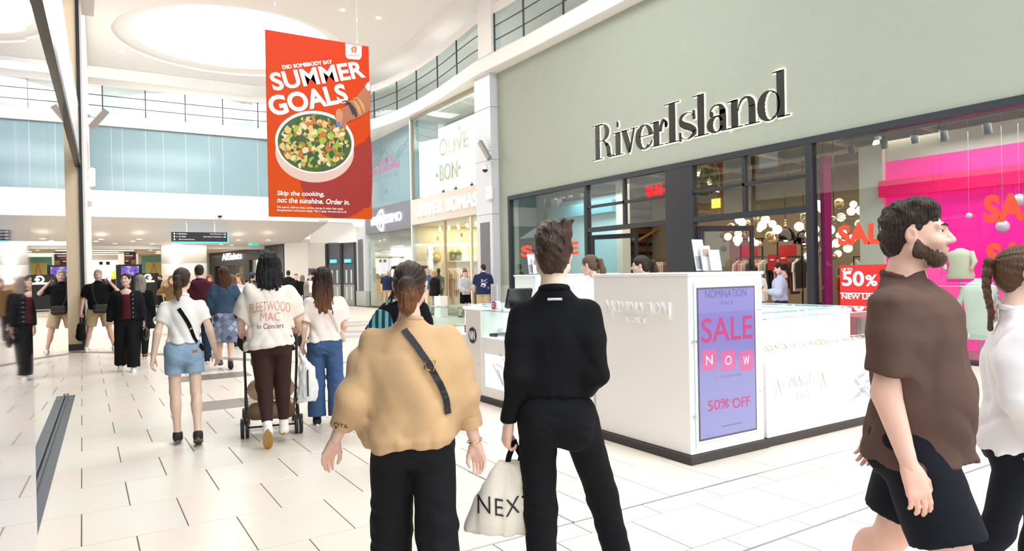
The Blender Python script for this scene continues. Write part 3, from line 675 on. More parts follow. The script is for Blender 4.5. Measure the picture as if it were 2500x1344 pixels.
for t, v in ((.095, .33), (.095, .205), (.915, .33), (.915, .205)):
    q = a+dx*(L_*t)+dn*.053+Z_*v; MB().obox(q+Z_*.01, dx, dn, Z_, .022, .003, .022).build('symbol', m_bt, ds)
def dome_cam(q, label, r=.11):
    d = thing('dome_camera', label, 'camera', tuple(q))
    MB().lathe((q.x, q.y, q.z), [(.01, .16), (r*.55, .16), (r, .08), (r, .0)], 18).build('housing', m_white, d)
    MB().ell((q.x, q.y, q.z), r*.9, nu=16, nv=8).build('smoked_dome', M('smoked_dome', '2a2c30', .1, var=0), d)
    return d
q = on_y(537, 526, 33.1); d = dome_cam(q, 'white dome security camera hanging under the white end band'); MB().cyl((q.x, q.y, q.z+.15), (q.x, q.y+.12, q.z+.32), .02).build('bracket', m_white, d)
def exit_sign(px, py, w, h, Y, label, dirx=(1, 0, 0)):
    q = on_y(px, py, Y); d = thing('exit_sign', label, 'sign', tuple(q)); ax = Vector(dirx).normalized(); an = Vector((ax.y, -ax.x, 0))
    MB().obox(q, ax, an, Z_, w/2, .03, h/2).build('panel', EM('exit_green', '23a48d', .9), d)
    for s, u in (('running_figure', -.24), ('arrow', .22)):
        mb = MB()
        if s == 'arrow': mb.prism([(-.1*w, -.06*h), (0, -.06*h), (0, -.25*h), (.13*w, 0), (0, .25*h), (0, .06*h), (-.1*w, .06*h)], q+ax*(u*w)+an*.031, ax, Z_, an, .002)
        else:
            mb.prism([(-.03*w, .2*h), (.03*w, .2*h), (.03*w, .36*h), (-.03*w, .36*h)], q+ax*(u*w)+an*.031, ax, Z_, an, .002); mb.prism([(-.08*w, -.3*h), (-.02*w, -.05*h), (-.05*w, .16*h), (.05*w, .16*h), (.04*w, -.08*h), (.1*w, -.3*h), (.05*w, -.3*h), (0, -.12*h), (-.04*w, -.3*h)], q+ax*(u*w)+an*.031, ax, Z_, an, .002)
        mb.build(s, m_wt, d)
    MB().cyl(q+Z_*h/2, q+Z_*(h/2+.12), .012).build('hanger', m_steel, d)
    return d
exit_sign(619, 595.5, .5, .16, 37.6, 'small green exit sign hanging in front of the black store front')

# ---------------------------------------------------------------- arcade beyond: black kiosks, screen, hoarding, poster column, black store
def px_box(mb, x0, x1, y0, y1, Y, dep):
    a = on_y(x0, y1, Y); b = on_y(x1, y0, Y); return mb.box((a.x, Y, a.z), (b.x, Y+dep, b.z))
m_blk = M('kiosk_black', '17171a', .35, var=.04)
k1 = thing('arcade_kiosk', 'tall black kiosk unit with a glowing white emblem in the arcade', 'kiosk', (3.1, 42.5, 0))
a = on_y(331, 750, 42.4); b = on_y(388, 666, 42.4); MB().bbox((a.x, 42.4, 0), (b.x, 43.4, b.z), .02).build('body', m_blk, k1)
MB().box((a.x+.03, 42.38, .05), (b.x-.03, 42.42, .12)).build('plinth', m_steel, k1)
c1 = on_y(361, 677, 42.36); mb = MB(); r = .2
for i in range(20):
    t0 = .6+i*(5.1/20); t1 = .6+(i+1)*(5.1/20)
    mb.prism([(r*.62*math.cos(t0), r*.62*math.sin(t0)), (r*math.cos(t0), r*math.sin(t0)), (r*math.cos(t1), r*math.sin(t1)), (r*.62*math.cos(t1), r*.62*math.sin(t1))], c1, X_, Z_, -Y_, .02)
mb.prism([(0, -.05), (.2, -.05), (.2, .05), (0, .05)], c1, X_, Z_, -Y_, .02); mb.build('emblem', EM('emblem_glow', 'fffdf0', 3.), k1)
c2 = on_y(361, 685.5, 42.36); MB().box((c2.x-.32, 42.36, c2.z-.06), (c2.x+.32, 42.4, c2.z+.03)).build('name_strip', EM('emblem_strip', 'fff4c0', 2.2), k1)
sc = thing('video_screen', 'black framed video screen stand showing a violet picture in the arcade', 'screen', (2.4, 44.5, 0))
a = on_y(284, 700, 44.5); b = on_y(346, 645, 44.5); MB().bbox((a.x, 44.5, 0), (b.x, 44.9, b.z), .02).build('cabinet', m_blk, sc)
m_scr = M('violet_screen', '000000', .3, var=0); nt = m_scr.node_tree; bs = nt.nodes['Principled BSDF']; nz = nt.nodes.new('ShaderNodeTexNoise'); nz.inputs['Scale'].default_value = 2.5
cr = nt.nodes.new('ShaderNodeValToRGB'); cr.color_ramp.elements[0].position = .35; cr.color_ramp.elements[0].color = lin('2c2450'); cr.color_ramp.elements[1].position = .65; cr.color_ramp.elements[1].color = lin('b9a6dc'); e = cr.color_ramp.elements.new(.5); e.color = lin('6b52b0')
tc = nt.nodes.new('ShaderNodeTexCoord'); nt.links.new(tc.outputs['Object'], nz.inputs['Vector']); nt.links.new(nz.outputs['Fac'], cr.inputs[0]); nt.links.new(cr.outputs[0], bs.inputs['Emission Color']); bs.inputs['Emission Strength'].default_value = .9
px_box(MB(), 296, 339, 649, 672, 44.47, .02).build('screen', m_scr, sc)
pc = thing('poster_column', 'square white column carrying a black menu poster behind the video screen', 'column', (2.6, 47, 0))
a = on_y(291, 690, 47); b = on_y(337, 613, 47); MB().box((a.x, 47, 0), (b.x, 47.9, 3.3)).build('shaft', m_white, pc)
ps = px_box(MB(), 304, 331.5, 615, 645, 46.96, .03).build('poster', m_blk, pc)
for v, w_, mm in ((618.5, 9, m_wt), (624, 19, m_wt), (629, 15, M('print_red', 'a8262c', .5)), (632, 10, MATS['print_red'] if 'print_red' in MATS else m_wt), (636.5, 8, m_wt)):
    px_box(MB(), 306, 306+w_, v-.8, v+.8, 46.955, .006).build('print_line', mm, ps)
px_box(MB(), 320, 331, 634, 644, 46.955, .006).build('food_print', M('food_print', '7d5a2a', .5, var=.6, vscale=9), ps)
hd = thing('hoarding', 'yellow and teal printed hoarding wall with a pink peak in the arcade', 'hoarding', (5.5, 56, 0))
a = on_y(346, 690, 56); b = on_y(404, 624, 56); MB().box((a.x, 56, 0), (b.x+1.5, 56.15, b.z)).build('board', M('hoarding_teal', '6fa79a', .6, var=.12, vscale=2), hd)
px_box(MB(), 357, 400, 639, 690, 55.97, .03).build('yellow_print', M('hoarding_yellow', 'c3c06a', .6, var=.18, vscale=6, stretch=(6, 1, .4)), hd)
pk = [on_y(*q, 55.95) for q in ((366, 668), (375.5, 634), (384, 668), (380, 668), (375.5, 648), (371, 668))]
MB().add(pk, [(0, 1, 4, 5), (1, 2, 3, 4)]).build('peak_print', M('peak_pink', 'c9877c', .6, var=.1), hd)
# bright food counters far left
fc = thing('food_counter', 'bright white lit food counter wall far down the arcade', 'counter', (.3, 57, 0))
a = on_y(222, 700, 57); b = on_y(291, 634, 57); MB().box((-3, 57, 0), (b.x, 57.4, 1.15)).build('counter_front', M('counter_warm', 'd9a45a', .5, var=.35, vscale=2.5, emit='ffb850', estr=.5), fc)
MB().box((-3, 57.6, 1.3), (b.x, 57.7, 3.0)).build('lit_panel', EM('menu_glow', 'eef4ff', 1.7), fc)
for i in range(4):
    q = on_y(238+i*15, 657, 57.3); MB().box((q.x-.2, 57.2, 1.16), (q.x+.2, 57.5, 1.5+.15*(i % 2))).build('counter_display', M('counter_dark', '3a2f2b', .5), fc)
for i, px in enumerate((246, 263)): px_box(MB(), px-4, px+5, 638, 646, 57.5, .05).build('hung_screen', m_blk, fc)
gl = thing('flower_stall', 'yellow lit produce display beside the black video screen', 'stall', (1.7, 50, 0))
a = on_y(272, 700, 50); b = on_y(284, 664, 50); MB().box((a.x, 50, 0), (b.x+.3, 50.5, b.z-.4)).build('stand', m_blk, gl)
for i in range(26):
    MB().ell((a.x+.05+.55*rnd.random(), 49.95+.2*rnd.random(), b.z-.4+.45*rnd.random()), .09, nu=8, nv=5).build('bloom', M('bloom_yellow', 'e8c52e', .6, emit='e8c52e', estr=.4), gl)
# black store front on the right of the arcade
A1 = Vector((9.42, 38.5, 0)); A2 = Vector((7.74, 53.0, 0)); ad = (A2-A1).normalized(); an = Vector((-ad.y, ad.x, 0));  an = an if an.x < 0 else -an
def ab(mb, t0, t1, d0, d1, z0, z1):
    c = A1+ad*((t0+t1)/2)+an*((d0+d1)/2)+Z_*((z0+z1)/2); return mb.obox(c, ad, an, Z_, (t1-t0)/2, (d1-d0)/2, (z1-z0)/2)
m_ch = M('charcoal_front', '2b2927', .5, var=.06)
def tpx(px):
    d = ray(px, 640); q = Vector((0, 0, EYE)); # intersect with front plane
    s = (A1-q).dot(an)/d.dot(an); return (q+d*s-A1).dot(ad)
bs_ = thing('black_store_front', 'charcoal store front with white lettering and lit doorway in the arcade', 'shop front', tuple(A1))
T = [0, tpx(680), tpx(664), tpx(608), tpx(594), tpx(574), tpx(524), tpx(511)]
for t0, t1, z0, z1 in ((T[0], T[1], 0, 3.42), (T[1], T[2], 0, 3.42), (T[2], T[3], 2.62, 3.42), (T[2], T[3], 0, .5), (T[3], T[4], 0, 3.42), (T[4], T[5], 2.3, 3.42), (T[5], T[6], 2.35, 3.42), (T[6], T[7], 0, 3.42)):
    ab(MB(), t0, t1, -.3, 0, z0, z1).build('front_panel', m_ch if t0 > 0 else m_blk, bs_)
ab(MB(), T[2], T[3], -.12, -.1, .5, 2.62).build('pane', m_shop_glass, bs_); ab(MB(), T[4], T[5], -.12, -.1, 0, 2.3).build('pane', m_shop_glass, bs_)
ab(MB(), T[5], T[6], -.25, -.2, 0, 2.35).build('door_leaf', m_blk, bs_)
u0, u1 = tpx(592), tpx(544); text('lettering', 'AllSaints', A1+ad*u1+an*.03+Z_*2.72, -ad, Z_, u1-u0, .46, EM('sign_white', 'f2f4ff', 1.6), bs_, depth=.03, bold=.01)
for px in (618, 648): t = tpx(px); ab(MB(), t-.9, t+.9, .0, .03, 3.05, 3.17).build('vent_slot', m_black, bs_)
S('wall_store_back', MB().add([tuple(A1+ad*T[0]-an*6), tuple(A1+ad*T[7]-an*6), tuple(A1+ad*T[7]-an*6+Z_*3.4), tuple(A1+ad*T[0]-an*6+Z_*3.4)], [(0, 1, 2, 3)]), M('store_olive', '87907a', .8, var=.1))
wg = ab(MB(), T[2]+.3, T[3]-.2, -1.2, -1.14, 1.4, 1.9)
for i in range(14):
    t = T[2]+.4+(T[3]-T[2]-.8)*i/13; o = ab(MB(), t-.05, t+.05, -1.4, -1.0, .75, 1.91); single('hanging_garment', o, M('garment_%d' % (i % 5), ['b23a4a', '8a8f99', 'c9c4bd', '5a4a66', 'd87a70'][i % 5], .8), ['red', 'grey', 'pale', 'purple', 'coral'][i % 5]+' garment hanging in the lit window of the charcoal store', 'garment', 'garments in the charcoal store window')
o = ab(MB(), T[2]+.2, T[3]-.2, -1.22, -1.18, 1.9, 1.95); [ab(o, t_, t_+.05, -1.22, -1.18, 0, 1.9) for t_ in (T[2]+.2, T[3]-.25)]; single('garment_rail', o, m_wt, 'white clothes rail in the lit window of the charcoal store', 'rail')
l = ab(MB(), T[2]+.6, T[2]+2.2, -.14, -.12, 2.1, 2.5); single('store_screen', l, EM('store_screen', 'f2f6ff', 1.5), 'small bright screen high inside the charcoal store window', 'screen')
area('store_lamp', tuple(A1+ad*6-an*2.5+Z_*3.2), 4, 3, 60, (1, .95, .88))

# white walls and the grey double doors at the corner
def wallpoly(name, pts, z0, z1, mat, dep=.2):
    V = [(x, y, z) for z in (z0, z1) for x, y in pts]; n = len(pts)
    return MB().add(V, [(i, i+1, n+i+1, n+i) for i in range(n-1)])
m_lime = M('limestone_tile', 'ddd9d2', .5, var=.05, vscale=6)
c0 = Vector((9.42, 38.35, 0)); c1 = Vector((10.15, 36.4, 0)); c2 = Vector((10.86, 35.5, 0)); c3 = Vector((11.95, 34.0, 0))
def seg(mb, a, b, z0, z1, d0=0., d1=.2):
    dx = (b-a).normalized(); n = Vector((-dx.y, dx.x, 0)); n = n if n.x > 0 or n.y > 0 else -n
    c = (a+b)/2 + n*((d0+d1)/2) + Z_*((z0+z1)/2); return mb.obox(c, dx, n, Z_, (b-a).length/2, (d1-d0)/2, (z1-z0)/2)
S('wall_corner', seg(MB(), c0, c1, 0, 3.5), m_white)
wt = seg(MB(), c1, c2, 1.5, 3.5); seg(wt, c1, c2, 0, 1.49, -.015, .2); S('wall_corner_side', wt, m_lime)
S('wall_door', seg(MB(), Vector((9.9, 35.0, 0)), Vector((12.1, 33.75, 0)), 3.25, 5.4, -.05, .2), m_white)
d3 = bpy.data.objects.new('door_3', None); COL.objects.link(d3); d3.location = tuple(c2); ROOT[d3] = c2.copy(); props(d3, kind='structure')
dd = (c3-c2).normalized(); nn = Vector((dd.y, -dd.x, 0)); nn = nn if nn.y < 0 else -nn; L_ = (c3-c2).length
m_dg = M('door_grey', '5a5c62', .5, var=.05); m_dlow = M('door_lower', 'a39e98', .45, .3, var=.05)
seg(MB(), c2, c3, 2.15, 3.25, .0, .1).build('over_panel', m_dg, d3)
for u0, u1 in ((0, .14), (L_*.5, L_*.5+.14), (L_-.08, L_)): MB().obox(c2+dd*((u0+u1)/2)+Z_*1.6+nn*.03, dd, nn, Z_, (u1-u0)/2, .06, 1.62).build('door_post', m_ch, d3)
for u0, u1 in ((.14, L_*.5), (L_*.5+.14, L_-.08)):
    MB().obox(c2+dd*((u0+u1)/2)+Z_*1.62, dd, nn, Z_, (u1-u0)/2, .03, .53).build('leaf', m_dg, d3); MB().obox(c2+dd*((u0+u1)/2)+Z_*.54, dd, nn, Z_, (u1-u0)/2, .035, .54).build('kick_panel', m_dlow, d3)
    for t in (.3, .72):
        for z in (.62, 1.5): MB().obox(c2+dd*(u0+(u1-u0)*t)+Z_*z+nn*.04, dd, nn, Z_, .05, .01, .34).build('vision_panel', M('vision_glass', 'b9cfd2', .15, var=.1), d3)
    q = c2+dd*((u0+u1)/2)+Z_*2.3+nn*.12; e = thing('exit_sign', 'small teal lit exit sign above the grey double doors', 'sign', tuple(q), group='exit signs over the grey doors'); MB().obox(q, dd, nn, Z_, .2, .03, .09).build('panel', EM('exit_teal', '35b7a8', 1.1), e); MB().obox(q+nn*.031, dd, nn, Z_, .1, .002, .03).build('arrow', m_wt, e); MB().obox(q-nn*.06, dd, nn, Z_, .05, .05, .04).build('bracket', m_steel, e)
q = c2+dd*.1+Z_*1.72+nn*.1; MB().cyl(q, q+nn*.01, .09, n=20).build('round_notice', m_wt, d3)
q = on_y(738, 668, 36.9); po = seg(MB(), c1+(c2-c1)*.05, c1+(c2-c1)*.42, 1.15, 1.95, -.05, -.017); single('framed_poster', po, M('poster_violet', '5a4a63', .4, var=.5, vscale=4), 'small violet framed poster on the pale stone wall by the doors', 'poster')
# second clad column by the doors
c2m = thing('clad_column', 'pale clad column with grey inset and stone foot beside the grey doors', 'column', (12.05, 33.2, 0))
MB().bbox((11.92, 32.55, .75), (12.4, 33.85, 8.0), .01).build('cladding_panel', m_silver, c2m); MB().box((11.9, 32.85, .75), (11.94, 33.55, 3.35)).build('inset_panel', MATS['dark_grey_panel'], c2m); MB().bbox((11.88, 32.5, 0), (12.42, 33.9, .75), .01).build('stone_foot', m_conc, c2m)
q = on_x(876, 546, 11.9); d = thing('round_lamp', 'small round cream wall lamp on the clad column by the doors', 'lamp', tuple(q)); MB().ell(q-X_*.14, .16, .22, .14).build('lamp_shade', EM('cream_glow', 'fff6dc', 1.2), d); MB().cyl(q-X_*.12, q+X_*.02, .08).build('wall_plate', m_white, d)

# ---------------------------------------------------------------- hanging banner: flat printed board
BY = 16.5
ban = thing('hanging_banner', 'large orange food advert banner hanging on wires from the ceiling', 'banner', (4.98, BY, 2.96))
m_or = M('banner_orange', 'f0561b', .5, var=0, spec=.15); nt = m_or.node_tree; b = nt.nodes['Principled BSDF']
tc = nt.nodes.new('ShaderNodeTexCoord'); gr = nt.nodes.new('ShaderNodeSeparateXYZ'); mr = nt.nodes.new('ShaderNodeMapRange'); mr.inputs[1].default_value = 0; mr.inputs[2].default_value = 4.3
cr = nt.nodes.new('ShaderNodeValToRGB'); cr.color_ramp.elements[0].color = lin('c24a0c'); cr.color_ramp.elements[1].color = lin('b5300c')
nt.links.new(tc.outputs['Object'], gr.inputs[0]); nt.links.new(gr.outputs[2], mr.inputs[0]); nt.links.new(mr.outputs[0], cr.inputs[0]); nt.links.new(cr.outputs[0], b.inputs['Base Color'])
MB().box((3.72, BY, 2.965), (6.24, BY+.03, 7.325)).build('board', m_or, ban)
def bp_(cx, cy, lay): return on_y(620+cx/2.6875, 60+cy/2.6875, BY-.0015*lay)
def bpoly(pts, lay, mat, nm): return MB().add([bp_(x, y, lay) for x, y in pts], [list(range(len(pts)))]).build(nm, mat, ban, normals=False)
def ellp(cx, cy, rx, ry, n=40, rot=0., a0=0, a1=2*PI):
    return [(cx+rx*math.cos(a0+(a1-a0)*i/n)*math.cos(rot)-ry*math.sin(a0+(a1-a0)*i/n)*math.sin(rot), cy+rx*math.cos(a0+(a1-a0)*i/n)*math.sin(rot)+ry*math.sin(a0+(a1-a0)*i/n)*math.cos(rot)) for i in range(n)]
# dark red print shape (shadow drawn in the artwork)
sh = [(x, y) for x, y in ellp(560, 1000, 262, 268, 60, -.35) if x < 771 and y < 1272]
sh = [(308, 1020), (330, 1110), (380, 1190), (450, 1245), (540, 1268), (640, 1255), (720, 1205), (772, 1150), (768, 750), (720, 770), (650, 810), (600, 900), (520, 1000), (420, 1035)]
bpoly([tuple(p) for p in crom(sh, 4, True)], 1, M('banner_red', '8e180d', .5, var=.06), 'print_shape')
bpoly([(x, y) for x, y in ellp(398, 835, 258, 200, 48, .04)], 2, M('bowl_side', 'c8ada2', .5, var=.03), 'bowl_side')
bpoly(ellp(398, 770, 260, 205, 56, .1), 3, M('bowl_rim', 'd9d4d0', .5, var=.01), 'bowl_rim')
bpoly(ellp(398, 775, 243, 190, 56, .1), 4, M('bowl_green', '35501f', .6, var=.4, vscale=6), 'salad_ground')
rb = random.Random(11); groups = {}
cols = [('leaf_dark', '234a20'), ('leaf_bright', '8f9f2c'), ('leaf_mid', '557828'), ('crouton', 'a8621f'), ('chicken', 'd2bd9c'), ('parmesan', 'c9a868'), ('leaf_pale', 'b5b35e')]
for i in range(330):
    a = rb.random()*2*PI; r = math.sqrt(rb.random())*.95; cx = 398+235*r*math.cos(a); cy = 772+178*r*math.sin(a)
    k = rb.choice((0, 0, 0, 1, 1, 2, 3, 3, 3, 4, 4, 5, 5, 6)); s = rb.uniform(8, 26); el = rb.uniform(.45, 1.); ro = rb.random()*PI; n = 9
    pts = [(cx+s*(1+.35*rb.uniform(-1, 1))*(math.cos(t)*math.cos(ro)-el*math.sin(t)*math.sin(ro)), cy+s*(1+.35*rb.uniform(-1, 1))*(math.cos(t)*math.sin(ro)+el*math.sin(t)*math.cos(ro))) for t in [2*PI*j/n for j in range(n)]]
    mb = groups.setdefault(k, MB()); mb.add([bp_(x, y, 5+i*.012) for x, y in pts], [list(range(n))])
for k, mb in groups.items(): o = mb.build('salad_print', M(cols[k][0], cols[k][1], .6, var=.25, vscale=14), ban, normals=False); o['kind'] = 'stuff'
# printed arm with bracelets and blue nail
bpoly([tuple(p) for p in crom([(530, 600), (560, 560), (600, 535), (640, 505), (700, 440), (735, 400), (762, 385), (763, 545), (720, 590), (660, 620), (610, 640), (600, 690), (570, 665), (545, 665), (540, 620)], 4, True)], 9, M('print_skin', '9a5f40', .6, var=.12, vscale=5), 'print_arm')
bpoly([tuple(p) for p in crom([(538, 570), (560, 550), (582, 580), (580, 620), (570, 668), (548, 668), (540, 620)], 4, True)], 10, M('print_skin_light', 'b57a58', .6, var=.08), 'print_thumb')
bpoly([(548, 640), (566, 638), (568, 665), (558, 672), (547, 667)], 11, M('nail_blue', '1b6fd0', .3, var=.02), 'print_nail')
for c, w, mm in (((620, 545), 8, M('bracelet_dark', '2b2233', .4)), ((640, 560), 10, MATS['bracelet_dark']), ((665, 545), 6, M('bracelet_gold', 'b88a4a', .4)), ((690, 525), 5, MATS['bracelet_gold'])):
    x, y = c; bpoly([tuple(p) for p in crom([(x-40, y-42), (x-10, y-48), (x+25, y-10), (x+38, y+30), (x+34, y+48), (x+34-w, y+46), (x+26-w, y+24), (x+12-w, y-4), (x-14, y-48+w), (x-40, y-42+w)], 3, True)], 10.5, mm, 'print_bracelet')
bpoly([(728, 405), (740, 385), (760, 372), (762, 430), (750, 436)], 10.2, M('cuff_print', 'd8cfc8', .6, var=.5, vscale=22), 'print_cuff')
bpoly([tuple(p) for p in ([(600, 122), (707, 140), (706, 205)] + [(700, 222), (688, 230)] + [(620, 224), (606, 214), (601, 196)])], 2, M('logo_white', 'f4ece6', .5, var=.01), 'logo_tab')
bpoly([(632, 160), (655, 137), (668, 146), (668, 140), (673, 141), (673, 150), (679, 158), (672, 160), (671, 186), (640, 183), (640, 162)], 3, M('logo_orange', 'ea5b14', .5, var=.01), 'logo_house')
bpoly([(652, 155), (656, 150), (659, 156), (657, 187), (654, 187)], 4, MATS['logo_white'], 'logo_fork')
def btext(t, x0, y0, x1, y1, h, lay, mat, bold, shear=0., sp=1.):
    a = bp_(x0, y0, lay); b = bp_(x1, y1, lay); c = bp_(x0, y0-h, lay); d = (b-a)
    text('lettering', t, a, d, Vector((-d.z, 0, d.x)), d.length, (c-a).length, mat, ban, depth=0., bold=bold, shear=shear, spacing=sp)
m_btx = M('banner_white', 'f7efe9', .5, var=.01)
btext('JUST EAT', 620, 210, 690, 214, 15, 4, MATS['logo_orange'], .03, .25)
btext('DID SOMEBODY SAY', 190, 293, 517, 254, 26, 2, m_btx, .035)
btext('SUMMER', 130, 436, 735, 346, 118, 2, m_btx, .03)
btext('GOALS', 118, 604, 626, 508, 132, 2, m_btx, .035)
btext('Skip the cooking,', 152, 1128, 462, 1134, 40, 6, m_btx, .02, .18)
btext('not the sunshine. Order in.', 152, 1166, 628, 1182, 36, 6, m_btx, .02, .18)
btext('Min spend, delivery fees, service charge & other fees apply.', 152, 1206, 588, 1218, 18, 6, m_btx, .004)
btext('Geographical restrictions apply. T&Cs apply. See just-eat.co.uk', 152, 1226, 608, 1238, 18, 6, m_btx, .004)
for x in (3.95, 5.95):
    MB().cyl((x, BY+.015, 7.3), (x, BY+.015, 10.2), .005, n=6).build('wire', m_steel, ban)
    for z in (7.36, 7.9, 9.6): MB().box((x-.012, BY, z), (x+.012, BY+.03, z+.08)).build('wire_clip', m_steel, ban)
# ---------------------------------------------------------------- jewellery kiosk
KX, KY = 4.05, 3.82
m_kw = M('kiosk_white', 'faf8f6', .35, var=.01); m_kp = M('kiosk_plinth', '35312f', .5, var=.06); m_kin = M('case_lining_glow', 'f6f6f8', .5, var=.01, emit='ffffff', estr=.5)  # the lining glows by itself to imitate the brightly lit case
m_led = EM('case_led', 'f4f8ff', 5.); m_case = glass('case_glass', 'f4fbfa', 1.4, .8); m_edge = M('glass_edge', 'bfe0dc', .15, var=.05)
m_logo = M('raised_white_letter', 'fdfdfd', .3, var=0); m_gold = M('gold', 'd9b96a', .25, 1., var=.05); m_silv = M('silver', 'd8d9dc', .2, 1., var=.05)
def logo(parent, o, right, w, h, mat, depth=.012):
    """NOMINATION in large and small capitals over ITALY"""
    right = Vector(right).normalized(); o = Vector(o)
    text('lettering', 'N', o+Z_*h*.22, right, Z_, w*.115, h*.72, mat, parent, depth=depth, bold=-.005)
    text('lettering', 'OMINATIO', o+right*(w*.13)+Z_*h*.40, right, Z_, w*.73, h*.5, mat, parent, depth=depth, bold=-.01)
    text('lettering', 'N', o+right*(w*.875)+Z_*h*.22, right, Z_, w*.125, h*.72, mat, parent, depth=depth, bold=-.005)
    text('lettering', 'ITALY', o+right*(w*.34)+Z_*0, right, Z_, w*.31, h*.24, mat, parent, depth=depth, bold=-.01, spacing=1.2)
kt = thing('display_tower', 'tall white kiosk tower with raised logo and a lilac sale screen', 'display unit', (KX+.46, KY+.6, 0))
MB().bbox((KX+.03, KY+.03, .07), (KX+.93, KY+1.22, 1.50), .006).build('body', m_kw, kt)
MB().bbox((KX+.015, KY+.015, 1.50), (KX+.945, KY+1.235, 1.527), .005).build('top_board', m_kw, kt)
MB().bbox((KX, KY, 0), (KX+.96, KY+1.25, .07), .004).build('plinth', m_kp, kt)
lg = on_x(1480, 790, KX+.02); lg2 = on_x(1636, 790, KX+.02)
logo(kt, (KX+.03, lg.y, 1.10), (0, -1, 0), lg.y-lg2.y, .20, m_logo, .018)
# screen with bezel and a glass cover door
yf = KY+.028
def kp(px, py, d=0.): q = on_y(px, py, yf-d); return q
MB().bbox((4.13, yf-.012, .155), (4.90, yf, 1.425), .004).build('screen_frame', m_kw, kt)
scr = MB().box((4.155, yf-.016, .175), (4.86, yf-.012, 1.405)).build('screen_bezel', M('bezel', '5d4a62', .3, var=.05), kt)
m_lil = M('lilac_screen', 'a9a8dc', .12, var=0); nt = m_lil.node_tree; b = nt.nodes['Principled BSDF']
tc = nt.nodes.new('ShaderNodeTexCoord'); gr = nt.nodes.new('ShaderNodeSeparateXYZ'); nt.links.new(tc.outputs['Object'], gr.inputs[0])
mr = nt.nodes.new('ShaderNodeMapRange'); mr.inputs[1].default_value = .2; mr.inputs[2].default_value = 1.4; cr = nt.nodes.new('ShaderNodeValToRGB')
cr.color_ramp.elements[0].color = lin('b0aadb'); cr.color_ramp.elements[1].color = lin('9a86cf'); nt.links.new(gr.outputs[2], mr.inputs[0]); nt.links.new(mr.outputs[0], cr.inputs[0])
nt.links.new(cr.outputs[0], b.inputs['Emission Color']); b.inputs['Emission Strength'].default_value = .55; b.inputs['Base Color'].default_value = lin('3a3560')
MB().box((4.17, yf-.0175, .19), (4.845, yf-.016, 1.39)).build('screen', m_lil, kt)
m_mag = M('screen_magenta', 'a02f62', .4, var=.03, emit='a8346a', estr=.45); m_nav = M('screen_navy', '4a4576', .4, var=.02, emit='4a4576', estr=.3); m_pk = M('screen_pink_box', 'b0507e', .4, var=.03, emit='b8567f', estr=.45); m_lw = M('screen_white', 'e6dcf0', .4, var=.01, emit='e6dcf0', estr=.5)
def st(t, px0, py0, px1, h, mat, bold=0., shear=0.):
    a = kp(px0, py0, .018); b_ = kp(px1, py0, .018); a.y = b_.y = yf-.018; text('lettering', t, a, X_, Z_, b_.x-a.x, h, mat, kt, depth=.0006, bold=bold, shear=shear)
def sz(px, y0, y1): return kp(px, y0).z-kp(px, y1).z
st('NOMINATION', 1722, 728, 1822, .068, m_nav, -.01); st('ITALY', 1758, 744, 1790, .03, m_nav, -.01)
st('SALE', 1713, 838, 1838, .20, m_mag, .012)
for ch, x0, x1 in (('N', 1714, 1749), ('O', 1761, 1795), ('W', 1806, 1838)):
    a = kp(x0, 905, .018); b_ = kp(x1, 852, .018); zb = kp((x0+x1)/2, 902).z; MB().box((a.x, yf-.0182, zb), (b_.x, yf-.0176, zb+.165)).build('letter_box', m_pk, kt)
    text('lettering', ch, (a.x+(b_.x-a.x)*.28, yf-.0184, zb+.045), X_, Z_, (b_.x-a.x)*.44, .075, m_lw, kt, depth=.0005, bold=-.005)
st('1 - 27 JULY 2026', 1748, 926, 1811, .026, m_nav, -.015)
st('50%', 1728, 1004, 1780, .085, m_mag, .012); st('OFF', 1789, 997, 1832, .085, m_mag, .012); st('UP TO', 1771, 985, 1790, .03, m_mag, .005)
q = kp(1760, 1040); MB().box((q.x, yf-.0182, q.z), (q.x+.24, yf-.0176, q.z+.005)).build('print_line', m_nav, kt)
cov = MB().box((4.10, yf-.035, .13), (4.92, yf-.029, 1.45)).build('cover_glass', glass('cover_glass', 'f8fcfc', 1.35, .35), kt)
for a, b_ in (((4.098, yf-.036, .13), (4.104, yf-.028, 1.45)),): MB().box(a, b_).build('cover_edge', m_edge, kt)
for z in (.38, .98): MB().cyl((4.115, yf-.04, z), (4.115, yf-.0, z), .012).build('stand_off', m_silv, kt)
for z in (.5, 1.2): MB().cyl((4.905, yf-.04, z), (4.905, yf-.0, z), .009).build('stand_off', m_silv, kt)

def jewels(parent_case, x0, x1, y0, y1, z, n, along_x=True, seed=1):
    """each tray of links is a thing of its own, with its links as parts joined"""
    rr = random.Random(seed)
    for i in range(n):
        t = (i+.5)/n; cx = x0+(x1-x0)*t if along_x else (x0+x1)/2; cy = (y0+y1)/2 if along_x else y0+(y1-y0)*t
        w = (x1-x0)/n*.42 if along_x else (x1-x0)*.4; d = (y1-y0)*.4 if along_x else (y1-y0)/n*.42
        tr = thing('jewellery_tray', 'white jewellery tray with small silver bracelets in the lit glass case', 'tray', (cx, cy, z), group='jewellery trays in the glass counters')
        MB().bbox((cx-w, cy-d, z), (cx+w, cy+d, z+.02), .005).build('tray_base', m_kw, tr)
        for j in range(3):
            u = (j-1)*.6*(w if along_x else d); p = [(cx+(u if along_x else .35*w*math.cos(a)), cy+(.35*d*math.cos(a)+u*0 if along_x else u), z+.045+.025*math.sin(a)) for a in [2*PI*k/10 for k in range(10)]]
            MB().tube(p, .004, 5, closed=True).build('bracelet', [m_silv, m_gold, m_silv][rr.randrange(3)], tr)
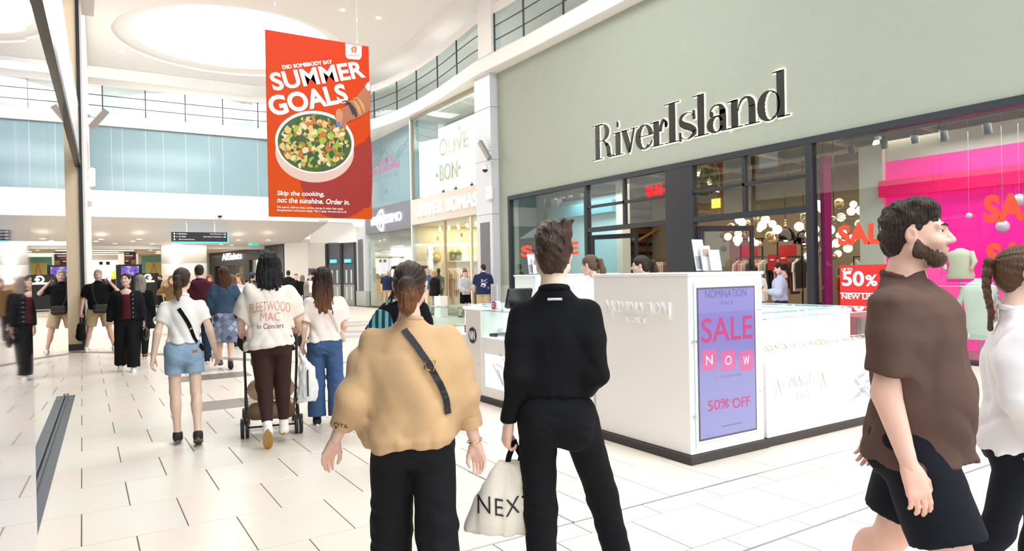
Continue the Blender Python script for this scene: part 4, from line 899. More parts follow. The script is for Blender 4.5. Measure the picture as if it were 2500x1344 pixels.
def counter(name, label, x0, x1, y0, y1, case_z0=.75, top=1.1, open_to=None, seed=1, glaze=None):
    c = thing(name, label, 'counter', ((x0+x1)/2, (y0+y1)/2, 0))
    MB().bbox((x0, y0, .07), (x1, y1, case_z0), .005).build('base', m_kw, c); MB().bbox((x0-.02, y0-.02, 0), (x1+.02, y1+.02, .07), .004).build('plinth', m_kp, c)
    MB().box((x0+.012, y0+.012, case_z0), (x1-.012, y1-.012, case_z0+.012)).build('case_floor', m_kin, c)
    for a, b_ in (((x0, y0, case_z0), (x1, y0+.006, top)), ((x0, y1-.006, case_z0), (x1, y1, top)), ((x0, y0+.006, case_z0), (x0+.006, y1-.006, top)), ((x1-.006, y0+.006, case_z0), (x1, y1-.006, top))):
        MB().box(a, b_).build('case_side', m_case, c)
    MB().box((x0, y0, top), (x1, y1, top+.008)).build('case_top', m_case, c)
    mb = MB()
    for a, b_ in (((x0, y0, top), (x1, y0+.004, top+.009)), ((x0, y1-.004, top), (x1, y1, top+.009)), ((x0, y0, top), (x0+.004, y1, top+.009)), ((x1-.004, y0, top), (x1, y1, top+.009))): MB().box(a, b_).build('glass_edge', m_edge, c)
    MB().box((x0+.01, y1-.03, case_z0+.012), (x1-.01, y1-.012, top-.04)).build('case_back_glow', m_kin, c) if x1-x0 > y1-y0 else MB().box((x1-.03, y0+.01, case_z0+.012), (x1-.012, y1-.01, top-.04)).build('case_back_glow', m_kin, c)  # added back panel with its own glow, whitens the case interior
    if x1-x0 > y1-y0: MB().box((x0+.02, y1-.05, top-.03), (x1-.02, y1-.03, top-.012)).build('led_strip', m_led, c)
    else: MB().box((x1-.05, y0+.02, top-.03), (x1-.03, y1-.02, top-.012)).build('led_strip', m_led, c)
    return c
cr_ = counter('glass_counter', 'white glass topped jewellery counter beside the lilac screen tower', KX+.97, 7.3, KY+.03, KY+.68, .74)
jewels(cr_, KX+1.0, 7.25, KY+.12, KY+.6, .752, 8, True, 3)
logo(cr_, (5.14, KY+.03, .37), X_, .74, .27, M('logo_grey_white', 'e3e0dd', .4, var=0), .01)
def lightbox(parent, o, right, w, h, seed, depth=.01):
    o = Vector(o); right = Vector(right); n = right.cross(Z_)
    lb = MB().obox(o+right*w/2+Z_*h/2+n*depth/2, right, n, Z_, w/2, depth/2, h/2).build('light_box', EM('lightbox_glow', 'f0f2ff', .42), parent)
    rr = random.Random(seed); mb = MB()
    for i in range(9):
        c = Vector((rr.uniform(.2, .8)*w, rr.uniform(.22, .78)*h)); a = rr.uniform(-.9, .5); l = rr.uniform(.1, .28)*w; k = rr.choice((5, 8, 11))
        for j in range(k):
            p0 = c+Vector((math.cos(a), math.sin(a)))*(l*(j/k-.5)); pts = [(p0.x+.017*math.cos(t), p0.y+.012*math.sin(t)) for t in [2*PI*q/8 for q in range(8)]]
            P = [o+right*u+Z_*v+n*(depth+.001) for u, v in pts]; mb.tube(P, .0022, 4, closed=True)
    b_ = mb.build('jewellery_print', M('print_ink', '6a6f82', .5, var=.1), lb); b_['kind'] = 'stuff'
lightbox(cr_, (6.08, KY+.03, .19), X_, 1.0, .40, 5)
cl = counter('glass_counter', 'long white glass topped jewellery counter with a round NN emblem post', KX+.03, KX+.63, KY+1.26, 8.69, .78)
MB().bbox((KX+.02, 7.2, .07), (KX+.35, 7.58, 1.11), .004).build('emblem_post', M('post_cream', 'f0ebe4', .4, var=.01), cl)
lightbox(cl, (KX+.03, 7.11, .20), (0, -1, 0), 1.45, .39, 8)
jewels(cl, KX+.1, KX+.55, 5.2, 8.6, .792, 9, False, 4)
# emblem: dark disc with white NN
c = Vector((KX+.018, 7.40, .79)); MB().cyl(c, c-X_*.006, .098, n=32).build('emblem_disc', M('emblem_navy', '1c2230', .4, var=.03), cl)
mb = MB()
for s in (-1, 1):
    o_ = c-X_*.007+Vector((0, -s*.036, 0))
    for poly in ([(-.036, -.055), (-.022, -.055), (-.022, .055), (-.036, .055)], [(.022, -.055), (.036, -.055), (.036, .055), (.022, .055)], [(-.036, .055), (-.018, .055), (.036, -.055), (.018, -.055)]):
        MB.prism(mb, [(u*.9, v) for u, v in poly], o_, (0, -1, 0), Z_, (-1, 0, 0), .003)
mb.build('emblem_letters', m_wt, cl)
cf = counter('glass_counter', 'white glass topped counter closing the far side of the kiosk', KX+.65, 5.58, 8.08, 8.69, .75); jewels(cf, KX+.7, 5.5, 8.15, 8.6, .762, 3, True, 6)
cb = counter('glass_counter', 'white glass counter on the store side of the kiosk', 6.66, 7.3, KY+.72, 8.0, .75); jewels(cb, 6.72, 7.25, 4.7, 7.9, .762, 7, False, 9)
t2 = thing('display_tower', 'plain tall white kiosk tower with brochures, opposite the lilac screen', 'display unit', (6.3, 8.5, 0))
MB().bbox((5.6, 8.25, .07), (7.2, 8.82, 1.49), .006).build('body', m_kw, t2); MB().bbox((5.585, 8.235, 1.49), (7.215, 8.835, 1.515), .005).build('top_board', m_kw, t2); MB().box((5.58, 8.23, 0), (7.22, 8.84, .07)).build('plinth', m_kp, t2)
# brochure holders with cards
def brochures(nm, label, x, y, z, sc, ax=(1, 0, 0)):
    b_ = thing(nm, label, 'brochure holder', (x, y, z)); ax = Vector(ax); n = Vector((ax.y, -ax.x, 0))
    o = Vector((x, y, z))
    MB().obox(o+Z_*.004, ax, n, Z_, .13*sc, .09*sc, .004).build('base', m_case, b_)
    for i, (u, d, h, w, t) in enumerate(((-.06, -.04, .30, .075, .08), (-.02, .0, .24, .07, .06), (.04, .045, .2, .075, .05))):
        up = (Z_ - n*.18).normalized(); c = o+ax*u*sc+n*(d*sc)+up*(h/2*sc+.008)
        MB().obox(c, ax, n, up, w*sc, .004, h/2*sc).build('holder_panel', m_case, b_)
        MB().obox(c+n*.006-up*.0, ax, n, up, w*.92*sc, .0025, h*.48*sc).build('card', M('card_white', 'f0f0f4', .5, var=.02), b_)
        if i == 1: MB().obox(c+n*.0095+up*.05*sc, ax, n, up, w*.6*sc, .001, .035*sc).build('portrait_print', M('portrait_print', 'b59a90', .5, var=.4, vscale=30), b_)
        if i == 0: MB().obox(c+n*.0095-up*.07*sc-ax*.03*sc, ax, n, up, w*.45*sc, .001, .06*sc).build('grey_print', M('grey_print', '9a9aa6', .5, var=.2, vscale=40), b_)
    return b_
brochures('brochure_holder', 'clear stand of white brochures on top of the lilac screen tower', 4.72, 4.20, 1.527, .98)
brochures('brochure_holder', 'clear stand of white cards on the plain far kiosk tower', 5.82, 8.5, 1.515, 1.05)
# things standing on the left counter
q = (KX+.28, 7.3); ps_ = thing('price_card', 'tall white printed price card standing on the kiosk counter', 'card', (q[0], q[1], 1.11))
MB().obox((q[0], q[1], 1.262), (0, -1, 0), (-1, 0, 0), Z_, .075, .004, .152).build('card', M('card_grey', 'e4e4e6', .5, var=.01), ps_)
for i in range(9): MB().obox((q[0]-.0045, q[1], 1.37-i*.024), (0, -1, 0), (-1, 0, 0), Z_, .05-(i % 3)*.008, .0006, .0035).build('print_line', M('print_grey', 'a9a9ae', .6), ps_)
MB().bbox((q[0]-.02, q[1]-.08, 1.108), (q[0]+.03, q[1]+.08, 1.115), .002).build('foot', m_case, ps_)
mo = thing('till_monitor', 'black till monitor seen from behind on the kiosk counter', 'monitor', (KX+.48, 7.12, 1.11))
up = Vector((.0, -.38, 1)).normalized(); MB().obox((KX+.50, 7.08, 1.24), X_, Vector((0, -1, -.38)).normalized(), up, .17, .022, .12).build('display', m_blk, mo)
MB().bbox((KX+.40, 6.98, 1.108), (KX+.6, 7.22, 1.122), .004).build('foot', m_blk, mo); MB().cyl((KX+.5, 7.1, 1.12), (KX+.5, 7.09, 1.22), .03).build('stem', m_blk, mo)
sg = thing('sale_tag', 'white block with a red sale tag on the kiosk counter', 'sign', (KX+.2, 7.13, 1.11)); MB().bbox((KX+.18, 7.06, 1.108), (KX+.24, 7.16, 1.215), .02).build('block', m_kw, sg)
MB().obox((KX+.172, 7.135, 1.16), (0, -1, 0), (-1, 0, 0), Z_, .036, .003, .045).build('red_tag', M('tag_red', 'd42c53', .5, var=.02), sg)
for i in range(2): MB().obox((KX+.168, 7.135, 1.18-i*.03), (0, -1, 0), (-1, 0, 0), Z_, .022, .001, .006).build('print_line', m_wt, sg)
for y_, x_, nm in ((6.72, KX+.12, 'beside a bracelet roll'), (7.72, KX+.1, 'behind the emblem post')):
    sg = thing('sale_tag', 'small pink sale tag inside the lit case '+nm, 'sign', (x_, y_, .79)); MB().obox((x_, y_, .845), (0, -1, 0), (-1, 0, 0), Z_, .04, .003, .045).build('tag', M('tag_pink', 'e88aa8' if y_ < 7 else 'd42c53', .5, var=.02) if y_ < 7 else MATS['tag_red'], sg); MB().bbox((x_, y_-.03, .79), (x_+.04, y_+.03, .8), .002).build('foot', m_kw, sg)
    for i in range(2): MB().obox((x_-.004, y_, .86-i*.03), (0, -1, 0), (-1, 0, 0), Z_, .025, .001, .006).build('print_line', m_wt, sg)
br = thing('bracelet_roll', 'dark bracelet display roll lying in the lit kiosk case', 'display roll', (KX+.15, 6.95, .79)); MB().cyl((KX+.1, 7.05, .815), (KX+.2, 6.72, .85), .02, n=12).build('roll', M('roll_grey', '9a98a4', .4, var=.1), br); MB().cyl((KX+.09, 7.08, .81), (KX+.1, 6.96, .815), .022, n=12).build('roll_end', m_blk, br)

# ---------------------------------------------------------------- sage store interior
SX = FX+.12
m_tau = M('taupe_wall', '9a8a74', .8, var=.05); m_dce = M('dark_store_ceiling', '6a5f52', .8, var=.05); m_beam = M('ceiling_pipe', 'b8a88f', .6, var=.03)
S('wall_store_rear', MB().box((17.6, -2, 0), (17.8, 18.6, 5)), m_tau)
S('wall_store_side', MB().box((SX, 18.4, 0), (20, 18.6, 5)), M('store_dark_green', '3c4a44', .7, var=.06))
S('ceiling_store', MB().box((SX+.2, -2, 4.75), (20.2, 18.6, 4.9)), m_dce)
S('wall_store_head', MB().box((SX+.25, -2, 3.98), (SX+.4, 18.4, 4.75)), m_dce)
S('floor_store', MB().box((SX, -2, -.003), (20, 18.4, .004)), M('store_floor', '8f8172', .35, var=.06))
for i in range(7):
    y = 5+i*1.9; pi_ = MB().cyl((SX+.5, y, 4.35), (19.8, y+1.2, 4.35), .05, n=8); single('ceiling_pipe', pi_, m_beam, 'long pale service pipe under the dark store ceiling', 'pipe', 'service pipes under the store ceiling')
for i in range(4):
    x = 13.2+i*1.7; pi_ = MB().box((x, 0, 4.15), (x+.09, 18.2, 4.22)); single('lighting_track', pi_, m_beam, 'long pale lighting track under the dark store ceiling', 'lighting track', 'lighting tracks under the store ceiling')
def spotlight(x, y, z, tilt, mat, label, group, glow=True):
    s_ = thing('spotlight', label, 'spotlight', (x, y, z), group=group); d = Vector((math.sin(tilt)*.6, -math.sin(tilt)*.5, -1)).normalized()
    MB().cyl((x, y, z), (x, y, z-.12), .012, n=6).build('stem', mat, s_); c = Vector((x, y, z-.14)); MB().cyl(c-d*.07, c+d*.1, .06, n=12).build('can', mat, s_)
    if glow: MB().cyl(c+d*.1, c+d*.104, .05, n=12).build('lens', EM('spot_glow', 'fff2d8', 6.), s_)
for i in range(9): spotlight(13.25+1.7*(i % 4), 7.5+1.15*i, 4.15, rnd.uniform(-.5, .5), m_wt, 'white ceiling spotlight above the clothes racks', 'white spotlights in the sage store')
for px, py in ((1353, 483), (1372, 478), (1391, 475), (1421, 475), (2078, 368), (2158, 352), (2233, 338), (2304, 333), (2410, 315)):
    q = on_x(px, py, SX+.45); spotlight(q.x, q.y, q.z+.16, .2, m_anth, 'dark spotlight above the shop window display', 'dark spotlights over the window displays', False)
tr_ = MB().box((SX+.42, .5, on_x(2200, 335, SX+.45).z+.1), (SX+.48, 7.5, on_x(2200, 335, SX+.45).z+.16)); single('lighting_track', tr_, m_anth, 'dark lighting track above the pink window display', 'lighting track')
tr_ = MB().box((SX+.42, 14.6, on_x(1390, 468, SX+.45).z+.05), (SX+.48, 18.2, on_x(1390, 468, SX+.45).z+.11)); single('lighting_track', tr_, m_anth, 'dark lighting track above the blue window display', 'lighting track')
# blue display: backdrop, header box, white return column
bd = thing('display_backdrop', 'tall pale blue display backdrop with a darker header in the store window', 'backdrop', (SX+1.4, 14.8, 0))
a = on_x(1368, 600, SX+1.4); b_ = on_x(1512, 600, SX+1.4)
m_blue = M('display_blue', 'b9dfea', .6, var=.06, vscale=1.5); MB().box((SX+1.4, b_.y, .01), (SX+1.5, a.y, 3.75)).build('panel', m_blue, bd)
zt = on_x(1400, 545, SX+1.2).z; MB().box((SX+1.15, b_.y, on_x(1400, 528, SX+1.15).z), (SX+1.4, a.y+.3, on_x(1400, 500, SX+1.15).z)).build('header', M('display_teal', '5f9bab', .5, var=.05), bd)
MB().box((SX+1.3, a.y, .01), (SX+1.5, a.y+.32, 3.9)).build('return_post', M('display_cream', 'e9e2d6', .6), bd)
cw = on_x(1512, 600, SX+1.4).y; MB().box((SX+1.3, cw-.25, .01), (SX+1.6, cw, 4.2)).build('side_post', MATS['display_cream'], bd)
# stairs and dark slats seen through the left doorway
stc = thing('store_stair', 'dark slatted store wall with a wooden handrail behind the left doorway', 'stair', (16.5, 18.2, 0))
MB().box((15.2, 18.3, .01), (17.5, 18.38, 4.2)).build('back_panel', M('slat_backing', '6b4a2c', .7, var=.2), stc)
for i in range(11): MB().box((15.2, 18.22, .5+i*.32), (17.5, 18.3, .6+i*.32)).build('slat', m_black, stc)
h0_, h1_ = on_y(1548, 592, 18.0), on_y(1612, 555, 18.0); MB().tube([h0_, h1_], .05, 8).build('handrail', M('oak', 'b07a45', .5, var=.1), stc); MB().ell(h0_+Z_*.1, .12, .12, .08).build('rail_boss', MATS['oak'], stc)
for q in (h0_, (h0_+h1_)/2): MB().cyl((q.x, q.y, .01), q, .025, n=8).build('baluster', m_black, stc)
# pink display on the right
pk_ = thing('display_backdrop', 'hot pink display backdrop with magenta header behind the shop window', 'backdrop', (SX+1.6, 4, 0))
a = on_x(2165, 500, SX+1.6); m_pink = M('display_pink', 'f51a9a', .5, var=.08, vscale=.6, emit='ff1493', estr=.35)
MB().box((SX+1.6, -1.5, .01), (SX+1.7, a.y, on_x(2165, 395, SX+1.6).z)).build('panel', m_pink, pk_)
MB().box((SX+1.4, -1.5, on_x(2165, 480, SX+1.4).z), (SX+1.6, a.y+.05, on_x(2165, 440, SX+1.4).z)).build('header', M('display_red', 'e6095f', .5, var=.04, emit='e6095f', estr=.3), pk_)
a1 = on_x(2105, 500, SX+1.6); MB().box((SX+1.5, a.y+.02, .01), (SX+1.75, a1.y, 3.9)).build('side_column', MATS['display_cream'], pk_)
MB().box((SX+1.62, -1.5, on_x(2165, 395, SX+1.6).z), (SX+1.72, a.y, 3.95)).build('upper_panel', MATS['display_cream'], pk_)
mg = MB().box((SX+.02, 7.6, .07), (SX+.24, 7.68, 3.6)); single('magenta_fin', mg, M('magenta_board', '8a1c5a', .5, var=.05), 'tall magenta board edge beside the dark shop door frame', 'board')
# sale vinyls and posters on the glass
def vinyl(t, px0, px1, pyb, h, label, Xp=FX-.001, mat=None, bold=.05):
    a = on_x(px0, pyb, Xp); b_ = on_x(px1, pyb, Xp); v = text('sale_lettering', t, (Xp, a.y, a.z), (0, -1, 0), Z_, a.y-b_.y, h, mat or M('vinyl_orange', 'e4472b', .5, var=.02), None, depth=.002, bold=bold)
    props(v, label, 'lettering'); return v
vinyl('SALE', 1272, 1412, 628, .36, 'orange red sale lettering on the left shop window', FX+.01)
vinyl('SALE', 2046, 2188, 600, .37, 'orange red sale lettering above the red discount poster', FX+.01)
vinyl('SALE', 2402, 2590, 545, .42, 'orange red sale lettering on the pink window', FX+.01)
vinyl('SALE', 2408, 2590, 658, .40, 'lower row of orange red sale lettering on the pink window', FX+.01)
a = on_x(2050, 640, FX+.008); b_ = on_x(2176, 725, FX+.008); rp = thing('discount_poster', 'red window poster reading up to fifty percent', 'poster', (FX, (a.y+b_.y)/2, b_.z))
z1_ = on_x(2050, 647, FX).z; z0_ = on_x(2050, 758, FX).z
m_rp = M('poster_red', 'd42a2b', .45, var=.03); MB().box((FX+.006, b_.y, z0_), (FX+.014, a.y, z1_)).build('sheet', m_rp, rp)
def rt(t, px0, px1, py, h): q = on_x(px0, py, FX+.005); q2 = on_x(px1, py, FX+.005); text('lettering', t, (FX+.005, q.y, q.z), (0, -1, 0), Z_, q.y-q2.y, h, m_wt, rp, depth=.001, bold=.03)
rt('UP TO', 2055, 2081, 662, .06); rt('50', 2056, 2110, 698, .27); rt('%', 2113, 2142, 698, .20); rt('NEW LINES', 2055, 2155, 729, .095)
single('poster_tape', MB().box((FX+.003, b_.y, on_x(2056, 716, FX).z), (FX+.005, a.y, on_x(2056, 713.5, FX).z)), m_wt, 'thin white rule across the red discount poster', 'rule')
rf = MB().box((FX+.006, b_.y, on_x(2056, 772, FX).z), (FX+.012, a.y-.05, on_x(2056, 750, FX).z)); single('lower_poster', rf, M('poster_pale_red', 'cf6a64', .5, var=.05), 'pale red strip below the red discount poster', 'poster')
# mannequin torsos / garments in the pink window
m_cream = M('cream_knit', 'efe6cf', .85, var=.08, vscale=30)
def draped(nm, label, x, y, z0, z1, w, mat, cat='garment', group=None):
    g = thing(nm, label, cat, (x, y, z0), group=group); h = z1-z0
    MB().lathe((x, y, z0), [(w*.95, 0), (w*1.0, h*.1), (w*.78, h*.45), (w*.9, h*.75), (w*.8, h*.88), (w*.3, h*.97), (w*.22, h)], 18, scale=(1, .55)).build('cloth', mat, g)
    MB().cyl((x, y, 0.005), (x, y, z0+h*.5), .015, n=8).build('stand_pole', m_steel, g); MB().cyl((x, y, .005), (x, y, .02), .16, n=18).build('stand_foot', m_steel, g)
    for s in (-1, 1): MB().tube([(x, y+s*w*.75, z0+h*.86), (x-.05, y+s*w*1.1, z0+h*.55), (x-.08, y+s*w*.95, z0+h*.3)], [w*.22, w*.2, w*.15], 8).build('sleeve', mat, g)
    return g
q0 = on_x(2345, 640, SX+1.0); draped('dressed_bust', 'cream knit top on a display stand in the pink window', SX+1.0, q0.y, on_x(2345, 680, SX+1.0).z, on_x(2345, 605, SX+1.0).z, .22, m_cream)
q0 = on_x(2392, 740, SX+.45); draped('dressed_bust', 'white ruffled dress on a low display stand in the pink window', SX+.45, q0.y, .35, 1.32, .27, M('white_ruffle', 'fbf6ee', .8, var=.06, bump=.8, bscale=25))
for i, (px, py) in enumerate(((2448, 552), (2488, 488), (2366, 526))):
    q = on_x(px, py, SX+.9); d = thing('glass_bauble', 'clear faceted glass bauble hanging in the pink window', 'bauble', tuple(q), group='glass baubles in the pink window')
    MB().ell(q, .1 if i < 2 else .05, nu=10, nv=7).build('globe', M('bauble_glass', 'f3d3e8', .1, var=.15, vscale=20), d); MB().cyl(q, (q.x, q.y, 4.75), .003, n=5).build('cord', m_steel, d)
# cluster chandeliers
m_bulb = EM('warm_globe', 'ffe9bd', 1.5); m_bulb2 = M('clear_globe', 'cbb592', .08, var=.2, vscale=8, metal=.6); m_chr = M('bronze', '5a4632', .3, .8)
def chandelier(px, py, Xp, r, n, seed, label):
    q = on_x(px, py, Xp); c = thing('globe_chandelier', label, 'chandelier', tuple(q)); rr = random.Random(seed)
    MB().cyl(q, (q.x, q.y, 4.75), .012, n=6).build('stem', m_chr, c)
    for i in range(n):
        th_ = i*2.4; ph = 1-1.9*(i+.5)/n; rad = math.sqrt(max(0, 1-ph*ph)); d = Vector((rad*math.cos(th_)*1.15, rad*math.sin(th_)*1.15, ph*.7-.2))*r; g = rr.uniform(.075, .115)
        MB().cyl(q, q+d*.85, .005, n=5).build('arm', m_chr, c); MB().ell(q+d, g, nu=12, nv=8).build('globe', m_bulb if i % 3 else m_bulb2, c)
    return c
chandelier(1836, 556, 13.6, .5, 22, 1, 'bubble globe chandelier glowing inside the store doorway')
chandelier(2036, 528, 13.9, .62, 24, 2, 'large bubble globe chandelier glowing behind the shop window')
chandelier(2012, 590, 16.4, .5, 16, 3, 'smaller bubble globe chandelier hanging deeper behind the window')
for px, py, Xp in ((1918, 575, 15.2), (1962, 583, 15.9)):
    q = on_x(px, py, Xp); d = thing('pendant_lamp', 'black dome pendant lamp over the clothes racks' if px < 1940 else 'second black dome pendant lamp close to the door post', 'lamp', tuple(q))
    MB().lathe(q-Z_*.12, [(.26, 0), (.25, .06), (.2, .2), (.11, .3), (.03, .33)], 22).build('lamp_shade', M('gloss_black', '16100e', .15, var=.02), d); MB().cyl(q+Z_*.2, (q.x, q.y, 4.75), .01, n=6).build('cord', m_black, d)
    for k in range(3): MB().ell(q+Z_*(.25+.07*k), .05-.01*k, nu=8, nv=6).build('glass_bead', m_bulb2, d)
    MB().ell(q-Z_*.1, .06, nu=8, nv=6).build('bulb', m_bulb, d)
# clothes racks
GC = ['d9b48f', 'e8ddd0', '2a2728', '23262c', '8fa58c', '3d4a40', 'f0ebe2', '5a3b34', 'c7807a', 'e6a0b0', '1d1b1c', 'b9b2a6', '74503f', '9aa4ae']
def garment(x, y, ztop, drop, face, col, label, group, w=.2):
    """hanging garment seen edge-on: shoulders, body, sleeves, hanger; face: unit vector along the rail"""
    g = thing('hanging_garment', label, 'garment', (x, y, ztop-drop), group=group); f = Vector(face); s_ = Vector((-f.y, f.x, 0)); o = Vector((x, y, ztop))
    m = M('cloth_'+col, col, .85, var=.12, vscale=8); ww = w
    prof = [(0, -.02), (.06, -.05), (ww, -.13), (ww*1.12, -.35), (ww*.9, -.36), (ww*.85, -drop), (-ww*.85, -drop), (-ww*.9, -.36), (-ww*1.12, -.35), (-ww, -.13), (-.06, -.05)]
    mb = MB().prism(prof, o-f*.022, s_, Z_, f, .044); mb.build('cloth', m, g)
    mb = MB().tube([o+s_*-.17-Z_*.1, o-Z_*.03, o+s_*.17-Z_*.1], .008, 5); mb.tube([o-Z_*.03, o+Z_*.03, o+s_*.02+Z_*.05, o+s_*.035+Z_*.03], .004, 5); mb.build('hanger', m_steel, g)
    return g
def rack(x0, y0, x1, y1, zt, n, label, seed, low=0.):
    r_ = thing('clothes_rack', label, 'clothes rack', ((x0+x1)/2, (y0+y1)/2, 0)); a = Vector((x0, y0, zt)); b_ = Vector((x1, y1, zt)); rr = random.Random(seed); d = (b_-a).normalized()
    MB().cyl(a, b_, .014, n=8).build('rail', m_black, r_)
    for p in (a, b_):
        MB().cyl((p.x, p.y, 0.004), p, .014, n=8).build('leg', m_black, r_); s_ = Vector((-d.y, d.x, 0)); MB().obox((p.x, p.y, .018), d, s_, Z_, .02, .25, .014).build('foot', m_black, r_)
    cn = {'d9b48f': 'tan', 'e8ddd0': 'ivory', '2a2728': 'black', '23262c': 'navy', '8fa58c': 'sage green', '3d4a40': 'dark green', 'f0ebe2': 'white', '5a3b34': 'brown', 'c7807a': 'rose', 'e6a0b0': 'pink', '1d1b1c': 'jet black', 'b9b2a6': 'stone', '74503f': 'chestnut', '9aa4ae': 'grey blue'}
    for i in range(n):
        t = (i+.5)/n; p = a+(b_-a)*t; c = GC[rr.randrange(len(GC))]; garment(p.x, p.y, zt-.045, rr.uniform(.6, .95), d, c, cn[c]+' garment on the '+label, 'garments on the '+label)
rack(15.0, 10.4, 15.0, 12.4, 1.82, 22, 'rack facing the right store doorway', 21)
_a, _b = on_y(1568, 640, 16.0), on_y(1634, 640, 15.4); rack(_a.x, 16.0, _b.x, 15.4, 1.85, 14, 'rack behind the left store doorway', 23)
rack(14.2, 8.6, 15.3, 8.0, 1.75, 12, 'rack behind the discount poster', 25)
for px, nm in ((1835, ' under the globe chandelier'), (1928, ' by the pendant lamps')):
    q = on_x(px, 620, 15.6); y = q.y; hf = thing('shelf_frame', 'open black frame shelf above the rack'+nm, 'shelf', (15.6, y, 0)); zr = q.z
    for u in (-.36, .36): MB().box((15.58, y+u-.015, 0.004), (15.61, y+u+.015, zr+.42)).build('upright', m_black, hf)
    for z in (zr+.40, zr-.10): MB().box((15.5, y-.36, z), (15.7, y+.36, z+.03)).build('shelf_board', m_black, hf)
    rs_ = MB().obox((15.52, y, zr+.085), Y_, X_, Z_, .26, .01, .15); single('red_sign', rs_, m_rp, 'blank red sale board standing on the shelf'+nm, 'sign')
for i, (px, py) in enumerate(((1885, 640), (1912, 636))):
    q = on_x(px, py, 14.75); y, z = q.y, q.z-.2; rs_ = thing('red_sign', 'red sale placard hanging in front of the clothes rack' + (', lower' if i == 0 else ', higher'), 'sign', (14.75, y, z)); MB().box((14.75, y-.13, z), (14.765, y+.13, z+.40)).build('sheet', M('dark_red_sheet', 'b51a1e', .5, var=.04), rs_); MB().box((14.74, y-.06, z+.25), (14.75, y+.06, z+.28)).build('print_line', m_wt, rs_); MB().cyl((14.76, y, z+.38), (15.0, y, 1.83), .006, n=5).build('hook', m_steel, rs_)
# security gates and orange garment by the door
for i, y in enumerate((8.25, 7.98)):
    sg = thing('security_gate', 'pale upright security gate inside the doorway' if i == 0 else 'pale upright security gate beside the orange dress', 'security gate', (SX+.7, y, 0)); MB().bbox((SX+.62, y-.03, .004), (SX+.78, y+.03, 1.6), .01).build('post', M('gate_grey', 'b9b4ae', .5), sg); MB().box((SX+.6, y-.05, .004), (SX+.8, y+.05, .05)).build('foot', m_anth, sg)
gb = MB().box((SX+.64, 8.01, .55), (SX+.72, 8.22, .85)); single('gate_panel', gb, m_anth, 'dark grey panel fixed between the two security gates', 'panel')
for i in range(3): 
    g = garment(SX+1.15, 7.95-.07*i, 1.45, 1.3, Y_, 'd8350f', 'long orange red dress hanging beside the security gate', 'orange dresses by the door', .2)
orail = thing('clothes_rack', 'short rail carrying the orange dresses by the door', 'clothes rack', (SX+1.15, 7.88, 0)); MB().cyl((SX+1.15, 7.7, 1.495), (SX+1.15, 8.05, 1.495), .012).build('rail', m_black, orail); MB().cyl((SX+1.15, 7.7, .004), (SX+1.15, 7.7, 1.495), .012).build('leg', m_black, orail); MB().cyl((SX+1.15, 8.05, .004), (SX+1.15, 8.05, 1.495), .012).build('leg', m_black, orail)
ys = on_x(1748, 496, 17.58); single('yellow_sign', MB().box((17.56, ys.y-.17, ys.z-.15), (17.6, ys.y+.17, ys.z+.15)), EM('yellow_glow', 'f2dc5a', 1.2), 'small glowing yellow square behind the upper door panes', 'sign')
area('store_spot', (14.6, 9.3, 4.0), 3, 6, 130, (1, .86, .68)); area('store_spot', (14.6, 15.2, 4.0), 3, 4, 70, (1, .86, .68)); area('window_display_lamp', (SX+.7, 4.0, 3.75), .8, 5, 60, (1, .95, .95)); area('window_display_lamp', (SX+.7, 15.2, 3.75), .8, 3, 45, (.95, .98, 1))

# ---------------------------------------------------------------- cream store with tall glazing
OX = 11.62
w5 = bpy.data.objects.new('window_5', None); COL.objects.link(w5); w5.location = (OX, 23, 0); ROOT[w5] = Vector((OX, 23, 0)); props(w5, kind='structure')
m_ob = M('cream_fascia', 'd2c8be', .55, var=.02); m_fr = M('champagne_frame', 'b7a893', .4, .5, var=.03)
OY0, OY1 = 19.98, 26.1
MB().box((OX-.05, OY0, 3.58), (OX+.25, OY1, 4.6)).build('sign_board', m_ob, w5)
ob = thing('shop_sign', 'cream raised shop name letters on the cream store fascia', 'sign', (OX-.06, 23, 3.9)); a = on_x(1015, 528, OX-.055); b_ = on_x(1168, 500, OX-.055)
text('lettering', 'OLIVER BONAS', (OX-.05, a.y, 3.86), (0, -1, 0), Z_, a.y-b_.y, .5, M('cream_letter', 'fdf8f2', .4, var=0, emit='fffaf2', estr=.35), ob, depth=.07, bold=.0, spacing=1.08)
MB().box((OX-.03, OY1-.02, 0), (OX+.15, OY1+.1, 8.0)).build('post', m_silver, w5)
for y in (OY0+.02, OY1-.06): MB().box((OX, y, 4.6), (OX+.08, y+.05, 8.0)).build('post', m_fr, w5)
MB().box((OX, OY0, 7.9), (OX+.1, OY1, 8.0)).build('head_bar', m_fr, w5)
ysp = [OY0, on_x(1090, 300, OX).y, on_x(1060, 300, OX).y, OY1]
for a, b_ in zip(ysp[:-1], ysp[1:]):
    a, b_ = min(a, b_), max(a, b_)
    for z0, z1 in ((4.62, 6.2), (6.21, 7.9)): MB().box((OX+.03, a+.005, z0), (OX+.042, b_-.005, z1)).build('pane', m_shop_glass, w5)
for px, py in ((1120, 311), (1121, 408), (1066, 428)): q = on_x(px, py, OX); MB().box((OX+.0, q.y-.06, q.z-.06), (OX+.03, q.y+.06, q.z+.06)).build('glass_clamp', m_steel, w5)
ydr = [on_x(p, 650, OX).y for p in (1006, 1019, 1068, 1086, 1124, 1150, 1184)]
for a, b_ in zip(ydr[:-1], ydr[1:]): MB().box((OX+.03, b_+.004, .02), (OX+.042, a-.004, 3.55)).build('pane', m_shop_glass, w5)
for y, mm, w_ in ((ydr[3], m_fr, .05), (ydr[5], MATS['display_cream'], .05), (ydr[0], m_fr, .04)): MB().box((OX, y-w_, 0), (OX+.08, y+w_, 3.56)).build('post', mm, w5)
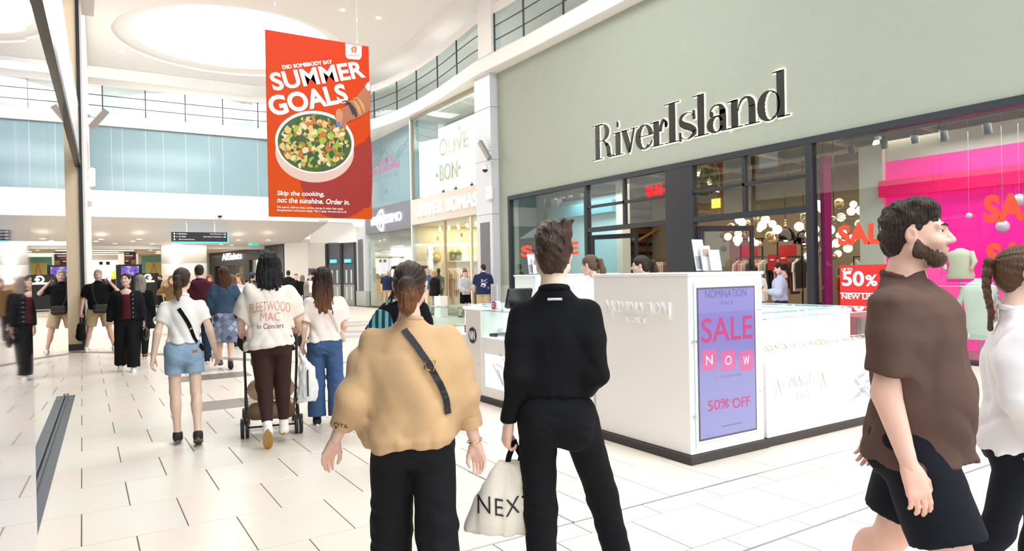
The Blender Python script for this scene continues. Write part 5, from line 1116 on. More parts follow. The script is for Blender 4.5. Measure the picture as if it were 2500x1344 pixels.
for i in (1, 2, 4): q = on_x((1019, 1068, 1126)[(1, 2, 4).index(i)], (588, 582, 573)[(1, 2, 4).index(i)], OX); MB().box((OX-.0, q.y-.07, q.z-.07), (OX+.03, q.y+.07, q.z+.07)).build('glass_clamp', m_steel, w5)
# inside
S('wall_cream_rear', MB().box((16.2, 19.9, 0), (16.4, 26.6, 3.6)), M('warm_wall', 'ead2a4', .7, var=.03))
S('wall_cream_left', MB().box((OX+.2, 26.15, 0), (16.4, 26.3, 3.6)), M('warm_wall_light', 'f2e6cf', .7, var=.02))
S('wall_cream_right', MB().box((OX+.3, 19.75, 0), (16.4, 19.9, 8.0)), MATS['warm_wall_light'])
S('ceiling_cream', MB().box((OX+.3, 19.9, 3.56), (16.4, 26.3, 3.7)), MATS['warm_wall_light'])
S('wall_cream_upper', MB().box((13.4, 19.9, 3.7), (13.5, 26.6, 8.0)), M('upper_dark', '8f9293', .5, var=.1, vscale=1))
a = on_x(1070, 350, OX+.5); up_ = thing('illuminated_panel', 'tall cream lit panel with pale letters behind the upper glass', 'panel', (OX+.5, 21.5, 4.62)); MB().box((OX+.5, OY0-.0, 4.62), (OX+.6, a.y, 7.3)).build('panel', M('lit_cream', 'f8f0e6', .6, var=.01, emit='fff4e4', estr=.45), up_)
for t, v in (('OLIVE', 6.2), ('BON', 5.2)): text('lettering', t, (OX+.5, a.y-.12, v), (0, -1, 0), Z_, (2.4 if t == 'OLIVE' else 1.5), .65, M('pale_letter', 'efe3d2', .6), up_, depth=.03)
for px, py in ((1083, 463), (1113, 455), (1152, 443)): q = on_x(px, py, OX+.35); spotlight(q.x, q.y, 4.845, .2, m_anth, 'small floor spotlight behind the upper cream store glass', 'floor spotlights behind the upper glass', False)
S('floor_cream_upper', MB().box((OX+.12, 19.9, 4.5), (13.4, 26.1, 4.6)), m_ob)
area('cream_store_lamp', (14.0, 23.2, 3.5), 3.6, 5.5, 150, (1, .86, .62)); area('cream_upper_lamp', (12.0, 22, 7.8), .8, 3.5, 40, (1, .95, .88))
for i in range(7): q = on_x(1030+22*i, 560-4*i, OX+1.0); spotlight(q.x, q.y, 3.55, rnd.uniform(-.6, .6), m_wt, 'white ceiling spotlight inside the cream store', 'spotlights in the cream store')
WY = 26.0; x0_, x1_ = on_y(1088, 640, WY).x, on_y(1190, 640, WY).x; zs = on_y(1110, 636, WY).z
sh_ = thing('display_shelf', 'warm lit wall shelf running across the cream store', 'shelf', ((x0_+x1_)/2, WY, zs))
MB().box((x0_, WY-.25, zs-.05), (x1_, WY+.15, zs)).build('board', M('pale_oak', 'd9b98a', .5, var=.08), sh_); MB().box((x0_, WY-.22, zs-.33), (x1_, WY-.19, zs-.30)).build('rail', m_fr, sh_)
for x in (x0_, (x0_+x1_)/2, x1_-.04): MB().box((x, WY-.22, zs-.33), (x+.03, WY-.18, zs-.02)).build('bracket', m_fr, sh_)
zl = on_y(1110, 597, WY).z; MB().box((x0_, WY+.05, zl-.03), (x1_, WY+.15, zl+.03)).build('light_strip', EM('warm_strip', 'ffe9a8', 3.), sh_); xl = on_y(1137, 620, WY).x; MB().box((xl-.04, WY+.08, zs), (xl+.04, WY+.15, zl)).build('light_strip', MATS['warm_strip'], sh_)
for px, lab in ((1105, 'green ribbed suitcase with white tag on the warm wall shelf'), (1120, 'green ribbed suitcase without tag on the warm wall shelf')):
    x = on_y(px, 630, WY-.1).x; y = WY-.08; s_ = thing('suitcase', lab, 'suitcase', (x, y, zs)); MB().bbox((x-.125, y-.09, zs), (x+.125, y+.09, zs+.40), .05).build('shell', M('suitcase_green', '6f7f4c', .5, var=.08), s_)
    for k in range(5): MB().box((x-.1+.05*k-.007, y-.1, zs+.05), (x-.1+.05*k+.007, y-.085, zs+.35)).build('rib', MATS['suitcase_green'], s_)
    MB().tube([(x-.05, y, zs+.39), (x-.045, y, zs+.45), (x+.045, y, zs+.45), (x+.05, y, zs+.39)], .012, 6).build('handle', m_anth, s_)
    if px == 1105: MB().box((x-.015, y-.105, zs+.18), (x+.015, y-.1, zs+.25)).build('tag', m_wt, s_)
for px, h, nm in ((1171, .34, 'taller'), (1180, .24, 'shorter')):
    x = on_y(px, 630, WY-.1).x; y = WY-.08; s_ = thing('hand_sculpture', nm+' dark hand shaped ornament on the warm wall shelf', 'ornament', (x, y, zs)); m = M('dark_bronze', '4a3c30', .4, .4); MB().lathe((x, y, zs), [(.06, 0), (.045, .02), (.032, h*.3), (.034, h*.5), (.05, h*.68), (.045, h*.78), (.0, h*.8)], 12).build('palm', m, s_)
    for k in range(4): MB().tube([(x-.035+.022*k, y, zs+h*.74), (x-.04+.027*k, y, zs+h*(.98-.04*abs(k-1.5)))], .011, 6).build('finger', m, s_)
    MB().tube([(x+.04, y, zs+h*.55), (x+.08, y, zs+h*.75)], .012, 6).build('thumb', m, s_)
hx0, hx1 = on_y(1043, 600, WY-.3).x, on_y(1075, 600, WY-.3).x; hp = thing('hat_board', 'pale wall board that carries the two straw hats', 'board', ((hx0+hx1)/2, WY-.3, 0)); MB().box((hx0, WY-.3, 0.003), (hx1, WY-.2, on_y(1045, 598, WY-.3).z)).build('panel', MATS['warm_wall_light'], hp)
for px, py, nm, yy_ in ((1054, 616, 'upper', WY-.34), (1066, 629, 'lower', WY-.42)):
    q = on_y(px, py, yy_); h_ = thing('straw_hat', nm+' straw sun hat with dark brim edge hung on the pale board', 'hat', tuple(q)); m = M('straw', 'e3c68d', .8, var=.12, vscale=20)
    MB().lathe(q, [(.20, .02), (.20, .012), (.11, .0), (.10, -.05), (.08, -.07), (.0, -.075)], 24, axis=(0, 1, 0)).build('brim_and_crown', m, h_); p = [(q.x+.20*math.cos(t), q.y+.016, q.z+.20*math.sin(t)) for t in [2*PI*k/24 for k in range(24)]]; MB().tube(p, .010, 5, closed=True).build('edge_band', M('hat_edge', '6a4b26', .8), h_)
    MB().cyl(q, (q.x, WY-.29, q.z), .008).build('peg', m_steel, h_)
for i in range(22):
    x = x0_+.08+(x1_-x0_-.16)*i/21; c = GC[(i*5) % len(GC)] if i > 9 else ['e8c0a0', 'f0d8bc', 'e0a888', 'f4e4d0'][i % 4]; garment(x, WY-.205, zs-.36, rnd.uniform(.7, 1.0), X_, c, ('peach' if i <= 9 else 'mixed dark')+' garment on the shelf rail of the cream store', 'garments on the cream store rail', .18)
def mannequin(x, y, mats, label, head=True, facing=0.):
    m_ = thing('mannequin', label, 'mannequin', (x, y, 0)); skin, top, bot = mats
    MB().ell((x, y, 1.68), .075, .09, .11).build('head', skin, m_); MB().cyl((x, y, 1.5), (x, y, 1.62), .045).build('neck', skin, m_)
    MB().lathe((x, y, 0), [(.13, .85), (.16, .95), (.14, 1.1), (.17, 1.3), (.19, 1.40), (.1, 1.48), (.04, 1.53)], 16, scale=(.65, 1)).build('torso', top, m_)
    for s in (-1, 1):
        MB().tube([(x+s*.18, y, 1.40), (x+s*.24, y+.02, 1.15), (x+s*.22, y-.05, .9)], [.055, .048, .035], 8).build('arm', top, m_); MB().tube([(x+s*.09, y, .95), (x+s*.1, y, .5), (x+s*.1, y, .06)], [.1, .08, .06], 8).build('leg', bot, m_)
    MB().cyl((x, y, .003), (x, y, .03), .2, n=20).build('base_plate', m_steel, m_)
    return m_
m_mn = M('mannequin_cream', 'f0dfc0', .4, var=.02); q = on_y(1047, 650, 24.6); mannequin(q.x, q.y, (m_mn, M('denim_m', '4a6690', .8), m_mn), 'cream mannequin in a blue denim top by the hats'); q = on_y(1071, 665, 25.2); mannequin(q.x, q.y, (M('mann_dark', '3a3028', .4), M('green_dress', '2c4436', .8, var=.2, vscale=15), MATS['green_dress']), 'dark mannequin in a patterned green outfit by the hats')
q = on_y(1107, 700, 24.2); xc, yc = q.x, 24.2; dr = thing('display_rail', 'cream frame clothes stand with long peach dresses inside the cream store', 'clothes rack', (xc, yc, 0))
for s in (-1, 1): MB().box((xc+s*.36-.02, yc-.02, .003), (xc+s*.36+.02, yc+.02, 1.75)).build('upright', m_kw, dr)
MB().box((xc-.36, yc-.02, 1.71), (xc+.36, yc+.02, 1.75)).build('rail', m_kw, dr); MB().box((xc-.38, yc-.15, .003), (xc+.38, yc+.15, .5)).build('plinth', m_ob, dr)
for i in range(7): garment(xc-.27+.09*i, yc, 1.68, 1.05, X_, ['e8c0a0', 'e0a888', 'f4e4d0'][i % 3], 'long peach dress on the cream frame stand', 'peach dresses on the cream stand', .16)
wb = MB().bbox((OX-.9, on_x(1067, 720, OX-.9).y-.25, 0), (OX-.6, on_x(1067, 720, OX-.9).y+.25, .75), .01); single('white_notice', wb, m_kw, 'low white notice block in front of the cream store', 'notice')

# ---------------------------------------------------------------- grey lingerie store at the far corner
BX = 12.0; BY0, BY1 = 26.25, 32.45
w6 = bpy.data.objects.new('window_6', None); COL.objects.link(w6); w6.location = (BX, 30, 0); ROOT[w6] = Vector((BX, 30, 0)); props(w6, kind='structure')
m_bg = M('grey_fascia', '7a7d86', .5, var=.03); MB().box((BX-.06, BY0, 3.55), (BX+.2, BY1, 4.75)).build('sign_board', m_bg, w6)
for i in range(3):
    a = BY0+(BY1-BY0)*i/3
    MB().box((BX+.02, a+.005, 4.78), (BX+.04, a+(BY1-BY0)/3-.005, 8.0)).build('blue_pane', m_blue_glass, w6); MB().box((BX+.02, a+.005, .03), (BX+.032, a+(BY1-BY0)/3-.005, 3.54)).build('pane', m_shop_glass, w6)
bs2 = thing('shop_sign', 'white glowing lettering with looped emblem on the grey fascia', 'sign', (BX-.07, 29.5, 3.9)); m_bw = EM('pink_white_neon', 'fff0ff', 2.4)
a = on_x(907, 551, BX-.07); b_ = on_x(980, 534, BX-.07); text('lettering', 'BRAVISSIMO', (BX-.06, a.y, 3.93), (0, -1, 0), Z_, a.y-b_.y, .40, m_bw, bs2, depth=.04, bold=.0)
c = on_x(929, 538, BX-.1); p = [(BX-.1, c.y+.42*math.cos(t)+.15*math.cos(2*t), c.z+.5*math.sin(t)) for t in [2*PI*k/40 for k in range(40)]]; MB().tube(p, .02, 6, closed=True).build('loop_emblem', m_bw, bs2); p = [(BX-.1, c.y-.1+.25*math.cos(t), c.z+.42*math.sin(t)) for t in [2*PI*k/30 for k in range(30)]]; MB().tube(p, .016, 6, closed=True).build('loop_emblem', m_bw, bs2)
def bv(t, px0, px1, py, h, mat, sh=0.):
    a = on_x(px0, py, BX+.015); b_ = on_x(px1, py, BX+.015); text('lettering', t, (BX+.015, a.y, a.z), (0, -1, 0), Z_, a.y-b_.y, h, mat, wl, depth=.002, shear=sh)
wl = thing('window_lettering', 'pink window lettering about bras and swimwear on the blue glass', 'lettering', (BX+.015, 29.5, 5.2)); m_pl = M('pink_vinyl', 'c9709c', .5, var=.02); m_gl = M('grey_vinyl', '8fa0b4', .5, var=.02)
bv('Lovely in', 922, 960, 413, .5, m_pl, .4); bv('Bras & swimwear', 905, 977, 432, .42, m_pl); bv('D CUP AND UP', 908, 972, 449, .28, m_gl)
for k in range(3):
    p = [(BX+.012, 27.2+i*.3, 6.9+.35*math.sin(i*.7+k)+.1*k) for i in range(17)]; MB().tube(p, .006, 4).build('drawn_line', m_gl, wl)
for px, py in ((943, 389), (943, 466)): q = on_x(px, py, BX); MB().box((BX-.01, q.y-.08, q.z-.08), (BX+.03, q.y+.08, q.z+.08)).build('glass_clamp', m_steel, w6)
S('wall_lingerie_rear', MB().box((16.5, 26.3, 0), (16.7, 33.2, 3.6)), m_white); S('ceiling_lingerie', MB().box((BX+.2, 26.3, 3.5), (16.7, 33.2, 3.6)), M('ling_ceiling', 'b8b5b8', .7)); S('wall_lingerie_side', MB().box((BX+.1, 32.5, 0), (16.7, 32.6, 3.6)), m_white)
S('wall_lingerie_panel', MB().box((BX+.12, 32.36, .02), (on_y(924, 600, 32.4).x, 32.44, 3.3)), M('frosted_panel', 'f2efec', .5, var=.02))
SY = 32.0; a = on_y(927, 640, SY); b_ = on_y(985, 640, SY); ws = thing('wood_shelf', 'open wooden display shelf with blue items in the grey store', 'shelf', ((a.x+b_.x)/2, SY, 0)); m_wd = M('pale_wood', 'd8b384', .5, var=.1, vscale=6, stretch=(1, 1, 8)); zt_ = on_y(930, 626, SY).z
for x in (a.x, (a.x+b_.x)/2, b_.x): MB().box((x-.04, SY, .003), (x+.04, SY+.4, zt_)).build('side_board', m_wd, ws)
for z in (.05, .75, 1.35, zt_-.05): MB().box((a.x, SY, z), (b_.x, SY+.4, z+.05)).build('shelf_board', m_wd, ws)
for i in range(4):
    x = a.x+.25+.25*i; g = MB().ell((x, SY+.15, 1.54), .12, .12, .14, nu=10, nv=7); single('folded_item', g, M(['item_white', 'item_blue'][i % 2], ['e8eaf4', '4a90d0'][i % 2], .7), ['white', 'bright blue'][i % 2]+' rounded item on the wooden shelf', 'item', 'items on the wooden shelf')
S('wall_lingerie_lit', MB().box((on_y(956, 600, 32.45).x, 32.42, .9), (14.6, 32.48, 2.9)), EM('lit_white_wall', 'fbfbff', 1.2))
for i in range(3): q = on_x(915+11*i, 573, BX+.6); spotlight(q.x, q.y, 3.5, .3, m_wt, 'white ceiling spotlight inside the grey store', 'spotlights in the grey store')
area('lingerie_lamp', (14, 29.5, 3.4), 3, 4, 70, (1, .95, .9))
fs = on_floor(921, 742); ab_ = thing('a_board', 'small grey leaning notice board on the floor of the grey store', 'notice', (fs.x, fs.y, 0)); MB().obox((fs.x, fs.y, .26), Vector((.3, -.95, 0)), Vector((.95, .3, .25)).normalized(), Vector((.2, .06, 1)).normalized(), .16, .012, .26).build('board', M('notice_grey', 'a9adb2', .5, var=.2, vscale=8), ab_); MB().obox((fs.x+.12, fs.y, .2), Vector((.3, -.95, 0)), Vector((.95, .3, -.3)).normalized(), Vector((-.3, .06, 1)).normalized(), .012, .012, .2).build('strut', m_steel, ab_)
# fittings on the clad column
q = on_x(1184, 365, 11.2); sp = thing('column_speaker', 'slim grey column loudspeaker tilted on the clad column beside the sage wall', 'speaker', tuple(q)); a, b_ = on_x(1172, 346, 11.0), on_x(1195, 387, 11.0); dv = (b_-a).normalized(); MB().obox((a+b_)/2, dv, X_, dv.cross(X_), (b_-a).length/2, .06, .07).build('cabinet', MATS['speaker_grey'], sp); MB().cyl((a+b_)/2, (11.23, (a.y+b_.y)/2, (a.z+b_.z)/2), .012).build('bracket', m_steel, sp)
q = on_x(1184, 414, 11.0); d = dome_cam(q, 'white dome security camera on an arm of the clad column', .1); MB().tube([(q.x, q.y, q.z+.14), (q.x, q.y, q.z+.28), (11.24, q.y-.1, q.z+.3)], .02, 8).build('bracket', m_white, d)
q = on_x(1197, 471, 11.2); a = thing('alarm_box', 'white rounded alarm box on the clad column under the camera', 'box', tuple(q)); MB().bbox((11.1, q.y-.17, q.z-.22), (11.22, q.y+.17, q.z+.22), .03).build('case', m_kw, a); MB().box((11.095, q.y-.08, q.z-.03), (11.1, q.y+.08, q.z+.03)).build('face_plate', M('plate_grey', 'd5d5d5', .5), a)
# ---------------------------------------------------------------- people: bodies, clothes and hair grown as smooth surfaces from distance fields
f32 = np.float32
def A3(p): return np.array(p, f32)
class Fld:
    def __init__(s, lo, hi, h):
        s.h = h; s.lo = A3(lo)-2*h; n = np.ceil((A3(hi)-s.lo)/h).astype(int)+3
        s.ax = [(s.lo[i]+h*np.arange(n[i])).astype(f32) for i in range(3)]; s.D = np.full(n, .3, f32)
    def _sub(s, lo, hi):
        sl = []
        for i in range(3):
            a = max(0, int((lo[i]-s.ax[i][0])/s.h)); b = min(len(s.ax[i]), int((hi[i]-s.ax[i][0])/s.h)+2)
            if b <= a: return None, None
            sl.append(slice(a, b))
        return tuple(sl), (s.ax[0][sl[0]][:, None, None], s.ax[1][sl[1]][None, :, None], s.ax[2][sl[2]][None, None, :])
    def put(s, sl, d, k, op='u'):
        D = s.D[sl]
        if op == 's': d = -d
        if op == 'u':
            if k > 0: h = np.maximum(k-np.abs(D-d), 0)/k; s.D[sl] = np.minimum(D, d)-h*h*(k*.25)
            else: s.D[sl] = np.minimum(D, d)
        else:
            if k > 0: h = np.maximum(k-np.abs(D-d), 0)/k; s.D[sl] = np.maximum(D, d)+h*h*(k*.25)
            else: s.D[sl] = np.maximum(D, d)
    def cap(s, a, b, ra, rb=None, k=.02, side=None, ratio=1., op='u'):
        rb = ra if rb is None else rb; a = A3(a); b = A3(b); m = max(ra, rb)*max(1., ratio)+max(k, .03)+s.h*2
        sl, P = s._sub(np.minimum(a, b)-m, np.maximum(a, b)+m)
        if sl is None: return s
        X, Y, Z = P[0]-a[0], P[1]-a[1], P[2]-a[2]; d = b-a; L = float(d@d)+1e-9
        t = np.clip((X*d[0]+Y*d[1]+Z*d[2])/L, 0, 1); qx = X-t*d[0]; qy = Y-t*d[1]; qz = Z-t*d[2]; q2 = qx*qx+qy*qy+qz*qz
        if side is not None:
            sd = A3(side); sd = sd/np.linalg.norm(sd); c = 1/ratio; sc = qx*sd[0]+qy*sd[1]+qz*sd[2]; q2 = q2+(c*c-1)*sc*sc
        s.put(sl, np.sqrt(np.maximum(q2, 1e-10))-(ra+(rb-ra)*t), k, op); return s
    def ell(s, c, r, k=.02, R=None, op='u'):
        c = A3(c); r = A3(r); m = r.max()+max(k, .03)+2*s.h; sl, P = s._sub(c-m, c+m)
        if sl is None: return s
        X, Y, Z = P[0]-c[0], P[1]-c[1], P[2]-c[2]
        if R is not None: X, Y, Z = (R[0][0]*X+R[0][1]*Y+R[0][2]*Z, R[1][0]*X+R[1][1]*Y+R[1][2]*Z, R[2][0]*X+R[2][1]*Y+R[2][2]*Z)
        k0 = np.sqrt((X/r[0])**2+(Y/r[1])**2+(Z/r[2])**2); k1 = np.sqrt((X/r[0]**2)**2+(Y/r[1]**2)**2+(Z/r[2]**2)**2)+1e-6
        s.put(sl, np.where(k0 < .25, -r.min()*.8, k0*(k0-1)/k1).astype(f32), k, op); return s
    def loft(s, rows, k=.02, yaw=0., op='u', p=2.3, tilt=(0, 0)):
        """rows: (z, half width, half depth, cx, cy); tilt: slope of the end planes"""
        rows = sorted(rows); z = np.array([r[0] for r in rows]); W = max(max(r[1], r[2])+max(abs(r[3]), abs(r[4])) for r in rows)+max(k, .04)+2*s.h
        sl, P = s._sub((-W, -W, z[0]-.05-s.h), (W, W, z[-1]+.05+s.h))
        if sl is None: return s
        zz = s.ax[2][sl[2]]; g = lambda j: np.interp(zz, z, [r[j] for r in rows]).astype(f32)[None, None, :]
        X = P[0]-g(3); Y = P[1]-g(4)
        if yaw: c, sn = math.cos(yaw), math.sin(yaw); X, Y = X*c+Y*sn, -X*sn+Y*c
        a, b = g(1), g(2); d = ((np.abs(X/a)**p+np.abs(Y/b)**p)**(1/p)-1)*np.minimum(a, b)
        zb = P[2]-tilt[0]*P[0]-tilt[1]*P[1]
        d = np.maximum(d, np.maximum(zb-z[-1], z[0]-zb)); s.put(sl, d.astype(f32), k, op); return s
    def plane(s, n, o, k=0., op='i'):
        """keep the side that n points away from"""
        n = A3(n); n = n/np.linalg.norm(n); d = (s.ax[0]*n[0])[:, None, None]+(s.ax[1]*n[1])[None, :, None]+(s.ax[2]*n[2])[None, None, :]-float(A3(o)@n)
        s.put((slice(None),)*3, d.astype(f32), k, op); return s
    def noise(s, amp, fr, seed=0, mask=None, ridge=False):
        """displace the surface by smooth noise; fr: frequency per axis (or function of coordinates)"""
        idx = np.nonzero(np.abs(s.D) < .045); 
        if len(idx[0]) == 0: return s
        P = np.stack([s.ax[0][idx[0]], s.ax[1][idx[1]], s.ax[2][idx[2]]], 1)
        Q = fr(P) if callable(fr) else P*A3(fr)
        v = vnoise(Q, seed)
        if ridge: v = 1-2*np.abs(v)
        a = amp if mask is None else amp*mask(P)
        s.D[idx] += (a*v).astype(f32); return s
    def mesh(s):
        return nets(s.D, s.ax, s.h)
def vnoise(Q, seed=0):
    I = np.floor(Q).astype(np.int64); Fr = (Q-I).astype(f32); Fr = Fr*Fr*(3-2*Fr); out = np.zeros(len(Q), f32)
    for dx in (0, 1):
        for dy in (0, 1):
            for dz in (0, 1):
                h = (I[:, 0]+dx)*73856093 ^ (I[:, 1]+dy)*19349663 ^ (I[:, 2]+dz)*83492791 ^ seed*2654435761
                h = (h ^ (h >> 13))*1274126177; h = h ^ (h >> 16)
                w = (Fr[:, 0] if dx else 1-Fr[:, 0])*(Fr[:, 1] if dy else 1-Fr[:, 1])*(Fr[:, 2] if dz else 1-Fr[:, 2])
                out += w*((h & 1023)/511.5-1)
    return out
def nets(D, ax, h):
    S_ = D < 0; nx, ny, nz = D.shape
    c = np.zeros((nx-1, ny-1, nz-1), np.int8)
    for dx in (0, 1):
        for dy in (0, 1):
            for dz in (0, 1): c += S_[dx:nx-1+dx, dy:ny-1+dy, dz:nz-1+dz]
    I, J, K = np.nonzero((c > 0) & (c < 8)); n = len(I)
    if n == 0: return np.zeros((0, 3), f32), np.zeros((0, 4), np.int32)
    idm = np.full((nx-1, ny-1, nz-1), -1, np.int32); idm[I, J, K] = np.arange(n)
    cor = {}
    for dx in (0, 1):
        for dy in (0, 1):
            for dz in (0, 1): cor[dx, dy, dz] = D[I+dx, J+dy, K+dz]
    acc = np.zeros((n, 3), f32); cnt = np.zeros(n, f32)
    for a in cor:
        for ax_ in range(3):
            if a[ax_] == 0:
                b = list(a); b[ax_] = 1; b = tuple(b); va, vb = cor[a], cor[b]; m = (va < 0) != (vb < 0); t = np.where(m, va/np.where(m, va-vb, 1), 0)
                for q in range(3): acc[:, q] += np.where(m, a[q]+(t if q == ax_ else 0), 0)
                cnt += m
    V = acc/cnt[:, None]; V = np.stack([ax[0][I], ax[1][J], ax[2][K]], 1)+V*h
    Q = []
    for ax_ in range(3):
        o1, o2 = [(1, 2), (2, 0), (0, 1)][ax_]; sl0 = [slice(1, -1)]*3; sl0[ax_] = slice(0, -1); sl1 = list(sl0); sl1[ax_] = slice(1, None)
        a = S_[tuple(sl0)]; b = S_[tuple(sl1)]
        for flip in (False, True):
            m = (a & ~b) if not flip else (~a & b); e = np.stack(np.nonzero(m), 1); off = np.array([1, 1, 1]); off[ax_] = 0; e = e+off
            if len(e) == 0: continue
            def cell(d1, d2):
                q = e.copy(); q[:, o1] -= d1; q[:, o2] -= d2; return idm[q[:, 0], q[:, 1], q[:, 2]]
            f = np.stack([cell(0, 0), cell(1, 0), cell(1, 1), cell(0, 1)], 1); Q.append(f[:, ::-1] if flip else f)
    return V.astype(f32), np.concatenate(Q).astype(np.int32)
def relax(V, Q, it=1, w=.5):
    for _ in range(it):
        acc = np.zeros_like(V); cnt = np.zeros(len(V), f32)
        for a, b in ((0, 1), (1, 2), (2, 3), (3, 0)):
            np.add.at(acc, Q[:, a], V[Q[:, b]]); np.add.at(cnt, Q[:, a], 1)
            np.add.at(acc, Q[:, b], V[Q[:, a]]); np.add.at(cnt, Q[:, b], 1)
        V = V*(1-w)+acc/np.maximum(cnt, 1)[:, None]*w
    return V.astype(f32)
def emit_mesh(name, VQ, mat, parent, col=None, rel=1):
    V, Q = VQ
    if len(V) == 0: return None
    if rel: V = relax(V, Q, rel)
    return link(name, np_mesh(name, V, Q, mat, True, col), parent)
def rot_z(a): c, s = math.cos(a), math.sin(a); return np.array(((c, -s, 0), (s, c, 0), (0, 0, 1)), f32)
def rot_x(a): c, s = math.cos(a), math.sin(a); return np.array(((1, 0, 0), (0, c, -s), (0, s, c)), f32)
def rot_y(a): c, s = math.cos(a), math.sin(a); return np.array(((c, 0, s), (0, 1, 0), (-s, 0, c)), f32)
def dv(f, sd=0.):
    """limb direction: degrees forward from straight down, degrees to the person's right"""
    f = math.radians(f); sd = math.radians(sd); v = np.array((math.sin(sd), math.sin(f), -math.cos(f)*math.cos(sd))); return (v/np.linalg.norm(v)).astype(f32)
SKIN = dict(fair=(.78, .53, .42), pink=(.80, .50, .40), tan=(.62, .39, .28), light=(.82, .60, .48), brown=(.30, .17, .11))
def head_mesh(h, skin, face=True, male=False, stubble=None, lips=(.55, .22, .2), neck=.056):
    F_ = Fld((-.10, -.15, -.25), (.10, .135, .14), h)
    F_.ell((0, -.018, .035), (.0755, .096, .084), 0)
    F_.ell((0, .028, -.028), (.062, .066, .082), .03)
    F_.ell((0, .060, -.088 if not male else -.092), (.030, .024, .022), .035)
    for s in (-1, 1): F_.cap((s*.054, -.002, -.052), (s*.018, .062, -.09), .022 if not male else .026, .018, .03)
    F_.cap((0, -.03, -.07), (0, -.046, -.16), neck, neck*1.0, .03); F_.cap((0, -.046, -.16), (0, -.05, -.24), neck, neck*1.06, .03)
    if male: F_.cap((0, .012, -.15), (0, .016, -.165), .014, .014, .02)
    if face:
        F_.cap((0, .090, .012), (0, .112, -.026), .0085, .0125, .014)
        for s in (-1, 1):
            F_.ell((s*.0125, .100, -.031), (.009, .011, .008), .008); F_.cap((s*.010, .088, .027), (s*.046, .075, .026), .0095, .008, .014)
            F_.ell((s*.031, .101, .008), (.019, .017, .0125), .012, op='s'); F_.ell((s*.038, .062, -.028), (.026, .026, .022), .02)
            F_.ell((s*.031, .0755, .0165), (.0175, .0155, .0062), .004, R=rot_x(.25)); F_.ell((s*.031, .0745, -.0015), (.0165, .0150, .0045), .004, R=rot_x(-.2))
        F_.cap((-.021, .087, -.060), (.021, .087, -.060), .0065, .0065, .008); F_.cap((0, .094, -.058), (0, .0945, -.058), .008, .008, .012)
        F_.cap((-.017, .088, -.0705), (.017, .088, -.0705), .0072, .0072, .007); F_.cap((-.022, .099, -.065), (.022, .099, -.065), .0022, .0022, .004, op='s')
    for s in (-1, 1):
        F_.ell((s*.079, -.008, -.004), (.011, .019, .031), .006, R=rot_y(-s*.25)); F_.ell((s*.089, -.004, .0), (.007, .011, .018), .006, op='s')
    V, Q = F_.mesh(); V = relax(V, Q, 1, .4)
    C = np.ones((len(V), 4), f32); C[:, :3] = skin
    if face:
        x, y, z = V.T; m = np.exp(-((x/.024)**2+((z+.064)/.0105)**2)**2)*(y > .075); C[:, :3] = C[:, :3]*(1-m[:, None]*.65)+np.array(lips)*m[:, None]*.65
        m = np.exp(-(((np.abs(x)-.045)/.02)**2+((z+.03)/.022)**2))*(y > .04)*.25; C[:, :3] *= (1-m[:, None]*np.array((0., .25, .25)))
        m = np.exp(-((np.abs(x)-.031)/.02)**2-((z-.008)/.012)**2)*(y > .07)*.35; C[:, :3] *= (1-m[:, None]*np.array((.45, .5, .5)))
    if stubble is not None:
        x, y, z = V.T; m = np.clip((-.028-z)/.03, 0, 1)*np.clip((y+.01)/.04, 0, 1)*(z > -.135); mm = np.clip((z+.150)/.03, 0, 1)
        lipm = np.exp(-((x/.024)**2+((z+.064)/.011)**2)**2)*(y > .075); m = m*mm*(1-lipm)*.75; C[:, :3] = C[:, :3]*(1-m[:, None])+np.array(stubble)*m[:, None]
    return V, Q, C
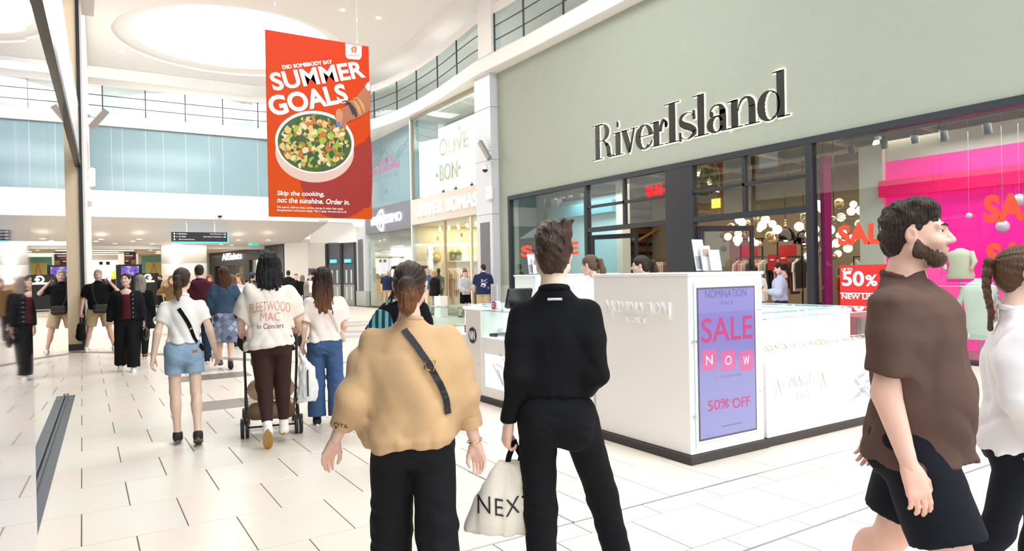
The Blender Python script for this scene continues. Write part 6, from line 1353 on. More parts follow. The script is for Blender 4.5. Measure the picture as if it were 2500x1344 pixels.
def hair_mesh(style, h, seed=1, ln=.3):
    lo = -.20; 
    if style in ('long', 'bob'): lo = -ln-.05
    if style in ('pony', 'braid', 'clip', 'lowpony'): lo = -ln-.1
    F_ = Fld((-.15, -.24, lo), (.15, .14, .19), h); zf = lambda P: np.stack([P[:, 0]*70, P[:, 1]*70, P[:, 2]*7], 1)
    if style in ('short', 'buzz', 'quiff', 'bald'):
        g = {'short': .006, 'buzz': .0035, 'quiff': .013, 'bald': .003}[style]
        F_.ell((0, -.018, .037), (.0755+g, .096+g, .084+g*1.2), 0)
        F_.ell((0, -.05, -.02), (.066+g*.6, .062+g*.6, .07), .02)
        if style == 'quiff':
            F_.cap((-.03, .05, .125), (.05, -.03, .135), .035, .04, .03); F_.cap((-.04, .0, .12), (.03, .06, .12), .04, .03, .03); F_.ell((0.0, -.06, .09), (.075, .05, .06), .03)
            for i in range(9): a = i*.7; F_.cap((.05*math.cos(a), -.02+.05*math.sin(a), .13), (.05*math.cos(a)+.045, -.03+.06*math.sin(a), .165), .014, .004, .014)
        if style == 'short': F_.cap((-.045, .055, .085), (.045, .055, .09), .024, .027, .03); F_.cap((-.03, .02, .108), (.035, .01, .11), .028, .028, .03); F_.cap((-.02, -.05, .10), (.02, -.05, .10), .03, .03, .03)
        F_.ell((0, .115, -.035), (.088, .085, .098 if style != 'quiff' else .10), .012, op='s'); F_.cap((-.11, .035, -.03), (.11, .035, -.03), .038, .038, .012, op='s')
        F_.plane((0, .25, -1), (0, -.07, -.088), .012)
        for s in (-1, 1): F_.ell((s*.086, -.002, -.012), (.022, .026, .036), .006, op='s')
        F_.noise(.0035 if style == 'buzz' else .008, lambda P: np.stack([P[:, 0]*60+P[:, 2]*20, P[:, 1]*18, P[:, 2]*30], 1), seed); F_.noise(.003, (150, 60, 90), seed+1)
    if style in ('bob', 'long'):
        F_.ell((0, -.018, .045), (.094, .112, .092), 0)
        b = -ln; w = .112 if style == 'bob' else .108
        F_.loft([(b, w*.85, .055, 0, -.085), (b+.05, w*1.02, .07, 0, -.07), (b*.55, w*1.08, .085, 0, -.05), (-.02, w, .10, 0, -.025), (.06, .092, .10, 0, -.018)], .03, p=2.4)
        F_.ell((0, .135, -.04), (.060, .10, .125), .02, op='s'); F_.loft([(b-.1, .055, .09, 0, .06), (-.13, .055, .09, 0, .06)], .02, op='s')
        F_.noise(.010, zf, seed); F_.noise(.005, lambda P: np.stack([P[:, 0]*160, P[:, 1]*160, P[:, 2]*10], 1), seed+3)
        F_.noise(.02, lambda P: np.stack([P[:, 0]*45, P[:, 1]*45, P[:, 2]*0+3], 1), seed+5, mask=lambda P: np.clip((b+.06-P[:, 2])/.06, 0, 1))
    if style in ('pony', 'braid', 'clip', 'lowpony'):
        tie = A3({'pony': (0, -.122, .03), 'braid': (0, -.11, .06), 'clip': (0, -.122, -.005), 'lowpony': (0, -.115, -.03)}[style])
        F_.ell((0, -.018, .037), (.083, .106, .091), 0); F_.ell((0, -.055, -.02), (.072, .068, .075), .03)
        F_.ell((0, .118, -.026), (.082, .090, .115), .012, op='s'); F_.cap((-.11, .035, -.06), (.11, .035, -.06), .045, .045, .012, op='s')
        F_.plane((0, .3, -1), (0, -.07, -.105), .012)
        for s in (-1, 1): F_.ell((s*.088, -.002, -.012), (.022, .026, .036), .006, op='s')
        F_.noise(.006, lambda P: np.stack([np.arctan2(P[:, 0]-tie[0], P[:, 2]-tie[2])*9, np.hypot(P[:, 0], P[:, 2]-tie[2])*5, P[:, 1]*6], 1), seed)
        if style == 'braid':
            n = 11
            for i in range(n):
                z = tie[2]-.02-(ln)*i/n; s = 1 if i % 2 else -1; r = .021*(1-.35*i/n); y = tie[1]-.03-.01*math.sin(i*.4)
                F_.cap((-s*.010, y-.004, z+.016), (s*.012, y, z-.012), r, r*.9, .006)
            F_.cap((0, tie[1]-.03, tie[2]-ln), (0, tie[1]-.03, tie[2]-ln-.06), .010, .013, .008)
        else:
            w = .03 if style != 'clip' else .042; pts = [tie, tie+A3((0, -.035, -.01)), tie+A3((.004, -.045, -.35*ln)), tie+A3((.0, -.035, -.7*ln)), tie+A3((-.004, -.03, -ln))]; rr = [.02, w, w*1.25, w*1.1, w*.35]
            if style == 'clip': pts = [tie+A3((0, 0, .02)), tie+A3((0, -.02, 0)), tie+A3((.005, -.024, -.4*ln)), tie+A3((.0, -.02, -.75*ln)), tie+A3((0, -.015, -ln))]; rr = [.03, w, w*1.1, w*.95, w*.4]
            for i in range(4): F_.cap(pts[i], pts[i+1], rr[i], rr[i+1], .02)
            F_.noise(.007, lambda P: np.stack([P[:, 0]*120, P[:, 1]*90, P[:, 2]*9], 1), seed+2, mask=lambda P: (P[:, 2] < tie[2]-.03)*1.)
    return F_.mesh()
def hair_mat(col, tip=None, zr=(1.50, 1.22)):
    nm = 'hair_'+col+(tip or '')
    if nm in MATS: return MATS[nm]
    m = M(nm, col, .42, var=.45, vscale=1., stretch=(60, 60, 5), bump=.9, bscale=1., spec=.35)
    for n in m.node_tree.nodes:
        if n.type == 'TEX_NOISE': n.inputs['Scale'].default_value = 2.5
    if tip:
        nt = m.node_tree; b = nt.nodes['Principled BSDF']; src = b.inputs['Base Color'].links[0].from_socket
        tc = nt.nodes.new('ShaderNodeTexCoord'); sx = nt.nodes.new('ShaderNodeSeparateXYZ'); mr = nt.nodes.new('ShaderNodeMapRange'); mr.inputs[1].default_value = zr[0]; mr.inputs[2].default_value = zr[1]; mx = nt.nodes.new('ShaderNodeMix'); mx.data_type = 'RGBA'; mx.inputs[7].default_value = lin(tip)
        nt.links.new(tc.outputs['Object'], sx.inputs[0]); nt.links.new(sx.outputs[2], mr.inputs[0]); nt.links.new(mr.outputs[0], mx.inputs[0]); nt.links.new(src, mx.inputs[6]); nt.links.new(mx.outputs[2], b.inputs['Base Color'])
    return m
def hand_mesh(h, side, curl=.5, pose='relaxed', L=.185):
    """hand with wrist and forearm stub in its own frame: fingers along -z, palm towards +y, thumb towards +x*side (side=+1: thumb at +x)"""
    F_ = Fld((-.075, -.05, -.20), (.075, .085, .16), h); s = side; k = L/.185
    F_.cap((0, -.002, .15), (0, 0, .0), .036, .0275, .01, side=(0, 1, 0), ratio=.78)
    F_.cap((0, 0, .0), (0, 0, -.03), .026, .031, .012, side=(0, 1, 0), ratio=.62)
    for i, x in enumerate((.029, .010, -.009, -.027)): F_.cap((s*x*.6, .0, -.015), (s*x, -.001, -.083-(.006 if i in (1, 2) else 0)), .015, .0125, .014)
    F_.ell((s*.026, .008, -.035), (.016, .014, .03), .015)
    fl = (.072, .080, .074, .058)
    for i, x in enumerate((.030, .0105, -.0095, -.0275)):
        p = A3((s*x, -.001, -.086-(.006 if i in (1, 2) else 0))); c = curl*(1+.12*i); a = 0.
        if pose == 'fist': c = 1.35
        spread = x*.9*s*(.25 if pose != 'fist' else 0)
        for j, (fr, da) in enumerate(((.45, .55), (.31, .9), (.24, .7))):
            a += da*c; d = A3((spread*3, math.sin(a), -math.cos(a))); d = d/np.linalg.norm(d); q = p+d*fl[i]*fr*1.05
            r = (.0095, .0088, .008, .0072)[j]; r2 = (.0095, .0088, .008, .0070)[j+1]; 
            if i == 3: r *= .88; r2 *= .88
            F_.cap(p, q, r, r2, .0035); p = q
    # thumb leaves the side of the palm near its base
    t0 = A3((s*.022, .006, -.022)); t1 = A3((s*.046, .018, -.055)); t2 = A3((s*.052, .030, -.085)); t3 = A3((s*.046, .038, -.108))
    if pose == 'fist': t1, t2, t3 = A3((s*.040, .022, -.05)), A3((s*.034, .042, -.078)), A3((s*.012, .050, -.088))
    F_.cap(t0, t1, .0145, .012, .012); F_.cap(t1, t2, .0115, .0098, .004); F_.cap(t2, t3, .0098, .0078, .004)
    V, Q = F_.mesh(); V = relax(V, Q, 1, .35); return V*k, Q
def limb_frame(d, palm):
    """rotation whose -z is along d and +y faces palm"""
    z = -d/np.linalg.norm(d); y = A3(palm)-z*float(A3(palm)@z); y = y/np.linalg.norm(y); x = np.cross(y, z); return np.stack([x, y, z], 1)
def cloth(name, col, rough=.85, bump=.25, bscale=220., var=.08, vscale=6., sheen=.0, stretch=None): return M(name, col, rough, var=var, vscale=vscale, bump=bump, bscale=bscale, spec=.2, sheen=sheen, stretch=stretch)

def person(label, loc, hd, H=1.7, lod=1, skin='fair', male=False, build=1., shw=None, legs=None, arms=None, lean=(0., 0.), head=(0., 0.), hair=None, face=False,
           top=None, bottom=None, shoes=None, palms=None, hands=('relaxed', 'relaxed'), curl=.5, stubble=None, body_r=1., group=None, sit=None, collar=None, beard=None):
    """one figure; local frame: +x the person's right, +y forward. hd: heading in degrees clockwise from the hall axis (+Y)"""
    h0 = {0: .0085, 1: .013, 2: .02}[lod]; hh = {0: .0046, 1: .0075, 2: .0115}[lod]; s = H/1.75
    root = thing('person', label, 'person', (loc[0], loc[1], loc[2] if len(loc) > 2 else 0.), -math.radians(hd), group)
    sk = A3(SKIN[skin]) if isinstance(skin, str) else A3(skin)
    shw = (.185 if male else .165)*build**.5 if shw is None else shw; hw = .09
    legs = legs or ((dv(12), dv(-6)), (dv(-10), dv(-22))); arms = arms or ((dv(5, -8), dv(18, -4)), (dv(-5, 8), dv(12, 4)))
    palms = palms or ((1, .15, 0), (-1, .15, 0))
    # skeleton
    J = {}
    for i, sg in enumerate((-1, 1)):
        hip = A3((sg*hw, 0, 0)); kn = hip+A3(legs[i][0])*.435; an = kn+A3(legs[i][1])*.415; J['hip', i], J['kn', i], J['an', i] = hip, kn, an
        J['ft', i] = A3(legs[i][2]) if len(legs[i]) > 2 else A3((0, 1, 0))
    lo = []
    for i in (0, 1):
        f = J['ft', i]/np.linalg.norm(J['ft', i]); up = A3((0, 0, 1))-f*f[2]; up = up/np.linalg.norm(up); J['up', i] = up; J['ft', i] = f
        heel = J['an', i]-up*.07-f*.055; toe = heel+f*.25; J['heel', i], J['toe', i] = heel, toe; lo += [heel[2]-.012, toe[2]-.012]
    zoff = -min(lo) if sit is None else sit/s
    for k_ in list(J):
        if k_[0] in ('hip', 'kn', 'an', 'heel', 'toe'): J[k_] = (J[k_]+A3((0, 0, zoff)))*s
    hipz = J['hip', 0][2]; up_ = hipz/s-.92           # shift of everything above the hips
    def tz(z): return (z+up_)*s
    def ln(z):                                       # lean of the spine at height z (unscaled)
        t = max(0., (z-.95)/.5); return np.array((lean[0]*t, lean[1]*t))*s
    for i, sg in enumerate((-1, 1)):
        o = ln(1.42); sh = A3((sg*shw*s+o[0], o[1]-.01*s, tz(1.375))); el = sh+A3(arms[i][0])/np.linalg.norm(arms[i][0])*.285*s; wr = el+A3(arms[i][1])/np.linalg.norm(arms[i][1])*.245*s; J['sh', i], J['el', i], J['wr', i] = sh, el, wr
    o = ln(1.52); hc = A3((o[0], o[1]+.012*s, tz(1.632)))
    Rh = rot_z(-math.radians(head[0])) @ rot_x(math.radians(head[1]))
    hs = s*(.985 if male else .97) if s > .9 else s*1.02
    # ---- body (skin): one mesh
    parts = []
    V, Q, C = head_mesh(hh, sk, face, male, stubble, neck=.058 if male else .048); V = (V*hs) @ Rh.T+hc; parts.append((V, Q, C))
    F_ = Fld((-.75*s, -.75*s, -.02), (.75*s, .75*s, tz(1.55)), h0*1.5 if lod < 2 else h0*1.25)
    pts = np.array([J[k_] for k_ in J if k_[0] in ('kn', 'an', 'el', 'wr', 'toe', 'heel', 'hip', 'sh')]); mn, mx = pts.min(0)-.12, pts.max(0)+.12
    F_ = Fld((mn[0], mn[1], max(mn[2], -.02)), (mx[0], mx[1], tz(1.55)), h0*1.35 if lod < 2 else h0*1.15); br = body_r*s*build**.5
    F_.loft([(tz(.90), .105*br, .07*br, 0, 0), (tz(1.05), .10*br, .07*br, *(ln(1.05))), (tz(1.28), .135*br, .085*br, *(ln(1.28))), (tz(1.42), .10*br, .06*br, *(ln(1.42)))], .03)
    F_.cap((*ln(1.36), tz(1.36)), (ln(1.52)[0], ln(1.52)[1]-.03*s, tz(1.46)), .045*s, .04*s, .03)
    if top and top.get('open'): F_.ell((0, .03*s, tz(1.36)), (.11*s, .085*s, .12*s), .04)
    lc = .62 if bottom and bottom['kind'] == 'trousers' and bottom.get('len', 2.) > 1 else 1.; tc_ = .8 if bottom and bottom['kind'] == 'shorts' else 1.; ac = .62 if top and top.get('sleeve', .7) > 1.8 else 1.
    for i in (0, 1):
        F_.cap(J['sh', i], J['el', i], .030*br*ac, .039*br*ac, .02); F_.cap(J['el', i], J['wr', i], .041*br*ac, .027*s*(1 if ac == 1 else .9), .012)
        F_.cap(J['hip', i], J['kn', i], .082*br*lc*tc_, .055*br*lc, .03); F_.cap(J['kn', i], J['an', i], .052*br*lc, .034*s, .02); m_ = J['kn', i]*.68+J['an', i]*.32-A3((0, .022*s, 0)); F_.ell(m_, (.05*br*lc, .052*br*lc, .11*s), .03); F_.cap(J['an', i], J['heel', i]*.7+J['toe', i]*.3+J['up', i]*.03*s, .034*s, .032*s, .02)
    V, Q = F_.mesh(); V = relax(V, Q, 1); C = np.ones((len(V), 4), f32); C[:, :3] = sk; parts.append((V, Q, C))
    for i, sg in enumerate((-1, 1)):
        if hands[i] is None: continue
        V, Q = hand_mesh({0: .0036, 1: .0062, 2: .011}[lod], sg, curl, hands[i], .185*s*(1.0 if male else .93)); Rm = limb_frame(A3(arms[i][1]), palms[i]); V = V @ Rm.T+J['wr', i]
        C = np.ones((len(V), 4), f32); C[:, :3] = sk*A3((1.02, .94, .93)); parts.append((V, Q, C))
    n = 0; VV, QQ, CC = [], [], []
    for V, Q, C in parts: VV.append(V); QQ.append(Q+n); CC.append(C); n += len(V)
    link('body', np_mesh('body', np.concatenate(VV), np.concatenate(QQ), VC('skin', .5, .12, .15, 260.), True, np.concatenate(CC)), root)
    def hp(p): return Rh @ (A3(p)*hs)+hc
    # ---- hair
    if hair:
        st, colr = hair[0], hair[1]; L_ = hair[2] if len(hair) > 2 else .3; V, Q = hair_mesh(st, hh*.95, int(abs(loc[0]*31+loc[1]*17)) % 97, L_); V = relax(V, Q, 1, .3); V = (V*hs) @ Rh.T+hc
        hob = link('hair', np_mesh('hair', V, Q, hair_mat(colr, *hair[3:5]), True), root)
        if st in ('pony', 'lowpony'):
            t = (0, -.128, .03) if st == 'pony' else (0, -.12, -.03); MB().ell(hp(t), .036*hs, .024*hs, .03*hs, 12, 8).build('hair_tie', M('hair_tie', '15130f', .8), hob, local=True)
        if st == 'clip': MB().tube([hp((-.022, -.148, .012)), hp((0, -.156, .016)), hp((.022, -.148, .012))], .005*hs, 6).build('hair_clip', m_gold, hob, local=True)
    if face and lod < 2:
        for sg in (-1, 1):
            e = MB().ell(hp((sg*.031, .0748, .0075)), .0130*hs, nu=14, nv=10).build('eye', M('eye_white', 'e9e2dc', .2, var=0), root, local=True); e2 = MB().ell(hp((sg*.0325, .0812, .0078)), .0080*hs, nu=10, nv=8).build('iris', M('iris_dark', '2e1f16', .15, var=0), e, local=True)
            F_ = Fld((-.07, .05, .0), (.07, .11, .05), .0028 if lod == 0 else .004); F_.cap((sg*.013, .0985, .0265), (sg*.03, .0945, .0315), .0042, .0042, .003); F_.cap((sg*.03, .0945, .0315), (sg*.048, .080, .026), .0042, .002, .003); V, Q = F_.mesh(); V = (V*hs) @ Rh.T+hc
            link('eyebrow', np_mesh('eyebrow', V, Q, hair_mat(hair[1] if hair and hair[0] != 'bald' else '6a5a4c'), True), root)
    if beard:
        F_ = Fld((-.09, -.05, -.15), (.09, .13, .03), hh)
        F_.ell((0, .060, -.092), (.0325, .0265, .0245), 0); F_.ell((0, .028, -.028), (.0628, .0668, .0828), .03)
        for sg in (-1, 1): F_.cap((sg*.054, -.002, -.052), (sg*.018, .062, -.09), .0275, .0195, .03); F_.cap((sg*.066, .006, -.02), (sg*.06, .004, -.06), .009, .018, .02)
        F_.cap((-.026, .086, -.051), (.026, .086, -.051), .0075, .0075, .01)
        F_.plane((0, .55, 1), (0, .05, -.030), .02); F_.ell((0, .100, -.0655), (.021, .03, .0095), .006, op='s'); F_.ell((0, .11, -.02), (.034, .04, .028), .01, op='s')
        for sg in (-1, 1): F_.ell((sg*.045, .08, -.022), (.028, .05, .025), .012, op='s')
        F_.noise(.0022, (170, 170, 110), 5); F_.plane((0, -1, .25), (0, -.008, -.06), .01); V, Q = F_.mesh(); V = (V*hs) @ Rh.T+hc; link('beard', np_mesh('beard', V, Q, hair_mat(beard), True), root)
    # ---- clothes
    def twin(F_):
        G_ = Fld.__new__(Fld); G_.h, G_.lo, G_.ax = F_.h, F_.lo, F_.ax; G_.D = np.full(F_.D.shape, .3, f32); return G_
    def sleeves(F_, r, length, k):
        for i in (0, 1):
            sh, el, wr = J['sh', i], J['el', i], J['wr', i]; G_ = twin(F_); t_ = min(length, 1.); e = sh+(el-sh)*t_
            G_.cap(sh, sh+(e-sh)*.45, r[0]*.84*s, r[0]*s, 0); G_.cap(sh+(e-sh)*.45, e, r[0]*s, r[1]*s, .02); d = (el-sh)/np.linalg.norm(el-sh)
            if length > 1: e = el+(wr-el)*(length-1); G_.cap(el, e, r[1]*s, r[2]*s, .02); d = (wr-el)/np.linalg.norm(wr-el)
            sub, P = G_._sub(e-.2, e+.2); dd = (P[0]-e[0])*d[0]+(P[1]-e[1])*d[1]+(P[2]-e[2])*d[2]; G_.D[sub] = np.maximum(G_.D[sub], dd); F_.put((slice(None),)*3, G_.D, k)
    if top:
        rows = top.get('rows') or ([(.78, .172, .14), (.88, .176, .142), (.98, .168, .128), (1.08, .162, .118), (1.18, .168, .12), (1.28, .182, .125), (1.36, .182, .115), (1.41, .168, .098), (1.45, .115, .08), (1.48, .076, .07), (1.505, .062, .064)] if male else [(.78, .172, .14), (.88, .175, .14), (.97, .162, .122), (1.05, .150, .108), (1.15, .152, .11), (1.26, .166, .12), (1.34, .160, .108), (1.385, .148, .09), (1.43, .098, .072), (1.465, .064, .062), (1.49, .052, .055)])
        bl = top.get('loose', 1.)*build**.6; hem = top['hem']; R_ = [r for r in rows if r[0] > hem+.03]; r0 = np.array([np.interp(hem, [r[0] for r in rows], [r[j] for r in rows]) for j in (1, 2)])
        rr = [(tz(hem), r0[0]*s*bl*top.get('flare', 1.), r0[1]*s*bl*top.get('flare', 1.), ln(hem)[0], ln(hem)[1]-.012*s*max(0., min(1., (1.02-hem)/.1)))] + [(tz(r[0]), r[1]*s*(bl if r[0] < 1.42 else 1+(bl-1)*.4), r[2]*s*(bl if r[0] < 1.42 else 1+(bl-1)*.4), ln(r[0])[0], ln(r[0])[1]-.012*s*max(0., min(1., (1.02-r[0])/.1))-.032*s*max(0., min(1., (r[0]-1.38)/.09))) for r in R_]
        rs = top.get('r', (.075, .07, .055)); sl = top.get('sleeve', .7); h_ = h0
        ap = np.array([J[k_, i] for k_ in ('sh', 'el', 'wr') for i in (0, 1)]); W_ = max(r[1] for r in rr)+.08
        mn = np.minimum(ap.min(0)-.11, (-W_, -W_*.9, tz(hem)-.05)); mx = np.maximum(ap.max(0)+.11, (W_, W_*.9, tz(1.53))); mx[2] = tz(1.53)
        F_ = Fld(mn, mx, h_); F_.loft(rr, .02, p=top.get('p', 2.2), tilt=top.get('tilt', (0, 0)))
        if top.get('belly'): F_.ell((0, .055*s, tz(1.05)), (.14*s*bl, .105*s*bl*top['belly']**.5, .17*s), .08)
        sleeves(F_, rs, sl, .065)
        if top.get('open'): F_.ell((0, .13*s, tz(1.43)), (top['open']*s, .13*s, .135*s), .015, op='s')
        if top.get('bust'):
            for sg in (-1, 1): F_.ell((sg*.075*s, .085*s+ln(1.27)[1], tz(1.26)), (.07*s, .065*s, .07*s), .05)
        if top.get('hood'):
            F_.cap((-.10*s, -.10*s+ln(1.45)[1], tz(1.41)), (.10*s, -.10*s+ln(1.45)[1], tz(1.41)), .05*s, .05*s, .025); F_.cap((-.10*s, .0+ln(1.45)[1], tz(1.46)), (-.05*s, -.09*s+ln(1.45)[1], tz(1.42)), .035*s, .05*s, .03); F_.cap((.10*s, .0+ln(1.45)[1], tz(1.46)), (.05*s, -.09*s+ln(1.45)[1], tz(1.42)), .035*s, .05*s, .03); F_.ell((0, -.12*s+ln(1.4)[1], tz(1.34)), (.11*s, .055*s, .10*s), .025)
        am = top.get('fold', .006)
        if am and lod < 2:
            sd_ = int(abs(loc[0]*13+loc[1]*7)*10) % 89; F_.noise(am*.6, (8, 8, 1.8), sd_)
            F_.noise(am*1.1, lambda P: np.stack([P[:, 0]*9+P[:, 2]*4.5, P[:, 1]*8, P[:, 2]*2-P[:, 0]*1.5], 1), sd_+1, ridge=True); F_.noise(am*.85, lambda P: np.stack([P[:, 0]*8-P[:, 2]*10, P[:, 1]*7, P[:, 2]*3+P[:, 0]*3], 1), sd_+4, ridge=True, mask=lambda P: .35+.65*np.clip((tz(1.2)-P[:, 2])/.3, 0, 1))
            if top.get('band'): F_.noise(am*.7, (38, 38, 4), sd_+2, mask=lambda P: np.exp(-((P[:, 2]-tz(hem)-.03)/.04)**2))
        ob = emit_mesh('top', F_.mesh(), top['mat'], root); root['_top'] = ob.name
        if top.get('label'): ob['label'] = top['label']
        if top.get('neck', True):
            z = tz(1.488 if male else 1.474); c = ln(1.5); rx = (.064 if male else .0555)*s
            pts_ = [(c[0]+rx*math.cos(t), c[1]+rx*1.02*math.sin(t)-.034*s, z+(-.013*math.sin(t)-.004)*s) for t in [2*PI*k_/22 for k_ in range(22)]]; MB().tube(pts_, .009*s, 8, closed=True, flat=1.5).build('collar', top.get('nmat', top['mat']), ob, local=True)
    if bottom:
        kd = bottom['kind']; bb = build**.5*bottom.get('loose', 1.); pelvis = [(tz(.80), .125*s*bb, .10*s*bb, 0, -.012*s), (tz(.88), .162*s*bb, .122*s*bb, 0, -.016*s), (tz(.96), .16*s*bb, .118*s*bb, 0, -.01*s), (tz(1.03), .135*s*bb, .10*s*bb, *ln(1.03))]
        ap = np.array([J[k_, i] for k_ in ('hip', 'kn', 'an', 'heel') for i in (0, 1)]); mn = ap.min(0)-.19*bb; mx = ap.max(0)+.19*bb; mx[2] = max(tz(1.08), ap[:, 2].max()+.05); mn[2] = max(mn[2], -.02)
        if kd == 'skirt':
            F_ = Fld((-.4, -.4, 0), (.4, .4, tz(1.08)), h0); le = bottom['len']; F_.loft([(tz(le), .235*s*bb, .20*s*bb, 0, -.01), (tz((le+.95)/2), .21*s*bb, .175*s*bb, 0, -.015), (tz(.93), .175*s*bb, .14*s*bb, 0, -.015), (tz(1.07), .14*s*bb, .105*s*bb, 0, 0)], .03); F_.noise(.018, lambda P: np.stack([np.arctan2(P[:, 0], P[:, 1])*3.2, P[:, 2]*.4, P[:, 2]*0], 1), 4, mask=lambda P: np.clip((tz(.95)-P[:, 2])/.3, 0, 1))
        else:
            r = bottom.get('r', (.095, .075, .065)); le = bottom.get('len', 2.)
            if le <= 1: mn[2] = max(0, min(J['kn', 0][2], J['kn', 1][2])-.1)
            F_ = Fld(mn, mx, h0); F_.loft(pelvis, .03, p=2.2)
            for sg in (-1, 1): F_.ell((sg*.075*s, -.055*s*bb, tz(.86)), (.085*s*bb, .085*s*bb, .10*s), .05)
            for i in (0, 1):
                hip, kn, an = J['hip', i]+A3((0, -.006*s, 0)), J['kn', i], J['an', i]; r0, r1, r2 = r[0]*s*bb, r[1]*s*bb, r[-1]*s*bb; G_ = twin(F_)
                if le <= 1: e = hip+(kn-hip)*le; G_.cap(hip, e, r0, r1, 0); d = (kn-hip)/np.linalg.norm(kn-hip)
                else:
                    e = kn+(an-kn)*(le-1); G_.cap(hip, kn, r0, r1, 0); G_.cap(kn, e, r1, r2, .03); d = (an-kn)/np.linalg.norm(an-kn)
                    if bottom.get('calf'): m_ = kn*.68+an*.32-A3((0, .02*s, 0)); G_.ell(m_, (.056*s*bb, .058*s*bb, .11*s), .03)
                sub, P = G_._sub(e-.2, e+.2); dd = (P[0]-e[0])*d[0]+(P[1]-e[1])*d[1]+(P[2]-e[2])*d[2]; G_.D[sub] = np.maximum(G_.D[sub], dd); F_.put((slice(None),)*3, G_.D, .025)
            am = bottom.get('fold', .005)
            if am and lod < 2: F_.noise(am*.4, (8, 8, 4), 21); F_.noise(am*.8, lambda P: np.stack([P[:, 0]*9, P[:, 1]*9, P[:, 2]*20+P[:, 0]*10], 1), 22, ridge=True, mask=lambda P: .3+.7*np.exp(-((P[:, 2]-J['kn', 0][2])/.12)**2)+.6*np.exp(-((P[:, 2]-J['hip', 0][2]+.1)/.08)**2))
        ob = emit_mesh('skirt' if kd == 'skirt' else 'trousers' if bottom.get('len', 2.) > 1 else 'shorts', F_.mesh(), bottom['mat'], root); root['_bottom'] = ob.name
        if bottom.get('label'): ob['label'] = bottom['label']
    if shoes:
        for i in (0, 1):
            he, to, up = J['heel', i], J['toe', i], J['up', i]; f = J['ft', i]; sd_ = np.cross(f, up); hs_ = {0: .0075, 1: .011, 2: .016}[lod]; pts_ = np.array([he, to, J['an', i]])
            F_ = Fld(pts_.min(0)-.07, pts_.max(0)+.07, hs_); F_.cap(he+f*.03*s+up*.022*s, to-f*.045*s+up*.012*s, .036*s, .038*s, .01, side=sd_, ratio=1.12); F_.cap(he+f*.035*s+up*.035*s, J['an', i]-up*.0*s, .037*s, .040*s, .03); F_.cap(to-f*.11*s+up*.02*s, J['an', i]+f*.02*s-up*.02*s, .034*s, .036*s, .03)
            F_.plane(-up, he-up*.012*s, .004); F_.plane(up, J['an', i]+up*.012*s, .006) if shoes.get('low', True) else None
            so = emit_mesh('shoe', F_.mesh(), shoes['mat'], root)
            mb = MB(); c = (he+to)/2-up*.010*s; L2 = .135*s; outl = [(L2*math.cos(t)*1.0, (.046+.006*math.cos(t))*s*math.sin(t)) for t in [2*PI*k_/18 for k_ in range(18)]]; mb.prism(outl, Vector(c.tolist())-Vector(up.tolist())*.006*s, Vector(f.tolist()), Vector(sd_.tolist()), Vector(up.tolist()), shoes.get('sole_h', .024)*s); mb.build('sole', shoes.get('sole', m_kw), so, local=True)
            if shoes.get('sock'): MB().cyl(J['an', i]-up*.02*s, J['an', i]+(J['kn', i]-J['an', i])*.2, .043*s, .042*s, 14).build('sock', shoes['sock'], root, local=True)
            if shoes.get('stripe'):
                for k_ in (-1, 0, 1): MB().obox(Vector((he+f*(.12+.022*k_)*s+up*.035*s).tolist()), Vector(sd_.tolist()), Vector((f+up*.6).tolist()).normalized(), Vector((up-f*.6).tolist()).normalized(), .047*s, .004*s, .02*s).build('stripe', shoes['stripe'], so, local=True)
    root['_j'] = [float(x) for k_ in (('wr', 0), ('wr', 1), ('sh', 0), ('sh', 1)) for x in J[k_]] + [float(tz(1.45)), float(s), float(hipz)]
    return root, J
def surf(root, which):
    """surface of a person's garment for laying straps and print on it"""
    o = bpy.data.objects[root['_'+which]]; me = o.data; n = len(me.vertices); V = np.empty(n*3, f32); me.vertices.foreach_get('co', V); V = V.reshape(-1, 3)
    return BVHTree.FromPolygons([Vector(v) for v in V.tolist()], [tuple(p.vertices) for p in me.polygons]), o
def strap(root, name, pts, width, mat, which='top', parent=None, push=.004, thick=.003):
    """flat strap laid over the garment through guide points (local frame)"""
    bvh, o = surf(root, which); P = crom(pts, 6); out = []; nr = []
    for p in P:
        h = bvh.find_nearest(Vector(p))
        if h[0] is None: continue
        out.append(h[0]+h[1]*push); nr.append(h[1])
    mb = MB(); V = []
    for i, (p, n) in enumerate(zip(out, nr)):
        d = (out[min(i+1, len(out)-1)]-out[max(i-1, 0)]).normalized(); sdv = d.cross(n).normalized()
        V += [p-sdv*width/2, p+sdv*width/2, p+sdv*width/2+n*thick, p-sdv*width/2+n*thick]
    Fc = [(0, 1, 2, 3), tuple(range(len(V)-4, len(V)))]
    for i in range(len(out)-1):
        for j in range(4): Fc.append((i*4+j, i*4+(j+1) % 4, i*4+4+(j+1) % 4, i*4+4+j))
    mb.add(V, Fc); return mb.build(name, mat, parent or root, local=True), out, nr
def blob(name, parts, h, mat, parent, noise=None, local=True):
    """soft solid from capsules/ellipsoids: list of tuples"""
    pts = np.array([p for q in parts for p in ([q[1]] if q[0] == 'e' else [q[1], q[2]])]); rm = max([max(q[2]) if q[0] == 'e' else max(q[3], q[4])*2 for q in parts])
    F_ = Fld(pts.min(0)-rm-.03, pts.max(0)+rm+.03, h)
    for q in parts:
        if q[0] == 'e': F_.ell(q[1], q[2], .02)
        else: F_.cap(q[1], q[2], q[3], q[4], .02, *(q[5:7] if len(q) > 5 else ()))
    if noise: F_.noise(*noise)
    return emit_mesh(name, F_.mesh(), mat, parent)
